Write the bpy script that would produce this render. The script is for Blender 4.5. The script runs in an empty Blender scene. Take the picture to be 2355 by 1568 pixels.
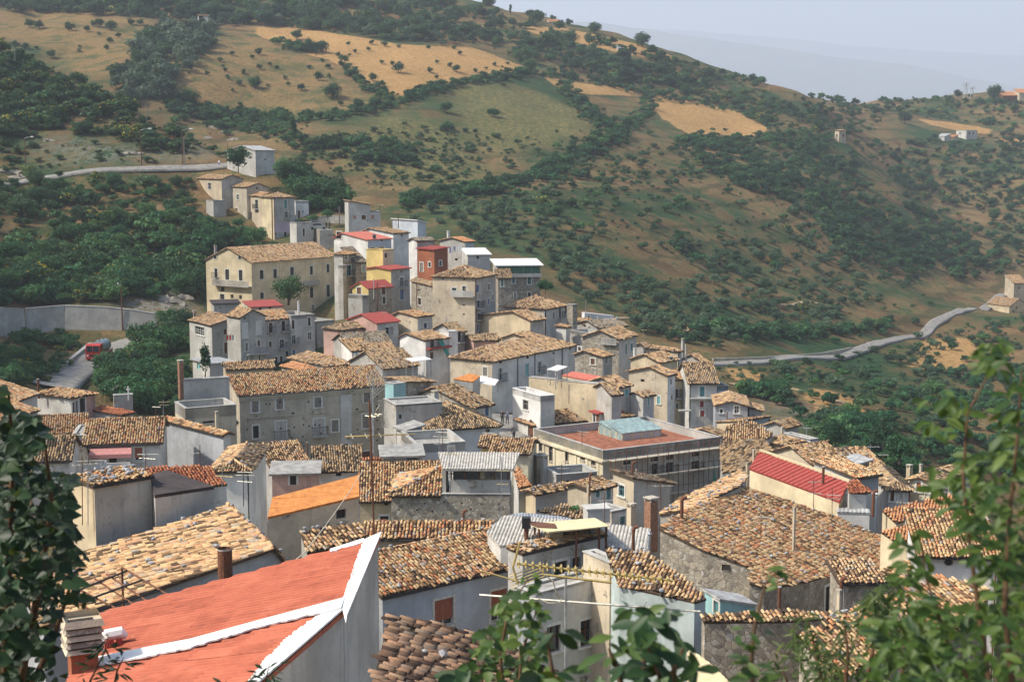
import bpy, math, random
import numpy as np
from mathutils import Vector, Matrix
random.seed(7); RNG = np.random.default_rng(7)
sc = bpy.context.scene
COL = sc.collection

# ------------------------------------------------------------------ camera, sky, sun, exposure
# picture measures are in a 2355 x 1568 frame; a 50 mm lens on 36 mm film; eye level lies at row 375
F = 3270.; CX = 1177.5; CY = 784.; T = math.atan((CY - 375.) / F)
cam = bpy.data.cameras.new('camera'); cam.lens = 50.0; cam.sensor_width = 36.0
cam.clip_start = .1; cam.clip_end = 30000
cam.dof.use_dof = True; cam.dof.focus_distance = 130.; cam.dof.aperture_fstop = 5.6
camo = bpy.data.objects.new('camera', cam); COL.objects.link(camo)
camo.rotation_euler = (math.pi/2 - T, 0, 0)
sc.camera = camo

SUN_AZ = math.radians(-104); SUN_EL = math.radians(46)
w = bpy.data.worlds.new('World'); sc.world = w; w.use_nodes = True
nt = w.node_tree; bg = nt.nodes['Background']
sky = nt.nodes.new('ShaderNodeTexSky'); sky.sky_type = 'NISHITA'; sky.sun_disc = False
sky.sun_elevation = SUN_EL; sky.sun_rotation = SUN_AZ % (2*math.pi)
sky.air_density = 1.3; sky.dust_density = 2.5; sky.ozone_density = 1.5
nt.links.new(sky.outputs[0], bg.inputs[0]); bg.inputs[1].default_value = .13
sd = bpy.data.lights.new('sun', 'SUN'); sd.energy = 4.0; sd.angle = math.radians(2.5); sd.color = (1., .93, .80)
so = bpy.data.objects.new('sun', sd); COL.objects.link(so)
sdir = Vector((math.sin(SUN_AZ)*math.cos(SUN_EL), math.cos(SUN_AZ)*math.cos(SUN_EL), math.sin(SUN_EL)))
so.rotation_euler = (-sdir).to_track_quat('-Z', 'Y').to_euler(); so.location = (-200, -50, 300)
vs = sc.view_settings; vs.view_transform = 'Standard'; vs.look = 'None'; vs.gamma = 1; vs.exposure = .56
sc.render.engine = 'CYCLES'
cy = sc.cycles; cy.use_denoising = True; cy.max_bounces = 6; cy.diffuse_bounces = 3; cy.glossy_bounces = 2
cy.transmission_bounces = 3; cy.volume_bounces = 1; cy.transparent_max_bounces = 6
cy.volume_step_rate = 4; cy.use_fast_gi = False
cy.caustics_reflective = False; cy.caustics_refractive = False

# ------------------------------------------------------------------ geometry helpers
ZO = dict(a=(500,500,800,2355), b=(500,900,800,2355), c=(1000,600,800,2355), d=(1200,900,800,2355), e=(1700,900,800,2355),
          f=(0,1100,800,2355), g=(500,1100,800,2355), h=(1100,1200,800,2355), i=(1600,1200,800,2355), j=(2200,1200,800,2355),
          k=(0,1400,800,1657), l=(700,1500,800,1909), m=(1400,1500,800,1909), n=(2000,1400,1239,2355),
          p=(0,0,800,2091), q=(0,500,800,1792), r=(700,0,1000,2240), s=(1500,0,1000,2240), t=(2300,100,939,1346), u=(2200,700,1039,1330))
SS = 3239/2355
def D(k, x, y):
    if k == 'D': return (x, y)
    X, Y, w_, W = ZO[k]; return ((X + x*w_/W)/SS, (Y + y*w_/W)/SS)
def ray(x, y):
    u = (x - CX)/F; v = (CY - y)/F
    return np.array([u, math.cos(T) + v*math.sin(T), -math.sin(T) + v*math.cos(T)])
def P(x, y, d):
    r = ray(x, y); return r*(d/r[1])
def px(p):
    p = np.asarray(p, float)
    fw = p[..., 1]*math.cos(T) - p[..., 2]*math.sin(T); up = p[..., 1]*math.sin(T) + p[..., 2]*math.cos(T)
    return CX + F*p[..., 0]/fw, CY - F*up/fw, fw
def V3(a): return np.array(a, float)
def unit(a): a = V3(a); return a/np.linalg.norm(a)

ORG = {}      # world origin of every object that parts hang on
def link(o, parent=None):
    COL.objects.link(o)
    if parent is not None: o.parent = parent
    return o
def tag(o, label=None, cat=None, group=None, kind=None):
    if label: o['label'] = label
    if cat: o['category'] = cat
    if group: o['group'] = group
    if kind: o['kind'] = kind
    return o
def empty(name, loc, label=None, cat=None, group=None, parent=None):
    o = bpy.data.objects.new(name, None); o.empty_display_size = .3
    base = ORG[parent.name] if parent is not None else np.zeros(3)
    o.location = V3(loc) - base; link(o, parent); ORG[o.name] = V3(loc)
    return tag(o, label, cat, group)
def raw_mesh(name, verts, faces, mats, midx=None, smooth=False, attrs=None):
    """verts (n,3) array, faces (m,k) int array or list of index lists"""
    me = bpy.data.meshes.new(name)
    verts = np.asarray(verts, np.float32)
    if isinstance(faces, np.ndarray):
        m, k = faces.shape
        me.vertices.add(len(verts)); me.vertices.foreach_set('co', verts.ravel())
        me.loops.add(m*k); me.loops.foreach_set('vertex_index', faces.astype(np.int32).ravel())
        me.polygons.add(m); me.polygons.foreach_set('loop_start', np.arange(0, m*k, k, dtype=np.int32))
        try: me.polygons.foreach_set('loop_total', np.full(m, k, np.int32))
        except Exception: pass
    else:
        me.from_pydata([tuple(v) for v in verts.tolist()], [], faces)
    for mt in (mats if isinstance(mats, (list, tuple)) else [mats]): me.materials.append(mt)
    if midx is not None: me.polygons.foreach_set('material_index', np.asarray(midx, np.int32))
    if attrs:
        for nm, (dom, arr) in attrs.items():
            at = me.attributes.new(nm, 'FLOAT', dom); at.data.foreach_set('value', np.asarray(arr, np.float32))
    me.update(calc_edges=True); me.validate()
    if smooth: me.polygons.foreach_set('use_smooth', np.ones(len(me.polygons), bool))
    return me
def mesh_obj(name, me, parent=None, origin=None):
    o = bpy.data.objects.new(name, me); link(o, parent)
    if parent is not None: ORG[o.name] = ORG[parent.name]
    else:
        ORG[o.name] = np.zeros(3) if origin is None else V3(origin); o.location = ORG[o.name]
    return o
class MB:
    """collects boxes, bars, prisms and tubes in world space and links them as one mesh object"""
    def __init__(s): s.v = []; s.f = []; s.m = []; s.cur = 0
    def add(s, vs_, fs_):
        n = len(s.v); s.v += [tuple(map(float, q)) for q in vs_]; s.f += [[n + i for i in q] for q in fs_]; s.m += [s.cur]*len(fs_); return s
    def box(s, o, u, v, w_):
        o, u, v, w_ = map(V3, (o, u, v, w_))
        return s.add([o, o+u, o+u+v, o+v, o+w_, o+u+w_, o+u+v+w_, o+v+w_],
                     [[0,3,2,1],[4,5,6,7],[0,1,5,4],[1,2,6,5],[2,3,7,6],[3,0,4,7]])
    def prism(s, poly, off):
        """closed solid: polygon and the same polygon moved by off"""
        n = len(poly); off = V3(off); a = [V3(q) for q in poly]
        return s.add(a + [q + off for q in a], [list(range(n))[::-1], list(range(n, 2*n))] + [[i, (i+1) % n, n + (i+1) % n, n + i] for i in range(n)])
    def tube(s, pts, r, seg=6, cap=True):
        pts = [V3(q) for q in pts]; rs = r if isinstance(r, (list, tuple)) else [r]*len(pts)
        n = len(pts); vs_ = []; fs_ = []
        up0 = None
        for i, p_ in enumerate(pts):
            t = unit(pts[min(i+1, n-1)] - pts[max(i-1, 0)])
            if up0 is None: up0 = V3((0, 0, 1)) if abs(t[2]) < .9 else V3((1, 0, 0))
            a = unit(np.cross(t, up0)); b = np.cross(a, t); up0 = b
            for j in range(seg):
                g = 2*math.pi*j/seg; vs_.append(p_ + rs[i]*(a*math.cos(g) + b*math.sin(g)))
        for i in range(n-1):
            for j in range(seg):
                k2 = (j+1) % seg; fs_.append([i*seg+j, i*seg+k2, (i+1)*seg+k2, (i+1)*seg+j])
        if cap: fs_ += [list(range(seg))[::-1], [(n-1)*seg + j for j in range(seg)]]
        return s.add(vs_, fs_)
    def build(s, name, mats, parent=None, smooth=False, origin=None):
        if not s.v: return None
        o0 = ORG[parent.name] if parent is not None else (V3(origin) if origin is not None else np.zeros(3))
        me = raw_mesh(name, np.array(s.v) - o0, s.f, mats, s.m if isinstance(mats, (list, tuple)) else None, smooth)
        return mesh_obj(name, me, parent, o0)

# ------------------------------------------------------------------ materials
MATS = {}
def newmat(name):
    m = bpy.data.materials.new(name); m.use_nodes = True; t = m.node_tree; b = t.nodes['Principled BSDF']
    return m, t, b
def N(t, ty, **kw):
    n = t.nodes.new(ty)
    for k, v in kw.items():
        if k in n.inputs.keys() if hasattr(n.inputs, 'keys') else False: n.inputs[k].default_value = v
        else: setattr(n, k, v)
    return n
def noise(t, vec, scale, detail=4, rough=.55, stretch=None):
    if stretch is not None:
        mp = t.nodes.new('ShaderNodeMapping'); mp.inputs['Scale'].default_value = stretch
        t.links.new(vec, mp.inputs[0]); vec = mp.outputs[0]
    n = t.nodes.new('ShaderNodeTexNoise'); n.inputs['Scale'].default_value = scale
    n.inputs['Detail'].default_value = detail; n.inputs['Roughness'].default_value = rough
    t.links.new(vec, n.inputs['Vector']); return n.outputs['Fac']
def ramp(t, fac, stops, interp='LINEAR'):
    r = t.nodes.new('ShaderNodeValToRGB'); e = r.color_ramp; e.interpolation = interp
    while len(e.elements) < len(stops): e.elements.new(.5)
    for el, (p_, c) in zip(e.elements, stops):
        el.position = p_; el.color = (*c, 1) if len(c) == 3 else c
    t.links.new(fac, r.inputs[0]); return r.outputs[0]
def mixc(t, fac, a, b, mode='MIX'):
    n = t.nodes.new('ShaderNodeMix'); n.data_type = 'RGBA'; n.blend_type = mode
    for i, v in ((0, fac), (6, a), (7, b)):
        if isinstance(v, (int, float)): n.inputs[i].default_value = v
        elif isinstance(v, tuple): n.inputs[i].default_value = (*v, 1) if len(v) == 3 else v
        else: t.links.new(v, n.inputs[i])
    return n.outputs[2]
def math_(t, op, a, b=0.):
    n = t.nodes.new('ShaderNodeMath'); n.operation = op
    for i, v in ((0, a), (1, b)):
        if isinstance(v, (int, float)): n.inputs[i].default_value = v
        else: t.links.new(v, n.inputs[i])
    return n.outputs[0]
def smooth_(t, v, lo, hi):
    n = t.nodes.new('ShaderNodeMapRange'); n.interpolation_type = 'SMOOTHSTEP'
    n.inputs[1].default_value = lo; n.inputs[2].default_value = hi; t.links.new(v, n.inputs[0]); return n.outputs[0]
def bump(t, b, h, strength=.3, dist=.03):
    n = t.nodes.new('ShaderNodeBump'); n.inputs['Strength'].default_value = strength; n.inputs['Distance'].default_value = dist
    t.links.new(h, n.inputs['Height']); t.links.new(n.outputs[0], b.inputs['Normal'])
def pos(t): return t.nodes.new('ShaderNodeNewGeometry').outputs['Position']
def attr(t, nm):
    a = t.nodes.new('ShaderNodeAttribute'); a.attribute_name = nm; return a.outputs['Fac']
def orand(t): return t.nodes.new('ShaderNodeObjectInfo').outputs['Random']

def plaster(name, col, dirt=.5, stone=.0, rough=.93):
    """old lime plaster: cloudy stains, rain streaks, patches where the rubble shows"""
    m, t, b = newmat(name); p_ = pos(t)
    big = noise(t, p_, .35, 4, .6); mid = noise(t, p_, 1.7, 5, .65); fine = noise(t, p_, 14, 4, .6)
    streak = noise(t, p_, 1., 4, .6, (2.6, 2.6, .22))
    c = mixc(t, smooth_(t, big, .38, .66), tuple(x*.80 for x in col), tuple(min(x*1.12, .9) for x in col))
    g = tuple(.55*x + .45*(sum(col)/3*.62) for x in (col[0]*.52, col[1]*.52, col[2]*.54))
    f1 = math_(t, 'MULTIPLY', smooth_(t, streak, .50, .72), dirt)
    c = mixc(t, f1, c, g)
    f2 = math_(t, 'MULTIPLY', smooth_(t, mid, .52, .74), dirt*.75)
    c = mixc(t, f2, c, tuple(x*.6 for x in g))
    c = mixc(t, math_(t, 'MULTIPLY', smooth_(t, fine, .35, .7), .28), c, tuple(x*.62 for x in col))
    h = fine
    if stone > 0:
        vo = t.nodes.new('ShaderNodeTexVoronoi'); vo.feature = 'DISTANCE_TO_EDGE'; vo.inputs['Scale'].default_value = 3.2
        wv = t.nodes.new('ShaderNodeVectorMath'); wv.operation = 'ADD'
        nz = t.nodes.new('ShaderNodeTexNoise'); nz.inputs['Scale'].default_value = 2.2; t.links.new(p_, nz.inputs['Vector'])
        sc_ = t.nodes.new('ShaderNodeVectorMath'); sc_.operation = 'SCALE'; sc_.inputs['Scale'].default_value = .35
        t.links.new(nz.outputs['Color'], sc_.inputs[0]); t.links.new(p_, wv.inputs[0]); t.links.new(sc_.outputs[0], wv.inputs[1])
        t.links.new(wv.outputs[0], vo.inputs['Vector'])
        vc = t.nodes.new('ShaderNodeTexVoronoi'); vc.inputs['Scale'].default_value = 3.2; t.links.new(wv.outputs[0], vc.inputs['Vector'])
        sep = t.nodes.new('ShaderNodeSeparateColor'); t.links.new(vc.outputs['Color'], sep.inputs[0])
        sc2 = ramp(t, sep.outputs[0], [(0, (.19, .165, .135)), (.4, (.32, .28, .225)), (.75, (.42, .36, .275)), (1, (.47, .445, .40))])
        joint = smooth_(t, vo.outputs['Distance'], .02, .09)
        sc2 = mixc(t, joint, (.24, .215, .18), sc2)
        ms = smooth_(t, noise(t, p_, .8, 5, .65), .66 - stone*.36, .74 - stone*.36)
        c = mixc(t, ms, c, sc2)
        h = math_(t, 'ADD', fine, math_(t, 'MULTIPLY', math_(t, 'MULTIPLY', joint, ms), 1.2))
    t.links.new(c, b.inputs['Base Color']); b.inputs['Roughness'].default_value = rough
    b.inputs['Specular IOR Level'].default_value = .2
    bump(t, b, h, .45, .04)
    MATS[name] = m; return m
def simple(name, col, rough=.7, metal=0., var=.25, scale=6., spec=.4, stretch=None):
    m, t, b = newmat(name); p_ = pos(t)
    n = noise(t, p_, scale, 5, .6, stretch)
    c = mixc(t, smooth_(t, n, .3, .72), tuple(x*(1 - var) for x in col), tuple(min(1., x*(1 + var*.6)) for x in col))
    t.links.new(c, b.inputs['Base Color']); b.inputs['Roughness'].default_value = rough; b.inputs['Metallic'].default_value = metal
    b.inputs['Specular IOR Level'].default_value = spec
    MATS[name] = m; return m
TILE_RAMPS = {
 'tan':  [(0, (.055,.040,.030)), (.16, (.14,.088,.052)), (.32, (.33,.20,.105)), (.52, (.53,.35,.18)), (.72, (.63,.45,.255)), (.86, (.52,.27,.14)), (1, (.38,.34,.28))],
 'orange':[(0, (.07,.05,.036)), (.14, (.20,.115,.065)), (.32, (.42,.255,.13)), (.52, (.58,.40,.21)), (.68, (.63,.45,.25)), (.80, (.56,.28,.135)), (.92, (.50,.19,.085)), (1, (.36,.33,.29))],
 'dark': [(0, (.05,.043,.036)), (.18, (.12,.085,.06)), (.4, (.30,.20,.115)), (.62, (.46,.31,.165)), (.82, (.55,.38,.21)), (1, (.27,.24,.20))],
 'red':  [(0, (.20,.06,.035)), (.3, (.34,.11,.055)), (.7, (.42,.15,.07)), (1, (.47,.20,.10))],
 'bigorange':[(0, (.40,.17,.08)), (.3, (.56,.26,.12)), (.7, (.62,.31,.15)), (1, (.66,.36,.19))],
 'brown': [(0, (.04,.03,.026)), (.2, (.11,.065,.045)), (.4, (.27,.16,.10)), (.6, (.42,.27,.17)), (.8, (.44,.24,.14)), (1, (.30,.22,.16))],
 'grey': [(0, (.06,.055,.05)), (.2, (.15,.12,.09)), (.5, (.29,.23,.16)), (.8, (.40,.33,.24)), (1, (.33,.32,.29))],
}
def tile_mat(kind, single):
    nm = 'tiles_%s_%s' % (kind, 'each' if single else 'sheet')
    if nm in MATS: return MATS[nm]
    m, t, b = newmat(nm); p_ = pos(t)
    fac = orand(t) if single else attr(t, 'rnd')
    patch = noise(t, p_, .55, 4, .6); fine = noise(t, p_, 16, 4, .65)
    f2 = math_(t, 'ADD', math_(t, 'MULTIPLY', fac, .95), math_(t, 'MULTIPLY', math_(t, 'SUBTRACT', patch, .45), .8))
    c = ramp(t, f2, TILE_RAMPS[kind])
    c = mixc(t, math_(t, 'MULTIPLY', smooth_(t, fine, .52, .70), .55), c, (.10, .085, .065))
    l = noise(t, p_, 5, 3, .6)
    c = mixc(t, math_(t, 'MULTIPLY', smooth_(t, l, .60, .72), .35), c, (.40, .39, .34))
    t.links.new(c, b.inputs['Base Color']); b.inputs['Roughness'].default_value = .9; b.inputs['Specular IOR Level'].default_value = .13
    bump(t, b, fine, .4, .02)
    MATS[nm] = m; return m
WALLS = dict(beige=((.58,.49,.365), .45, .18), grey=((.46,.44,.405), .5, .25), palegrey=((.58,.565,.53), .42, .08), cream=((.70,.59,.395), .34, 0.),
             white=((.76,.745,.715), .25, 0.), stone=((.40,.355,.285), .45, .8), palazzo=((.50,.445,.355), .42, .22), pink=((.56,.36,.305), .45, .15),
             yellow=((.74,.57,.23), .12, 0.), brick=((.36,.125,.065), .4, .1), aqua=((.36,.60,.62), .3, 0.), lilac=((.58,.46,.55), .3, 0.),
             bluegrey=((.40,.415,.44), .45, .05), sand=((.62,.51,.345), .42, .12), aquawash=((.46,.53,.52), .55, 0.), darkstone=((.17,.16,.145), .6, 1.0), concrete=((.46,.45,.42), .5, 0.),
             bluewhite=((.55,.60,.66), .3, 0.), rust=((.46,.20,.12), .5, .1), school=((.70,.62,.455), .38, 0.), schoolgrey=((.52,.49,.435), .5, .08))  # last tone is the school wall darkened as if in shade
for k_, (c_, d_, s_) in WALLS.items(): plaster(k_, c_, d_, s_)
simple('frame_white', (.66, .65, .60), .7, var=.2)
simple('glass_dark', (.020, .024, .028), .12, var=.5, scale=1.5, spec=.6)
simple('wood_brown', (.16, .065, .030), .75, var=.45, scale=9)
simple('wood_grey', (.26, .23, .20), .8, var=.4, scale=9)
simple('wood_dark', (.035, .028, .024), .8, var=.4)  # dark wood, also the shade painted inside holes and gaps
simple('shutter_red', (.40, .13, .075), .7, var=.15)
simple('shutter_green', (.045, .13, .085), .7, var=.3)
simple('paint_teal', (.085, .24, .26), .65, var=.3)
simple('paint_aqua', (.20, .48, .48), .65, var=.3)
simple('paint_white', (.68, .67, .63), .6, var=.15)
simple('paint_pale', (.52, .48, .43), .7, var=.2)
simple('paint_blue', (.10, .17, .33), .65, var=.3)
simple('paint_orange', (.42, .17, .07), .7, var=.2)
simple('paint_pink', (.50, .22, .20), .7, var=.2)
simple('rust', (.16, .065, .035), .85, var=.5, scale=12)
simple('iron_dark', (.035, .035, .038), .6, .4, var=.3)
simple('zinc', (.42, .44, .46), .55, .5, var=.35, scale=3)
simple('asbestos', (.46, .43, .385), .9, var=.3, scale=3)
simple('tin_grey', (.46, .46, .45), .6, .2, var=.35, scale=2)
simple('sheet_darkred', (.34, .060, .045), .7, var=.18, scale=3)
simple('sheet_orange', (.62, .24, .065), .8, var=.25, scale=2.5)
simple('sheet_pinkred', (.56, .16, .11), .8, var=.2, scale=2.5)
simple('sheet_white', (.74, .73, .70), .7, var=.15, scale=3)
simple('sheet_cream', (.62, .52, .32), .8, var=.2, scale=4)
simple('sheet_teal', (.30, .40, .40), .5, .1, var=.3, scale=2)
simple('bitumen', (.060, .047, .046), .95, var=.35, scale=1.2)
simple('terracotta_floor', (.31, .115, .062), .9, var=.45, scale=1.6)
simple('terrace_grey', (.33, .32, .30), .95, var=.35, scale=1.5)
simple('whitewash', (.82, .81, .78), .8, var=.08, scale=3)
simple('stone_rock', (.34, .34, .35), .95, var=.4, scale=9)
simple('rock_tan', (.34, .30, .25), .95, var=.45, scale=1.3)
simple('under_tile', (.085, .055, .036), .95, var=.5, scale=8)
simple('brickwork', (.30, .16, .10), .95, var=.5, scale=9)
simple('mortar', (.48, .43, .35), .95, var=.35, scale=6)
simple('cable_pale', (.62, .55, .42), .7, var=.1)
simple('alu', (.55, .53, .45), .45, .6, var=.2)
simple('alu_yellow', (.55, .42, .16), .5, .3, var=.2)
simple('net_green', (.045, .26, .19), .8, var=.3, scale=4)
simple('cloth_white', (.72, .72, .72), .9, var=.1)
simple('cloth_blue', (.14, .2, .42), .9, var=.2)
simple('cloth_red', (.5, .04, .035), .9, var=.2)
simple('plank', (.45, .40, .32), .9, var=.3, scale=5)
simple('asphalt', (.27, .255, .23), .95, var=.35, scale=.8)
simple('dirt_path', (.42, .30, .17), .95, var=.3, scale=1.5)
simple('trunk', (.10, .075, .055), .95, var=.4, scale=8)
simple('skin', (.42, .24, .16), .6, var=.1)
simple('hair_dark', (.02, .015, .012), .6, var=.2)

m, t, b = newmat('sheet_red'); p_ = pos(t)      # weathered red fibre-cement sheets, each its own tone
f = math_(t, 'ADD', math_(t, 'MULTIPLY', orand(t), .22), math_(t, 'MULTIPLY', noise(t, p_, 1.3, 5, .65), .8))
c = ramp(t, f, [(.25, (.28,.070,.040)), (.5, (.42,.115,.065)), (.75, (.50,.155,.09))])
c = mixc(t, math_(t, 'MULTIPLY', smooth_(t, noise(t, p_, 2.2, 5, .7, (.35, 3., 1.)), .55, .72), .6), c, (.17,.06,.04))
c = mixc(t, math_(t, 'MULTIPLY', smooth_(t, noise(t, p_, 40, 3, .7), .55, .7), .3), c, (.55,.26,.18))
t.links.new(c, b.inputs['Base Color']); b.inputs['Roughness'].default_value = .8; b.inputs['Specular IOR Level'].default_value = .25
bump(t, b, noise(t, p_, 30, 4, .6), .3, .02); MATS['sheet_red'] = m

# ------------------------------------------------------------------ terrain: one height field through surveyed points
def vnoise(x, y, cell, seed):
    g = np.random.default_rng(seed).random((256, 256))
    u = np.asarray(x)/cell; v = np.asarray(y)/cell
    i = np.floor(u).astype(int); j = np.floor(v).astype(int); a = u - i; b = v - j
    a = a*a*(3 - 2*a); b = b*b*(3 - 2*b)
    i0 = i % 256; i1 = (i+1) % 256; j0 = j % 256; j1 = (j+1) % 256
    return (g[i0, j0]*(1-a)*(1-b) + g[i1, j0]*a*(1-b) + g[i0, j1]*(1-a)*b + g[i1, j1]*a*b) - .5
GP = []
def g_see(*rows):            # (column, row, depth): a point of ground seen in the view
    for x, y, d in rows: GP.append(P(x, y, d))
def g_at(*rows):             # (column, depth, height)
    for x, d, z in rows: GP.append(V3(((x - CX)/F*d, d, z)))
def g_xyz(*rows):
    for q in rows: GP.append(V3(q))
# the brow under the viewpoint and the village shelf
g_xyz((0,-40,-2), (0,0,-2), (-60,0,-3), (60,0,-3), (0,7,-5.2), (-40,10,-8), (40,10,-8), (0,20,-14), (0,38,-24), (-70,35,-20), (70,35,-24), (-130,0,0), (130,0,-6), (-200,-40,5), (220,-40,-10))
g_at((200,60,-26), (1000,70,-29), (1700,60,-29), (2300,60,-30), (-200,80,-22), (300,110,-32), (1100,110,-33), (1700,110,-36), (2300,110,-42), (100,165,-34),
     (700,150,-35.5), (1163,165,-32), (1500,140,-39), (1900,185,-44), (2150,150,-50), (2450,150,-62), (2450,230,-72), (-300,140,-20), (1000,200,-32), (1400,200,-38), (1550,200,-41),
     (300,200,-33.5), (880,215,-31), (1150,215,-33), (1400,235,-38), (960,245,-25), (780,250,-27), (1200,250,-30), (1000,270,-21), (850,280,-17.5), (1300,260,-37))
# truck road, retaining wall, dark bank
g_see((228,832,225), (140,868,203), (330,768,258), (180,762,258), (10,764,258), (60,800,235), (30,860,205), (420,780,240), (560,752,258), (450,745,262), (620,762,256), (770,765,262), (700,740,275), (800,720,290), (480,700,282), (600,690,300), (900,700,262))
g_see((10,704,264), (200,704,264), (350,712,265), (450,695,276), (200,640,282), (60,640,282), (350,600,294), (150,540,310), (20,520,316), (450,500,322), (500,486,332), (600,552,318), (680,556,316), (560,600,302), (700,600,304), (780,585,300), (380,470,332), (200,470,336), (250,420,348))
g_see((590,408,346), (640,425,342), (700,450,334))
g_at((440,346,-10), (480,342,-11.2), (520,338,-12.), (560,332,-13.6), (600,326,-15.), (650,320,-16.5))
# upper road and the hill above it
g_see((20,424,352), (150,402,354), (250,393,354), (430,384,360), (520,384,362), (640,398,362), (720,470,335), (770,520,318),
      (0,360,368), (200,345,370), (420,345,374), (0,250,396), (200,250,396), (330,296,386), (0,96,446), (130,166,432), (240,220,418), (350,275,402), (450,315,386), (560,355,366))
g_at((0,520,24), (150,500,16), (300,470,6), (450,450,-1), (560,430,-6), (700,390,-14), (850,370,-18))
# the big hillside beyond the valley
g_see((150,150,600), (0,60,690), (200,80,650), (330,110,610), (100,30,740), (300,40,720), (450,180,560), (600,180,585), (700,252,545), (500,255,545), (600,90,680), (450,60,720),
      (600,10,780), (300,-40,800), (0,-40,800), (900,60,760), (900,225,560), (1100,165,640), (1210,155,680), (1000,20,850), (1100,80,780), (1250,110,760),
      (700,300,500), (850,330,480), (1000,260,540), (1000,330,500), (1150,240,580), (1300,270,590), (1390,300,570), (1250,350,510), (1000,430,440), (850,430,430), (900,480,410),
      (1150,420,460), (1300,450,430), (1450,330,570), (1600,240,720), (1600,310,640), (1750,310,680), (1450,205,720), (1500,130,800), (1250,180,690), (1700,220,780),
      (1050,2,880), (1250,42,890), (1480,100,870), (1700,182,830), (1850,222,800), (1930,330,700), (1850,300,720),
      (1100,520,390), (1300,520,395), (1500,450,470), (1700,400,560), (1900,430,600), (2000,520,570), (1700,520,480), (1500,560,410), (1300,600,365), (1250,650,345),
      (1500,660,365), (1700,640,420), (1900,640,460), (2100,620,540), (2200,580,610), (1450,770,315), (1350,720,322), (1600,760,330), (1800,740,380), (2000,720,430),
      (1650,838,300), (1900,816,358), (2100,776,425), (2145,742,448), (2250,702,515), (2335,664,575), (2450,640,620),
      (1750,872,285), (2000,872,325), (1900,950,258), (2150,960,280), (2300,900,345), (2300,800,420), (2180,790,410), (1850,1010,222), (2060,1040,225), (2300,1010,265))
# right-hand ridge
g_see((2000,300,850), (2150,300,900), (2235,318,900), (2340,330,900), (2000,232,1010), (2150,232,1050), (2340,228,1080), (2500,220,1100), (2100,400,800), (2300,400,800), (2300,500,720), (2150,480,720), (2500,480,740), (2350,580,660), (2040,240,980))
# behind the crests the ground falls off again
g_at((-400,900,110), (300,1150,100), (1050,1150,80), (1480,1150,35), (1850,1080,0), (2150,1350,-10), (2500,1400,0), (1850,1400,-40), (1000,1500,30), (-600,500,90), (-700,300,50), (-900,200,35), (3000,700,60), (3000,400,-20), (3000,250,-60), (3000,1000,80), (0,1500,90))
GPA = np.array(GP)
def tps_fit(pts, lam=4.0):
    xy = pts[:, :2]/100.; n = len(xy)
    d2 = ((xy[:, None] - xy[None])**2).sum(-1); K = np.where(d2 > 0, d2*np.log(d2 + 1e-12)*.5, 0) + np.eye(n)*lam*1e-3
    A = np.zeros((n+3, n+3)); A[:n, :n] = K; A[:n, n] = 1; A[:n, n+1:] = xy; A[n, :n] = 1; A[n+1:, :n] = xy.T
    return np.linalg.solve(A, np.r_[pts[:, 2], 0, 0, 0])
TC = tps_fit(GPA)
def tps(x, y):
    x = np.asarray(x, float)/100; y = np.asarray(y, float)/100; xy = GPA[:, :2]/100
    out = TC[-3] + TC[-2]*x + TC[-1]*y
    for i in range(len(xy)):
        d2 = (x - xy[i, 0])**2 + (y - xy[i, 1])**2
        out += TC[i]*.5*d2*np.log(d2 + 1e-12)
    return out
GX0, GX1, GY0, GY1, GS = -620., 720., -60., 1500., 3.0
gx = np.arange(GX0, GX1 + .1, GS); gy = np.arange(GY0, GY1 + .1, GS)
cx_ = np.arange(GX0, GX1 + 12, 12.); cy_ = np.arange(GY0, GY1 + 12, 12.)
CXX, CYY = np.meshgrid(cx_, cy_, indexing='ij'); CZ = tps(CXX, CYY)
def bil(A, x, y, x0, y0, s):
    u = np.clip((np.asarray(x) - x0)/s, 0, A.shape[0] - 1.001); v = np.clip((np.asarray(y) - y0)/s, 0, A.shape[1] - 1.001)
    i = u.astype(int); j = v.astype(int); a = u - i; b = v - j
    return A[i, j]*(1-a)*(1-b) + A[i+1, j]*a*(1-b) + A[i, j+1]*(1-a)*b + A[i+1, j+1]*a*b
def cub(A, x, y, x0, y0, s):     # Catmull-Rom upsampling of the coarse field
    u = (x - x0)/s; v = (y - y0)/s
    def wts(t): return [-.5*t + t*t - .5*t**3, 1 - 2.5*t*t + 1.5*t**3, .5*t + 2*t*t - 1.5*t**3, -.5*t*t + .5*t**3]
    i = np.clip(np.floor(u).astype(int), 1, A.shape[0]-3); j = np.clip(np.floor(v).astype(int), 1, A.shape[1]-3)
    wu = wts(u - i); wv = wts(v - j); out = 0
    for a in range(4):
        for b in range(4): out = out + wu[a][:, None]*wv[b][None, :]*A[np.ix_(i + a - 1, j + b - 1)]
    return out
GZ = cub(CZ, gx, gy, cx_[0], cy_[0], 12.)
GXX, GYY = np.meshgrid(gx, gy, indexing='ij')
rough_amp = np.clip((GYY - 335)/150, 0, 1)
GZ = GZ + rough_amp*(vnoise(GXX, GYY, 34, 1)*3.4 + vnoise(GXX, GYY, 15, 2)*1.8 + vnoise(GXX, GYY, 7, 3)*.8)
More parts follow.
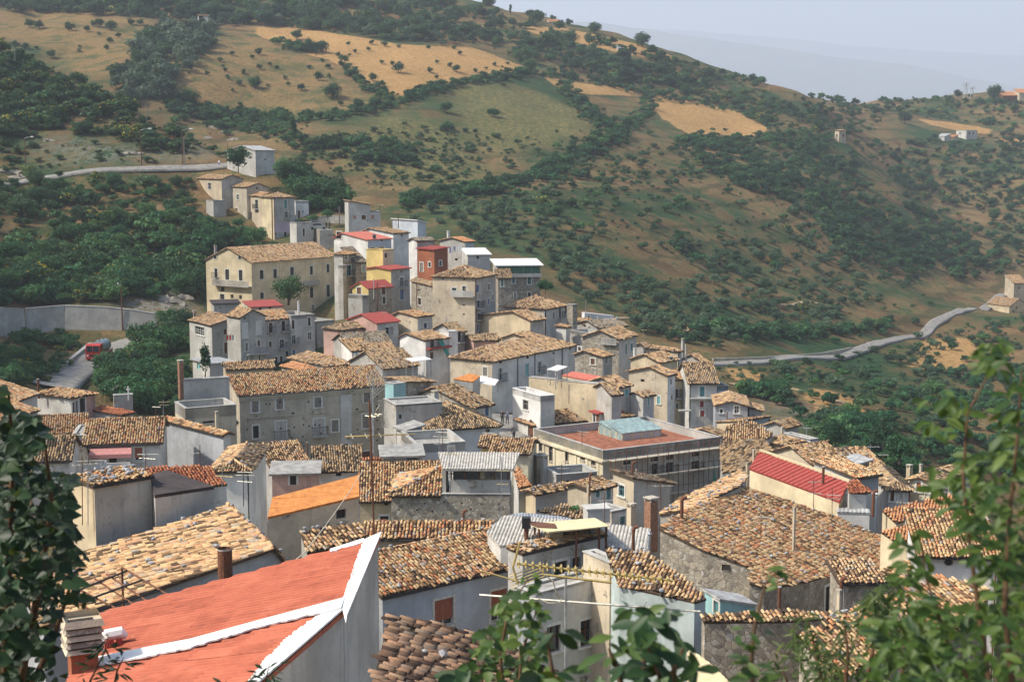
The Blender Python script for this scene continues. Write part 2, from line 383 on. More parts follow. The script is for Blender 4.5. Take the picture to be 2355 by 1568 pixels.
# farm terraces: gentle steps along the contours of the dry slopes
tz = GZ + vnoise(GXX, GYY, 60, 4)*10
step = (tz/5.5) - np.floor(tz/5.5)
GZ = GZ + np.clip((GYY - 300)/80, 0, 1)*np.clip((700 - GYY)/200, 0, 1)*np.where(step < .82, -step*.55, (step - .82)/.18*.55 - .451 - .0)*1.3
def gz(x, y): return bil(GZ, x, y, GX0, GY0, GS)
def hit(x, y, d0=60., d1=1450., step=1.5):
    """where the line of sight through a picture point meets the ground, beyond depth d0"""
    r = ray(x, y); r = r/r[1]
    d = np.arange(d0, d1, step); below = gz(r[0]*d, d) > r[2]*d
    k = np.argmax(below)
    if not below[k]: return None
    if k == 0: return V3((r[0]*d0, d0, float(gz(r[0]*d0, d0))))
    dd = d[k] - step*.5; return V3((r[0]*dd, dd, float(gz(r[0]*dd, dd))))
def hit_many(X, Y, d0, step=4., d1=1450.):
    u = (np.asarray(X) - CX)/F; v = (CY - np.asarray(Y))/F; ry = math.cos(T) + v*math.sin(T); rx = u/ry; rz = (-math.sin(T) + v*math.cos(T))/ry
    D_ = np.full(len(rx), np.nan); live = np.ones(len(rx), bool)
    for d in np.arange(d0, d1, step):
        k = np.nonzero(live)[0]
        if not len(k): break
        b = gz(rx[k]*d, np.full(len(k), d)) > rz[k]*d
        D_[k[b]] = d - step*.5; live[k[b]] = False
    ok = ~np.isnan(D_); D_ = np.where(ok, D_, 100.)
    return np.stack([rx*D_, D_, gz(rx*D_, D_)], 1), ok
def inpoly(x, y, poly):
    x = np.asarray(x); y = np.asarray(y); c = np.zeros(x.shape, bool); n = len(poly); j = n - 1
    for i in range(n):
        xi, yi = poly[i]; xj, yj = poly[j]
        cond = ((yi > y) != (yj > y)) & (x < (xj - xi)*(y - yi)/((yj - yi) if yj != yi else 1e-9) + xi)
        c ^= cond; j = i
    return c
# land use: dry golden stubble, pasture and bare earth, as outlines on the ground
PXX, PYY, PFW = px(np.stack([GXX, GYY, GZ], -1))
def land(polys, dmin, dmax):
    m = np.zeros(GXX.shape)
    for pl in polys: m[inpoly(PXX, PYY, pl) & (GYY > dmin) & (GYY < dmax)] = 1
    return m
GOLD_A = [(585,62),(700,66),(800,82),(930,104),(1090,110),(1215,158),(1190,168),(1100,172),(1000,196),(905,226),(850,206),(815,170),(760,140),(690,120),(640,100),(590,82)]
GOLD_B = [(585,78),(640,102),(690,122),(760,146),(800,190),(835,214),(905,232),(800,254),(700,264),(600,264),(480,240),(370,216),(400,186),(470,120),(500,90)]
GOLD_C = [(-40,28),(180,30),(330,48),(345,80),(300,140),(250,175),(170,165),(110,122),(60,96),(-40,84)]
GOLD_D = [(1248,176),(1330,192),(1465,206),(1450,222),(1330,216),(1270,196)]
GOLD_E = [(1485,206),(1560,224),(1700,258),(1765,298),(1755,314),(1660,312),(1600,316),(1540,284),(1500,250)]
GOLD_F = [(1205,60),(1300,66),(1380,82),(1480,106),(1575,140),(1500,136),(1400,116),(1300,92),(1220,76)]
GOLD_G = [(2105,272),(2200,284),(2285,298),(2270,310),(2150,292)]
GOLD_H = [(2285,318),(2360,322),(2360,330),(2300,328)]
GOLD_N = [(1850,892),(1930,900),(1990,940),(2010,965),(1950,985),(1880,975),(1860,930)]
GOLD_O = [(1665,846),(1760,850),(1750,880),(1690,884)]
GOLD_P = [(2130,775),(2230,778),(2260,800),(2200,850),(2080,850),(2110,815)]
EARTH = [(2290,410),(2400,400),(2400,490),(2300,470)]
PAST = [[(1040,190),(1240,210),(1395,290),(1250,335),(1150,360),(1060,300)], [(860,260),(1000,280),(1060,330),(1140,400),(1050,440),(880,420),(780,370),(820,300)]]
gold = land([GOLD_A, GOLD_D, GOLD_E, GOLD_F, GOLD_G, GOLD_H, GOLD_O, GOLD_N, GOLD_P], 215, 1100)
tanm = land([GOLD_B, GOLD_C], 500, 900)*.80 + land([EARTH], 500, 900)*.6
past = land(PAST, 380, 700)
def blur(a, n=1):
    for _ in range(n): a = (a + np.roll(a, 1, 0) + np.roll(a, -1, 0) + np.roll(a, 1, 1) + np.roll(a, -1, 1))/5
    return a
gold = blur(gold); tanm = blur(tanm, 2); past = blur(past, 4)
# ground hidden under hedges and woods is dark litter
m, t, b = newmat('hill_ground'); p_ = pos(t)
n1 = noise(t, p_, .018, 5, .6); n2 = noise(t, p_, .09, 6, .65); n3 = noise(t, p_, .55, 5, .7); n4 = noise(t, p_, 2.2, 4, .7)
dry = ramp(t, n2, [(.25, (.10,.062,.033)), (.42, (.185,.115,.056)), (.58, (.28,.185,.085)), (.8, (.13,.11,.050))])
green = ramp(t, n3, [(.25, (.014,.046,.022)), (.5, (.034,.082,.034)), (.75, (.085,.115,.046))])
c = mixc(t, smooth_(t, math_(t, 'ADD', math_(t, 'MULTIPLY', n1, .45), math_(t, 'ADD', math_(t, 'MULTIPLY', n2, .35), math_(t, 'MULTIPLY', n3, .2))), .45, .57), dry, green)
ter = t.nodes.new('ShaderNodeTexWave'); ter.wave_type = 'BANDS'; ter.bands_direction = 'Z'; ter.inputs['Scale'].default_value = .055; ter.inputs['Distortion'].default_value = 6; ter.inputs['Detail'].default_value = 4; ter.inputs['Detail Scale'].default_value = .4; t.links.new(p_, ter.inputs['Vector'])
c = mixc(t, math_(t, 'MULTIPLY', smooth_(t, ter.outputs['Fac'], .80, .93), .5), c, (.040,.060,.024))
pas = ramp(t, n3, [(.3, (.055,.085,.034)), (.5, (.155,.145,.058)), (.7, (.32,.24,.095))])
c = mixc(t, attr(t, 'past'), c, pas)
tan = ramp(t, n3, [(.28, (.15,.105,.046)), (.5, (.30,.19,.082)), (.7, (.38,.245,.105))])
tan = mixc(t, smooth_(t, n2, .46, .64), tan, (.115,.115,.046))
c = mixc(t, attr(t, 'tan'), c, tan)
gd = ramp(t, n3, [(.25, (.34,.195,.080)), (.5, (.48,.285,.115)), (.75, (.54,.33,.14))])
gd = mixc(t, math_(t, 'MULTIPLY', smooth_(t, noise(t, p_, .22, 3, .6, (.25, 1.6, 1.)), .5, .66), .35), gd, (.36,.21,.085))
ge = math_(t, 'ADD', attr(t, 'gold'), math_(t, 'MULTIPLY', math_(t, 'SUBTRACT', n3, .5), .5))
c = mixc(t, smooth_(t, ge, .38, .62), c, gd)
tuft = noise(t, p_, .95, 4, .75)
c = mixc(t, math_(t, 'MULTIPLY', smooth_(t, tuft, .53, .63), .62), c, (.030,.066,.028))
c = mixc(t, math_(t, 'MULTIPLY', smooth_(t, n4, .5, .7), .45), c, (.060,.048,.028))
rockm = math_(t, 'MULTIPLY', attr(t, 'rock'), smooth_(t, n3, .42, .55))
c = mixc(t, rockm, c, ramp(t, n4, [(.3, (.16,.12,.09)), (.55, (.32,.29,.26)), (.8, (.45,.43,.40))]))
t.links.new(c, b.inputs['Base Color']); b.inputs['Roughness'].default_value = 1.; b.inputs['Specular IOR Level'].default_value = .05
bump(t, b, math_(t, 'ADD', n3, math_(t, 'MULTIPLY', n4, .4)), .8, .7)
HILL = m
rock = blur(land([[(60,345),(120,310),(300,340),(420,350),(500,300),(540,330),(500,365),(300,372),(150,378)]], 345, 385), 3)*.5 \
     + blur(land([[(270,690),(420,665),(440,720),(380,740)]], 240, 290), 2) + blur(land([[(1700,900),(1860,930),(1890,1000),(1760,960)]], 200, 300), 3)*.5
ni, nj = GXX.shape
idx = np.arange(ni*nj).reshape(ni, nj)
faces = np.stack([idx[:-1, :-1], idx[1:, :-1], idx[1:, 1:], idx[:-1, 1:]], -1).reshape(-1, 4)
me = raw_mesh('terrain', np.stack([GXX, GYY, GZ], -1).reshape(-1, 3), faces, HILL, smooth=True,
              attrs={'gold': ('POINT', gold.ravel()), 'tan': ('POINT', tanm.ravel()), 'past': ('POINT', past.ravel()), 'rock': ('POINT', rock.ravel())})
tag(mesh_obj('terrain', me), kind='structure')
# wide low ground out to the horizon and two far mountain ranges
def range_mesh(name, y0, pts, depth, seed, mat):
    xs = np.linspace(pts[0][0], pts[-1][0], 160); hs = np.interp(xs, [q[0] for q in pts], [q[1] for q in pts])
    rows = [(-1., -160.), (-.6, .35), (-.3, .72), (0, 1.), (.4, .6), (1., -160.)]
    vs_ = []
    for k, (f, s) in enumerate(rows):
        z = np.full_like(xs, s) if s < -100 else hs*s - 160*(1 - s)
        z = z + (0 if s < -100 else 1)*(vnoise(xs, xs*0 + k*77, 420, seed)*60*(.3 + abs(f)) + vnoise(xs, xs*0 + k*31, 130, seed + 1)*16)
        vs_.append(np.stack([xs, np.full_like(xs, y0 + f*depth) + vnoise(xs, xs*0 + k, 900, seed + 2)*300, z], -1))
    vs_ = np.concatenate(vs_); n = len(xs); ii = np.arange(n-1)
    fs_ = np.concatenate([np.stack([k*n + ii, k*n + ii + 1, (k+1)*n + ii + 1, (k+1)*n + ii], -1) for k in range(len(rows) - 1)])
    tag(mesh_obj(name, raw_mesh(name, vs_, fs_, mat, smooth=True)), kind='structure')
m, t, b = newmat('far_ground'); p_ = pos(t)
t.links.new(ramp(t, noise(t, p_, .004, 6, .65), [(.3, (.05,.07,.03)), (.55, (.12,.11,.055)), (.75, (.25,.19,.09))]), b.inputs['Base Color']); b.inputs['Roughness'].default_value = 1
FARM = m
me = raw_mesh('plain', [(-16000,1460,-165), (16000,1460,-165), (16000,18500,-165), (-16000,18500,-165)], [[0,1,2,3]], FARM)
tag(mesh_obj('plain', me), kind='structure')
# hill flanks outside the surveyed ground
for nm, q in (('flank_left', [(-620,-60,30),(-620,1500,95),(-3500,1500,60),(-3500,-60,40)]), ('flank_right', [(720,-60,-80),(3500,-60,-120),(3500,1500,-80),(720,1500,40)])):
    tag(mesh_obj('hill', raw_mesh(nm, q, [[0,1,2,3]], FARM)), kind='structure')
range_mesh('mountain_range', 10500, [(-11000,900),(-1800,980),(600,1010),(1500,880),(2900,700),(4300,400),(6800,240),(12000,340)], 2200, 21, FARM)
range_mesh('mountain_range', 14500, [(-13000,1260),(0,1390),(1800,1300),(3300,1180),(4800,1090),(6500,950),(13000,1040)], 2300, 31, FARM)

# ------------------------------------------------------------------ roofs
def uvframe(poly, down):
    ey = unit(down); n = np.zeros(3)
    for i in range(len(poly)):
        n += np.cross(V3(poly[i]), V3(poly[(i+1) % len(poly)]))
    n = unit(n)
    if n[2] < 0: n = -n
    ey = unit(ey - n*np.dot(ey, n)); ex = np.cross(ey, n)
    return V3(poly[0]), ex, ey, n
def clip(poly, ax, lo, hi):
    for sgn, lim in ((1, lo), (-1, -hi)):
        out = []
        for i in range(len(poly)):
            a = poly[i]; b = poly[(i+1) % len(poly)]; fa = sgn*a[ax] - lim; fb = sgn*b[ax] - lim
            if fa >= 0: out.append(a)
            if (fa >= 0) != (fb >= 0):
                k = fa/(fa - fb); out.append((a[0] + (b[0]-a[0])*k, a[1] + (b[1]-a[1])*k))
        poly = out
        if len(poly) < 3: return []
    return poly
def tile_template(seg, r0, r1, L, lift, thick=0.):
    vs_ = []; fs_ = []
    def ring(r, y, dz):
        return [(r*math.cos(math.pi*(1 - j/seg)), y, dz + r*.92*math.sin(math.pi*j/seg)) for j in range(seg + 1)]
    vs_ = ring(r0, 0, 0) + ring(r1, L, lift); k = seg + 1
    fs_ = [[j, j+1, k+j+1, k+j] for j in range(seg)]
    if thick:
        vs_ += ring(r1 - thick, L, lift) + ring(r0 - thick, 0, 0)
        fs_ += [[k+j, k+j+1, 2*k+j+1, 2*k+j] for j in range(seg)] + [[2*k+j, 2*k+j+1, 3*k+j+1, 3*k+j] for j in range(seg)]
    return np.array(vs_), np.array(fs_)
TT_FAR = tile_template(3, .070, .090, .44, .03)
TT_NEAR = tile_template(5, .070, .092, .44, .035, .016)
TILE_ME = {}
def tile_mesh(kind):
    if kind not in TILE_ME:
        TILE_ME[kind] = [raw_mesh('tile', TT_NEAR[0]*np.array([s, l, 1]), TT_NEAR[1], tile_mat(kind, True), smooth=False) for s, l in ((1, 1), (.94, 1.03), (1.05, .97))]
    return TILE_ME[kind]
ROCK_ME = []
def rock_mesh():
    if not ROCK_ME:
        for s in range(4):
            rg = np.random.default_rng(s + 50); th = [(0, 0, 1)] + [(math.cos(a + i*.4)*math.sqrt(1-z*z), math.sin(a + i*.4)*math.sqrt(1-z*z), z) for i, z in enumerate((.45, -.35)) for a in np.arange(5)*2*math.pi/5] + [(0, 0, -1)]
            v = np.array(th)*(rg.random((12, 1))*.5 + .75)*np.array([1.2, .9, .7])
            f = [[0, 1+i, 1+(i+1) % 5] for i in range(5)] + [[1+i, 6+i, 1+(i+1) % 5] for i in range(5)] + [[1+(i+1) % 5, 6+i, 6+(i+1) % 5] for i in range(5)] + [[11, 6+(i+1) % 5, 6+i] for i in range(5)]
            ROCK_ME.append(raw_mesh('stone', v, f, MATS['stone_rock']))
    return ROCK_ME
def put(me, name, parent, o, ex, ey, ez):
    M = Matrix(((ex[0], ey[0], ez[0], 0), (ex[1], ey[1], ez[1], 0), (ex[2], ey[2], ez[2], 0), (0, 0, 0, 1)))
    ob = bpy.data.objects.new(name, me); COL.objects.link(ob); ob.parent = parent
    q = V3(o) - ORG[parent.name]; M.translation = q.tolist(); ob.matrix_basis = M
    return ob
def lay_tiles(roof, planes, kind, near, ridges=(), rocks=0):
    """half-round clay tiles in courses over each plane: the nearest ones singly, the rest as one mesh"""
    Cs = []; EX = []; EY = []; EZ = []
    for poly, down in planes:
        o, ex, ey, n = uvframe(poly, down)
        uv = [(float(np.dot(V3(q) - o, ex)), float(np.dot(V3(q) - o, ey))) for q in poly]
        pu, pv = (.215, .345) if near else (.225, .37)
        us = np.arange(min(q[0] for q in uv), max(q[0] for q in uv), pu) + pu*.5
        vv = np.arange(min(q[1] for q in uv), max(q[1] for q in uv), pv) - .05
        U, Vv = np.meshgrid(us, vv, indexing='ij')
        U = U.ravel(); Vv = (Vv + (RNG.random((len(us), 1)) - .5)*.16).ravel()
        ok = inpoly(U, Vv + .2, uv) & (RNG.random(len(U)) > .006)
        U = U[ok] + RNG.normal(0, .014, ok.sum()); Vv = Vv[ok] + RNG.normal(0, .022, ok.sum()); k = len(U)
        if not k: continue
        sag = (vnoise(U + o[0], Vv + o[1], 2.3, 9))*.07
        Cs.append(o + U[:, None]*ex + Vv[:, None]*ey + (.012 + sag + RNG.normal(0, .008, k))[:, None]*n)
        an = RNG.normal(0, .055, k); ti = RNG.normal(.0, .03, k)
        e1 = np.cos(an)[:, None]*ex + np.sin(an)[:, None]*ey; e2 = np.cos(an)[:, None]*ey - np.sin(an)[:, None]*ex + ti[:, None]*n
        EX.append(e1); EY.append(e2); EZ.append(np.tile(n, (k, 1)))
    for a, b_ in ridges:
        a = V3(a); b_ = V3(b_); L = np.linalg.norm(b_ - a); e = (b_ - a)/max(L, 1e-6); k = int(L/.36)
        if k < 1: continue
        tt = (np.arange(k) + .5)*L/k; e1 = unit(np.cross(e, (0, 0, 1))); e3 = np.cross(e1, e)
        Cs.append(a + tt[:, None]*e - np.array([0, 0, .02]) + RNG.normal(0, .02, (k, 3))); sg = 1.28
        EX.append(np.tile(e1*sg, (k, 1)) + RNG.normal(0, .04, (k, 3))); EY.append(np.tile(e, (k, 1)) + RNG.normal(0, .04, (k, 3))); EZ.append(np.tile(np.cross(e1, e)*(1 if np.cross(e1, e)[2] > 0 else -1)*sg, (k, 1)))
    if not Cs: return
    Cs = np.concatenate(Cs); EX = np.concatenate(EX); EY = np.concatenate(EY); EZ = np.concatenate(EZ); n = len(Cs)
    single = np.zeros(n, bool)
    if near:
        X, Y, fw = px(Cs); s = np.where((X > -20) & (X < 2375) & (Y > 0) & (Y < 1588), 1/fw, 0)
        single[np.argsort(-s)[:min(300, n)]] = True; single &= s > 0
        mes = tile_mesh(kind)
        for i in np.nonzero(single)[0]: put(mes[i % 3], 'tile', roof, Cs[i], EX[i], EY[i], EZ[i])
    rest = ~single
    if rest.any():
        tv, tf = TT_NEAR if near else TT_FAR
        c = Cs[rest]; V_ = c[:, None, :] + tv[None, :, :1]*EX[rest][:, None] + tv[None, :, 1:2]*EY[rest][:, None] + tv[None, :, 2:]*EZ[rest][:, None]
        k = len(c); fs_ = (np.arange(k)[:, None, None]*len(tv) + tf[None]).reshape(-1, 4)
        rn = np.repeat(RNG.random(k), len(tv))
        me = raw_mesh('roof_tiles', V_.reshape(-1, 3) - ORG[roof.name], fs_, tile_mat(kind, False), attrs={'rnd': ('POINT', rn)})
        tag(mesh_obj('roof_tiles', me, roof), kind='stuff')
    for _ in range(rocks):
        i = RNG.integers(n); s = float(RNG.uniform(.07, .15)); a = RNG.random()*6.28
        put(rock_mesh()[RNG.integers(4)], 'stone', roof, Cs[i] + EZ[i]*(.09 + s*.5), V3((math.cos(a), math.sin(a), 0))*s, V3((-math.sin(a), math.cos(a), .2))*s, V3((0, 0, 1))*s)
# sheet roofs: material, panel width, panel length, wave pitch, wave height, seam height
SHEETS = {'redsheet': ('sheet_red', 1.05, 1.25, .30, .075, 0), 'metal': ('sheet_darkred', .62, 99, 0, 0, .05), 'orangesheet': ('sheet_orange', 1.1, 1.2, 0, 0, .012),
          'pinkred': ('sheet_pinkred', 2.5, 99, .5, .02, 0), 'asbestos': ('asbestos', 1.05, 2.4, .20, .035, 0), 'tin': ('tin_grey', 1.0, 99, .3, .02, 0),
          'white': ('sheet_white', 1.5, 99, .4, .015, 0), 'cream': ('sheet_cream', .9, 99, .12, .018, 0), 'teal': ('sheet_teal', .7, 99, 0, 0, .06),
          'bitumen': ('bitumen', 3., 99, 0, 0, 0), 'farred': ('sheet_darkred', 1.2, 99, .4, .03, 0), 'rust': ('rust', 1., 99, .25, .03, 0),
          'floor': ('terracotta_floor', 99, 99, 0, 0, 0), 'slab': ('terrace_grey', 99, 99, 0, 0, 0), 'zinc': ('zinc', 1., 99, .2, .02, 0)}
def lay_sheets(roof, planes, kind):
    mat, pw, plen, wp, wa, seam = SHEETS[kind]; mt = MATS[mat]
    for poly, down in planes:
        o, ex, ey, n = uvframe(poly, down)
        uv = [(float(np.dot(V3(q) - o, ex)), float(np.dot(V3(q) - o, ey))) for q in poly]
        u0 = min(q[0] for q in uv); u1 = max(q[0] for q in uv); v0 = min(q[1] for q in uv); v1 = max(q[1] for q in uv)
        nu = max(1, int(math.ceil((u1 - u0)/pw))); nv = max(1, int(math.ceil((v1 - v0)/plen)))
        for i in range(nu):
            for j in range(nv):
                ua, ub = u0 + i*pw, min(u1, u0 + (i+1)*pw); va, vb = v0 + j*plen, min(v1, v0 + (j+1)*plen + .08)
                cell = clip(clip(uv, 0, ua, ub), 1, va, vb)
                if len(cell) < 3: continue
                mb = MB(); jit = random.uniform(0, .012) + .03
                def pt(q, h): return o + ex*q[0] + ey*q[1] + n*(h + jit + (vb - q[1])/max(vb - va, .1)*-.012)
                if wa:
                    st = wp/6; k0 = int(math.floor(ua/st)); k1 = int(math.ceil(ub/st))
                    for k in range(k0, k1):
                        s_ = clip(cell, 0, k*st, (k+1)*st)
                        if len(s_) >= 3: mb.add([pt(q, wa*(2*abs(math.sin(math.pi*q[0]/wp)) - 1)) for q in s_], [list(range(len(s_)))])
                else:
                    mb.prism([pt(q, 0) for q in cell], n*.012)
                    if seam:
                        for e in (ua,):
                            s_ = clip(cell, 0, e - .001, e + .05)
                            if len(s_) >= 3: mb.prism([pt(q, .013) for q in s_], n*seam)
                mb.build('sheet', mt, roof)
def make_roof(root, planes, kind, near=False, ridges=(), rocks=0, thick=.12):
    mb = MB()
    for poly, down in planes:
        o, ex, ey, n = uvframe(poly, down); mb.prism([V3(q) - n*(thick + .0) for q in poly], n*thick)
    tiled = kind in TILE_RAMPS
    roof = mb.build('roof', MATS['under_tile'] if tiled else MATS[SHEETS[kind][0]], root)
    if tiled: lay_tiles(roof, planes, kind, near, ridges, rocks)
    else: lay_sheets(roof, planes, kind)
    return roof

# ------------------------------------------------------------------ walls and openings
def opening(root, W, s0, s1, z0, z1, ty, col, far=True):
    """W(s, n, z) maps wall coordinates to the world"""
    def bx(mb, sa, sb, na, nb, za, zb): mb.box(W(sa, na, za), W(sb, na, za) - W(sa, na, za), W(sa, nb, za) - W(sa, na, za), W(sa, na, zb) - W(sa, na, za))
    base = ty[0]; k = {'w': 'window', 's': 'window', 'r': 'window', 'd': 'door', 'b': 'window', 'v': 'opening', 'f': 'door'}[base]
    fr = .16 if 'n' not in ty else .03
    mb = MB()
    # reveal
    dp = -.2
    for a, b2 in (((s0, z0), (s1, z0)), ((s1, z0), (s1, z1)), ((s1, z1), (s0, z1)), ((s0, z1), (s0, z0))):
        mb.add([W(a[0], 0, a[1]), W(b2[0], 0, b2[1]), W(b2[0], dp, b2[1]), W(a[0], dp, a[1])], [[0, 1, 2, 3]])
    if base != 'v':
        bx(mb, s0 - fr, s0, -.02, .03, z0, z1); bx(mb, s1, s1 + fr, -.02, .03, z0, z1); bx(mb, s0 - fr, s1 + fr, -.02, .035, z1, z1 + fr)
        if base in 'wsr': bx(mb, s0 - fr - .05, s1 + fr + .05, -.02, .12, z0 - .1, z0)
    win = mb.build(k, MATS['frame_white'] if 'n' not in ty and base != 'v' else MATS['mortar'], root)
    if base == 'v':
        mb = MB(); bx(mb, s0, s1, dp - .02, dp, z0, z1); mb.build('recess', MATS['wood_dark'], win); return  # dark panel paints the shade inside the hole
    shut = base == 's' or (base == 'b' and 's' in ty)
    if base in 'wbr' and not shut:
        mb = MB(); bx(mb, s0, s1, -.18, -.16, z0, z1); mb.build('pane', MATS['glass_dark'], win)
        mb = MB(); b_ = .055; mid = (s0 + s1)/2
        for a in (s0, s1 - b_, mid - b_*.6): bx(mb, a, a + b_*(1.2 if a not in (s0, s1 - b_) else 1), -.157, -.11, z0, z1)
        for zz in ([z0, z1 - b_] + ([z0 + (z1 - z0)*.55] if base != 'r' else [])): bx(mb, s0 + b_, mid - b_*.6, -.155, -.112, zz, zz + b_); bx(mb, mid + b_*.6, s1 - b_, -.155, -.112, zz, zz + b_)
        if 'g' in ty:
            for f in (.25, .75): bx(mb, s0 + (s1-s0)*f - .03, s0 + (s1-s0)*f + .03, -.154, -.113, z0 + b_, z1 - b_)
            bx(mb, s0, s1, -.153, -.114, z0 + (z1-z0)*.3, z0 + (z1-z0)*.3 + .05)
        mb.build('sash', MATS[col if (col and base != 'r') else 'paint_white'], win)
        if base == 'r':
            zs = z0 + (z1 - z0)*.22; nsl = max(4, int((z1 - zs)/.09))
            mb = MB()
            for q in range(nsl):
                za = zs + (z1 - zs)*q/nsl; bx(mb, s0, s1, -.10, -.075, za, za + (z1 - zs)/nsl*.86)
            mb.build('roller_shutter', MATS[col or 'shutter_red'], win)
    if shut:
        for a, b2 in ((s0, (s0+s1)/2 - .01), ((s0+s1)/2 + .01, s1)):
            mb = MB(); bx(mb, a, b2, -.09, -.05, z0, z1)
            for q in range(5):
                za = z0 + (z1 - z0)*(.06 + q*.185); bx(mb, a + .06, b2 - .06, -.05, -.03, za, za + (z1 - z0)*.12)
            mb.build('shutter', MATS[col or 'wood_brown'], win)
        mb = MB(); bx(mb, s0, s1, -.18, -.16, z0, z1); mb.build('pane', MATS['glass_dark'], win)
    if base in 'df':
        mb = MB(); bx(mb, s0, s1, -.16, -.12, z0, z1)
        for q in range(3): bx(mb, s0 + .08, s1 - .08, -.12, -.10, z0 + (z1-z0)*(.06 + q*.31), z0 + (z1-z0)*(.32 + q*.31))
        mb.build('door_leaf', MATS[col or 'wood_brown'], win)
    if base == 'b':
        mb = MB(); e = .28; bx(mb, s0 - e, s1 + e, .0, .72, z0 - .16, z0 - .02); bal = mb.build('balcony', MATS['concrete'], root)
        mb = MB(); zt = z0 + .95
        bx(mb, s0 - e, s1 + e, .66, .70, zt, zt + .04); bx(mb, s0 - e, s0 - e + .04, .0, .66, zt, zt + .04); bx(mb, s1 + e - .04, s1 + e, .0, .66, zt, zt + .04)
        nb = int((s1 - s0 + 2*e)/.13)
        for q in range(nb + 1):
            a = s0 - e + (s1 - s0 + 2*e - .02)*q/nb; bx(mb, a, a + .02, .67, .69, z0 - .02, zt)
        for q in (.2, .45):
            for a in (s0 - e, s1 + e - .02): bx(mb, a, a + .02, q, q + .02, z0 - .02, zt)
        mb.build('railing', MATS['iron_dark'], bal)
def oculus(root, W, s, z, rs, rz):
    for nm, r, na, nb, mt in (('oculus', 1.25, 0., .03, 'mortar'), ('pane', 1., .03, .04, 'wood_dark')):
        mb = MB(); k = 14
        mb.prism([W(s + math.cos(q*2*math.pi/k)*rs*r, na, z + math.sin(q*2*math.pi/k)*rz*r) for q in range(k)], W(0, nb, 0) - W(0, na, 0))
        root = mb.build(nm, MATS[mt], root)
def wall(root, p0, p1, zb, z0, z1, apex, mat, wins, key, name='wall'):
    """one plastered wall from p0 to p1 (plan points, outside on the right going p0 -> p1), with real openings"""
    p0 = V3(p0)[:2]; p1 = V3(p1)[:2]; L = float(np.linalg.norm(p1 - p0)); u = (p1 - p0)/L; nn = np.array([u[1], -u[0]])
    def W(s, n, z): return np.array([p0[0] + u[0]*s + nn[0]*n, p0[1] + u[1]*s + nn[1]*n, z])
    ops = []; loose = []; zm = min(z0, z1)
    for q in wins:
        ty, cx, cy, ww, hh = q[:5]; col = q[5] if len(q) > 5 else None
        def sz(x, y):
            r = ray(*D(key, x, y)); A = np.array([[u[0], -r[0]], [u[1], -r[1]]])
            s, k = np.linalg.solve(A, -p0); return s, r[2]*k
        s0 = sz(cx - ww/2, cy)[0]; s1 = sz(cx + ww/2, cy)[0]; zA = sz(cx, cy + hh/2)[1]; zB = sz(cx, cy - hh/2)[1]
        if s0 > s1: s0, s1 = s1, s0
        if ty[0] == 'o': loose.append((ty, (s0+s1)/2, (zA+zB)/2, (s1-s0)/2, (zB-zA)/2)); continue
        if s1 < .15 or s0 > L - .15: continue
        s0 = max(s0, .12); s1 = min(s1, L - .12)
        if s1 - s0 < .1: continue
        if zB > zm - .05:
            if zA > zm - .4: loose.append((ty, s0, s1, zA, zB, col)); continue
            zB = zm - .05
        if any(not (s1 < o[0] or s0 > o[1] or zB < o[2] or zA > o[3]) for o in ops): continue
        ops.append((s0, s1, max(zA, zb + .05), zB, ty, col))
    S = sorted({0., L} | {o[0] for o in ops} | {o[1] for o in ops}); Z = sorted({zb, zm} | {o[2] for o in ops} | {o[3] for o in ops})
    mb = MB()
    for a, b_ in zip(S[:-1], S[1:]):
        for c, e in zip(Z[:-1], Z[1:]):
            if b_ - a < 1e-5 or e - c < 1e-5: continue
            ms, mz = (a+b_)/2, (c+e)/2
            if any(o[0] < ms < o[1] and o[2] < mz < o[3] for o in ops): continue
            mb.add([W(a, 0, c), W(b_, 0, c), W(b_, 0, e), W(a, 0, e)], [[0, 1, 2, 3]])
    top = [W(0, 0, zm), W(L, 0, zm)]
    if z1 > zm + 1e-4: top.append(W(L, 0, z1))
    if apex: top.append(W(L*apex[0], 0, apex[1]))
    if z0 > zm + 1e-4: top.append(W(0, 0, z0))
    if len(top) > 2: mb.add(top, [list(range(len(top)))])
    mb.build(name, MATS[mat], root)
    for o in ops: opening(root, W, o[0], o[1], o[2], o[3], o[4], o[5])
    for o in loose:
        if o[0][0] == 'o': oculus(root, W, *o[1:])
        else:
            opening(root, lambda s_, n_, z_: W(s_, n_*.25 + .06, z_), o[1], o[2], o[3], o[4], o[0].replace('b', 'w') if o[0][0] == 'b' else o[0], o[5])
    return W, L
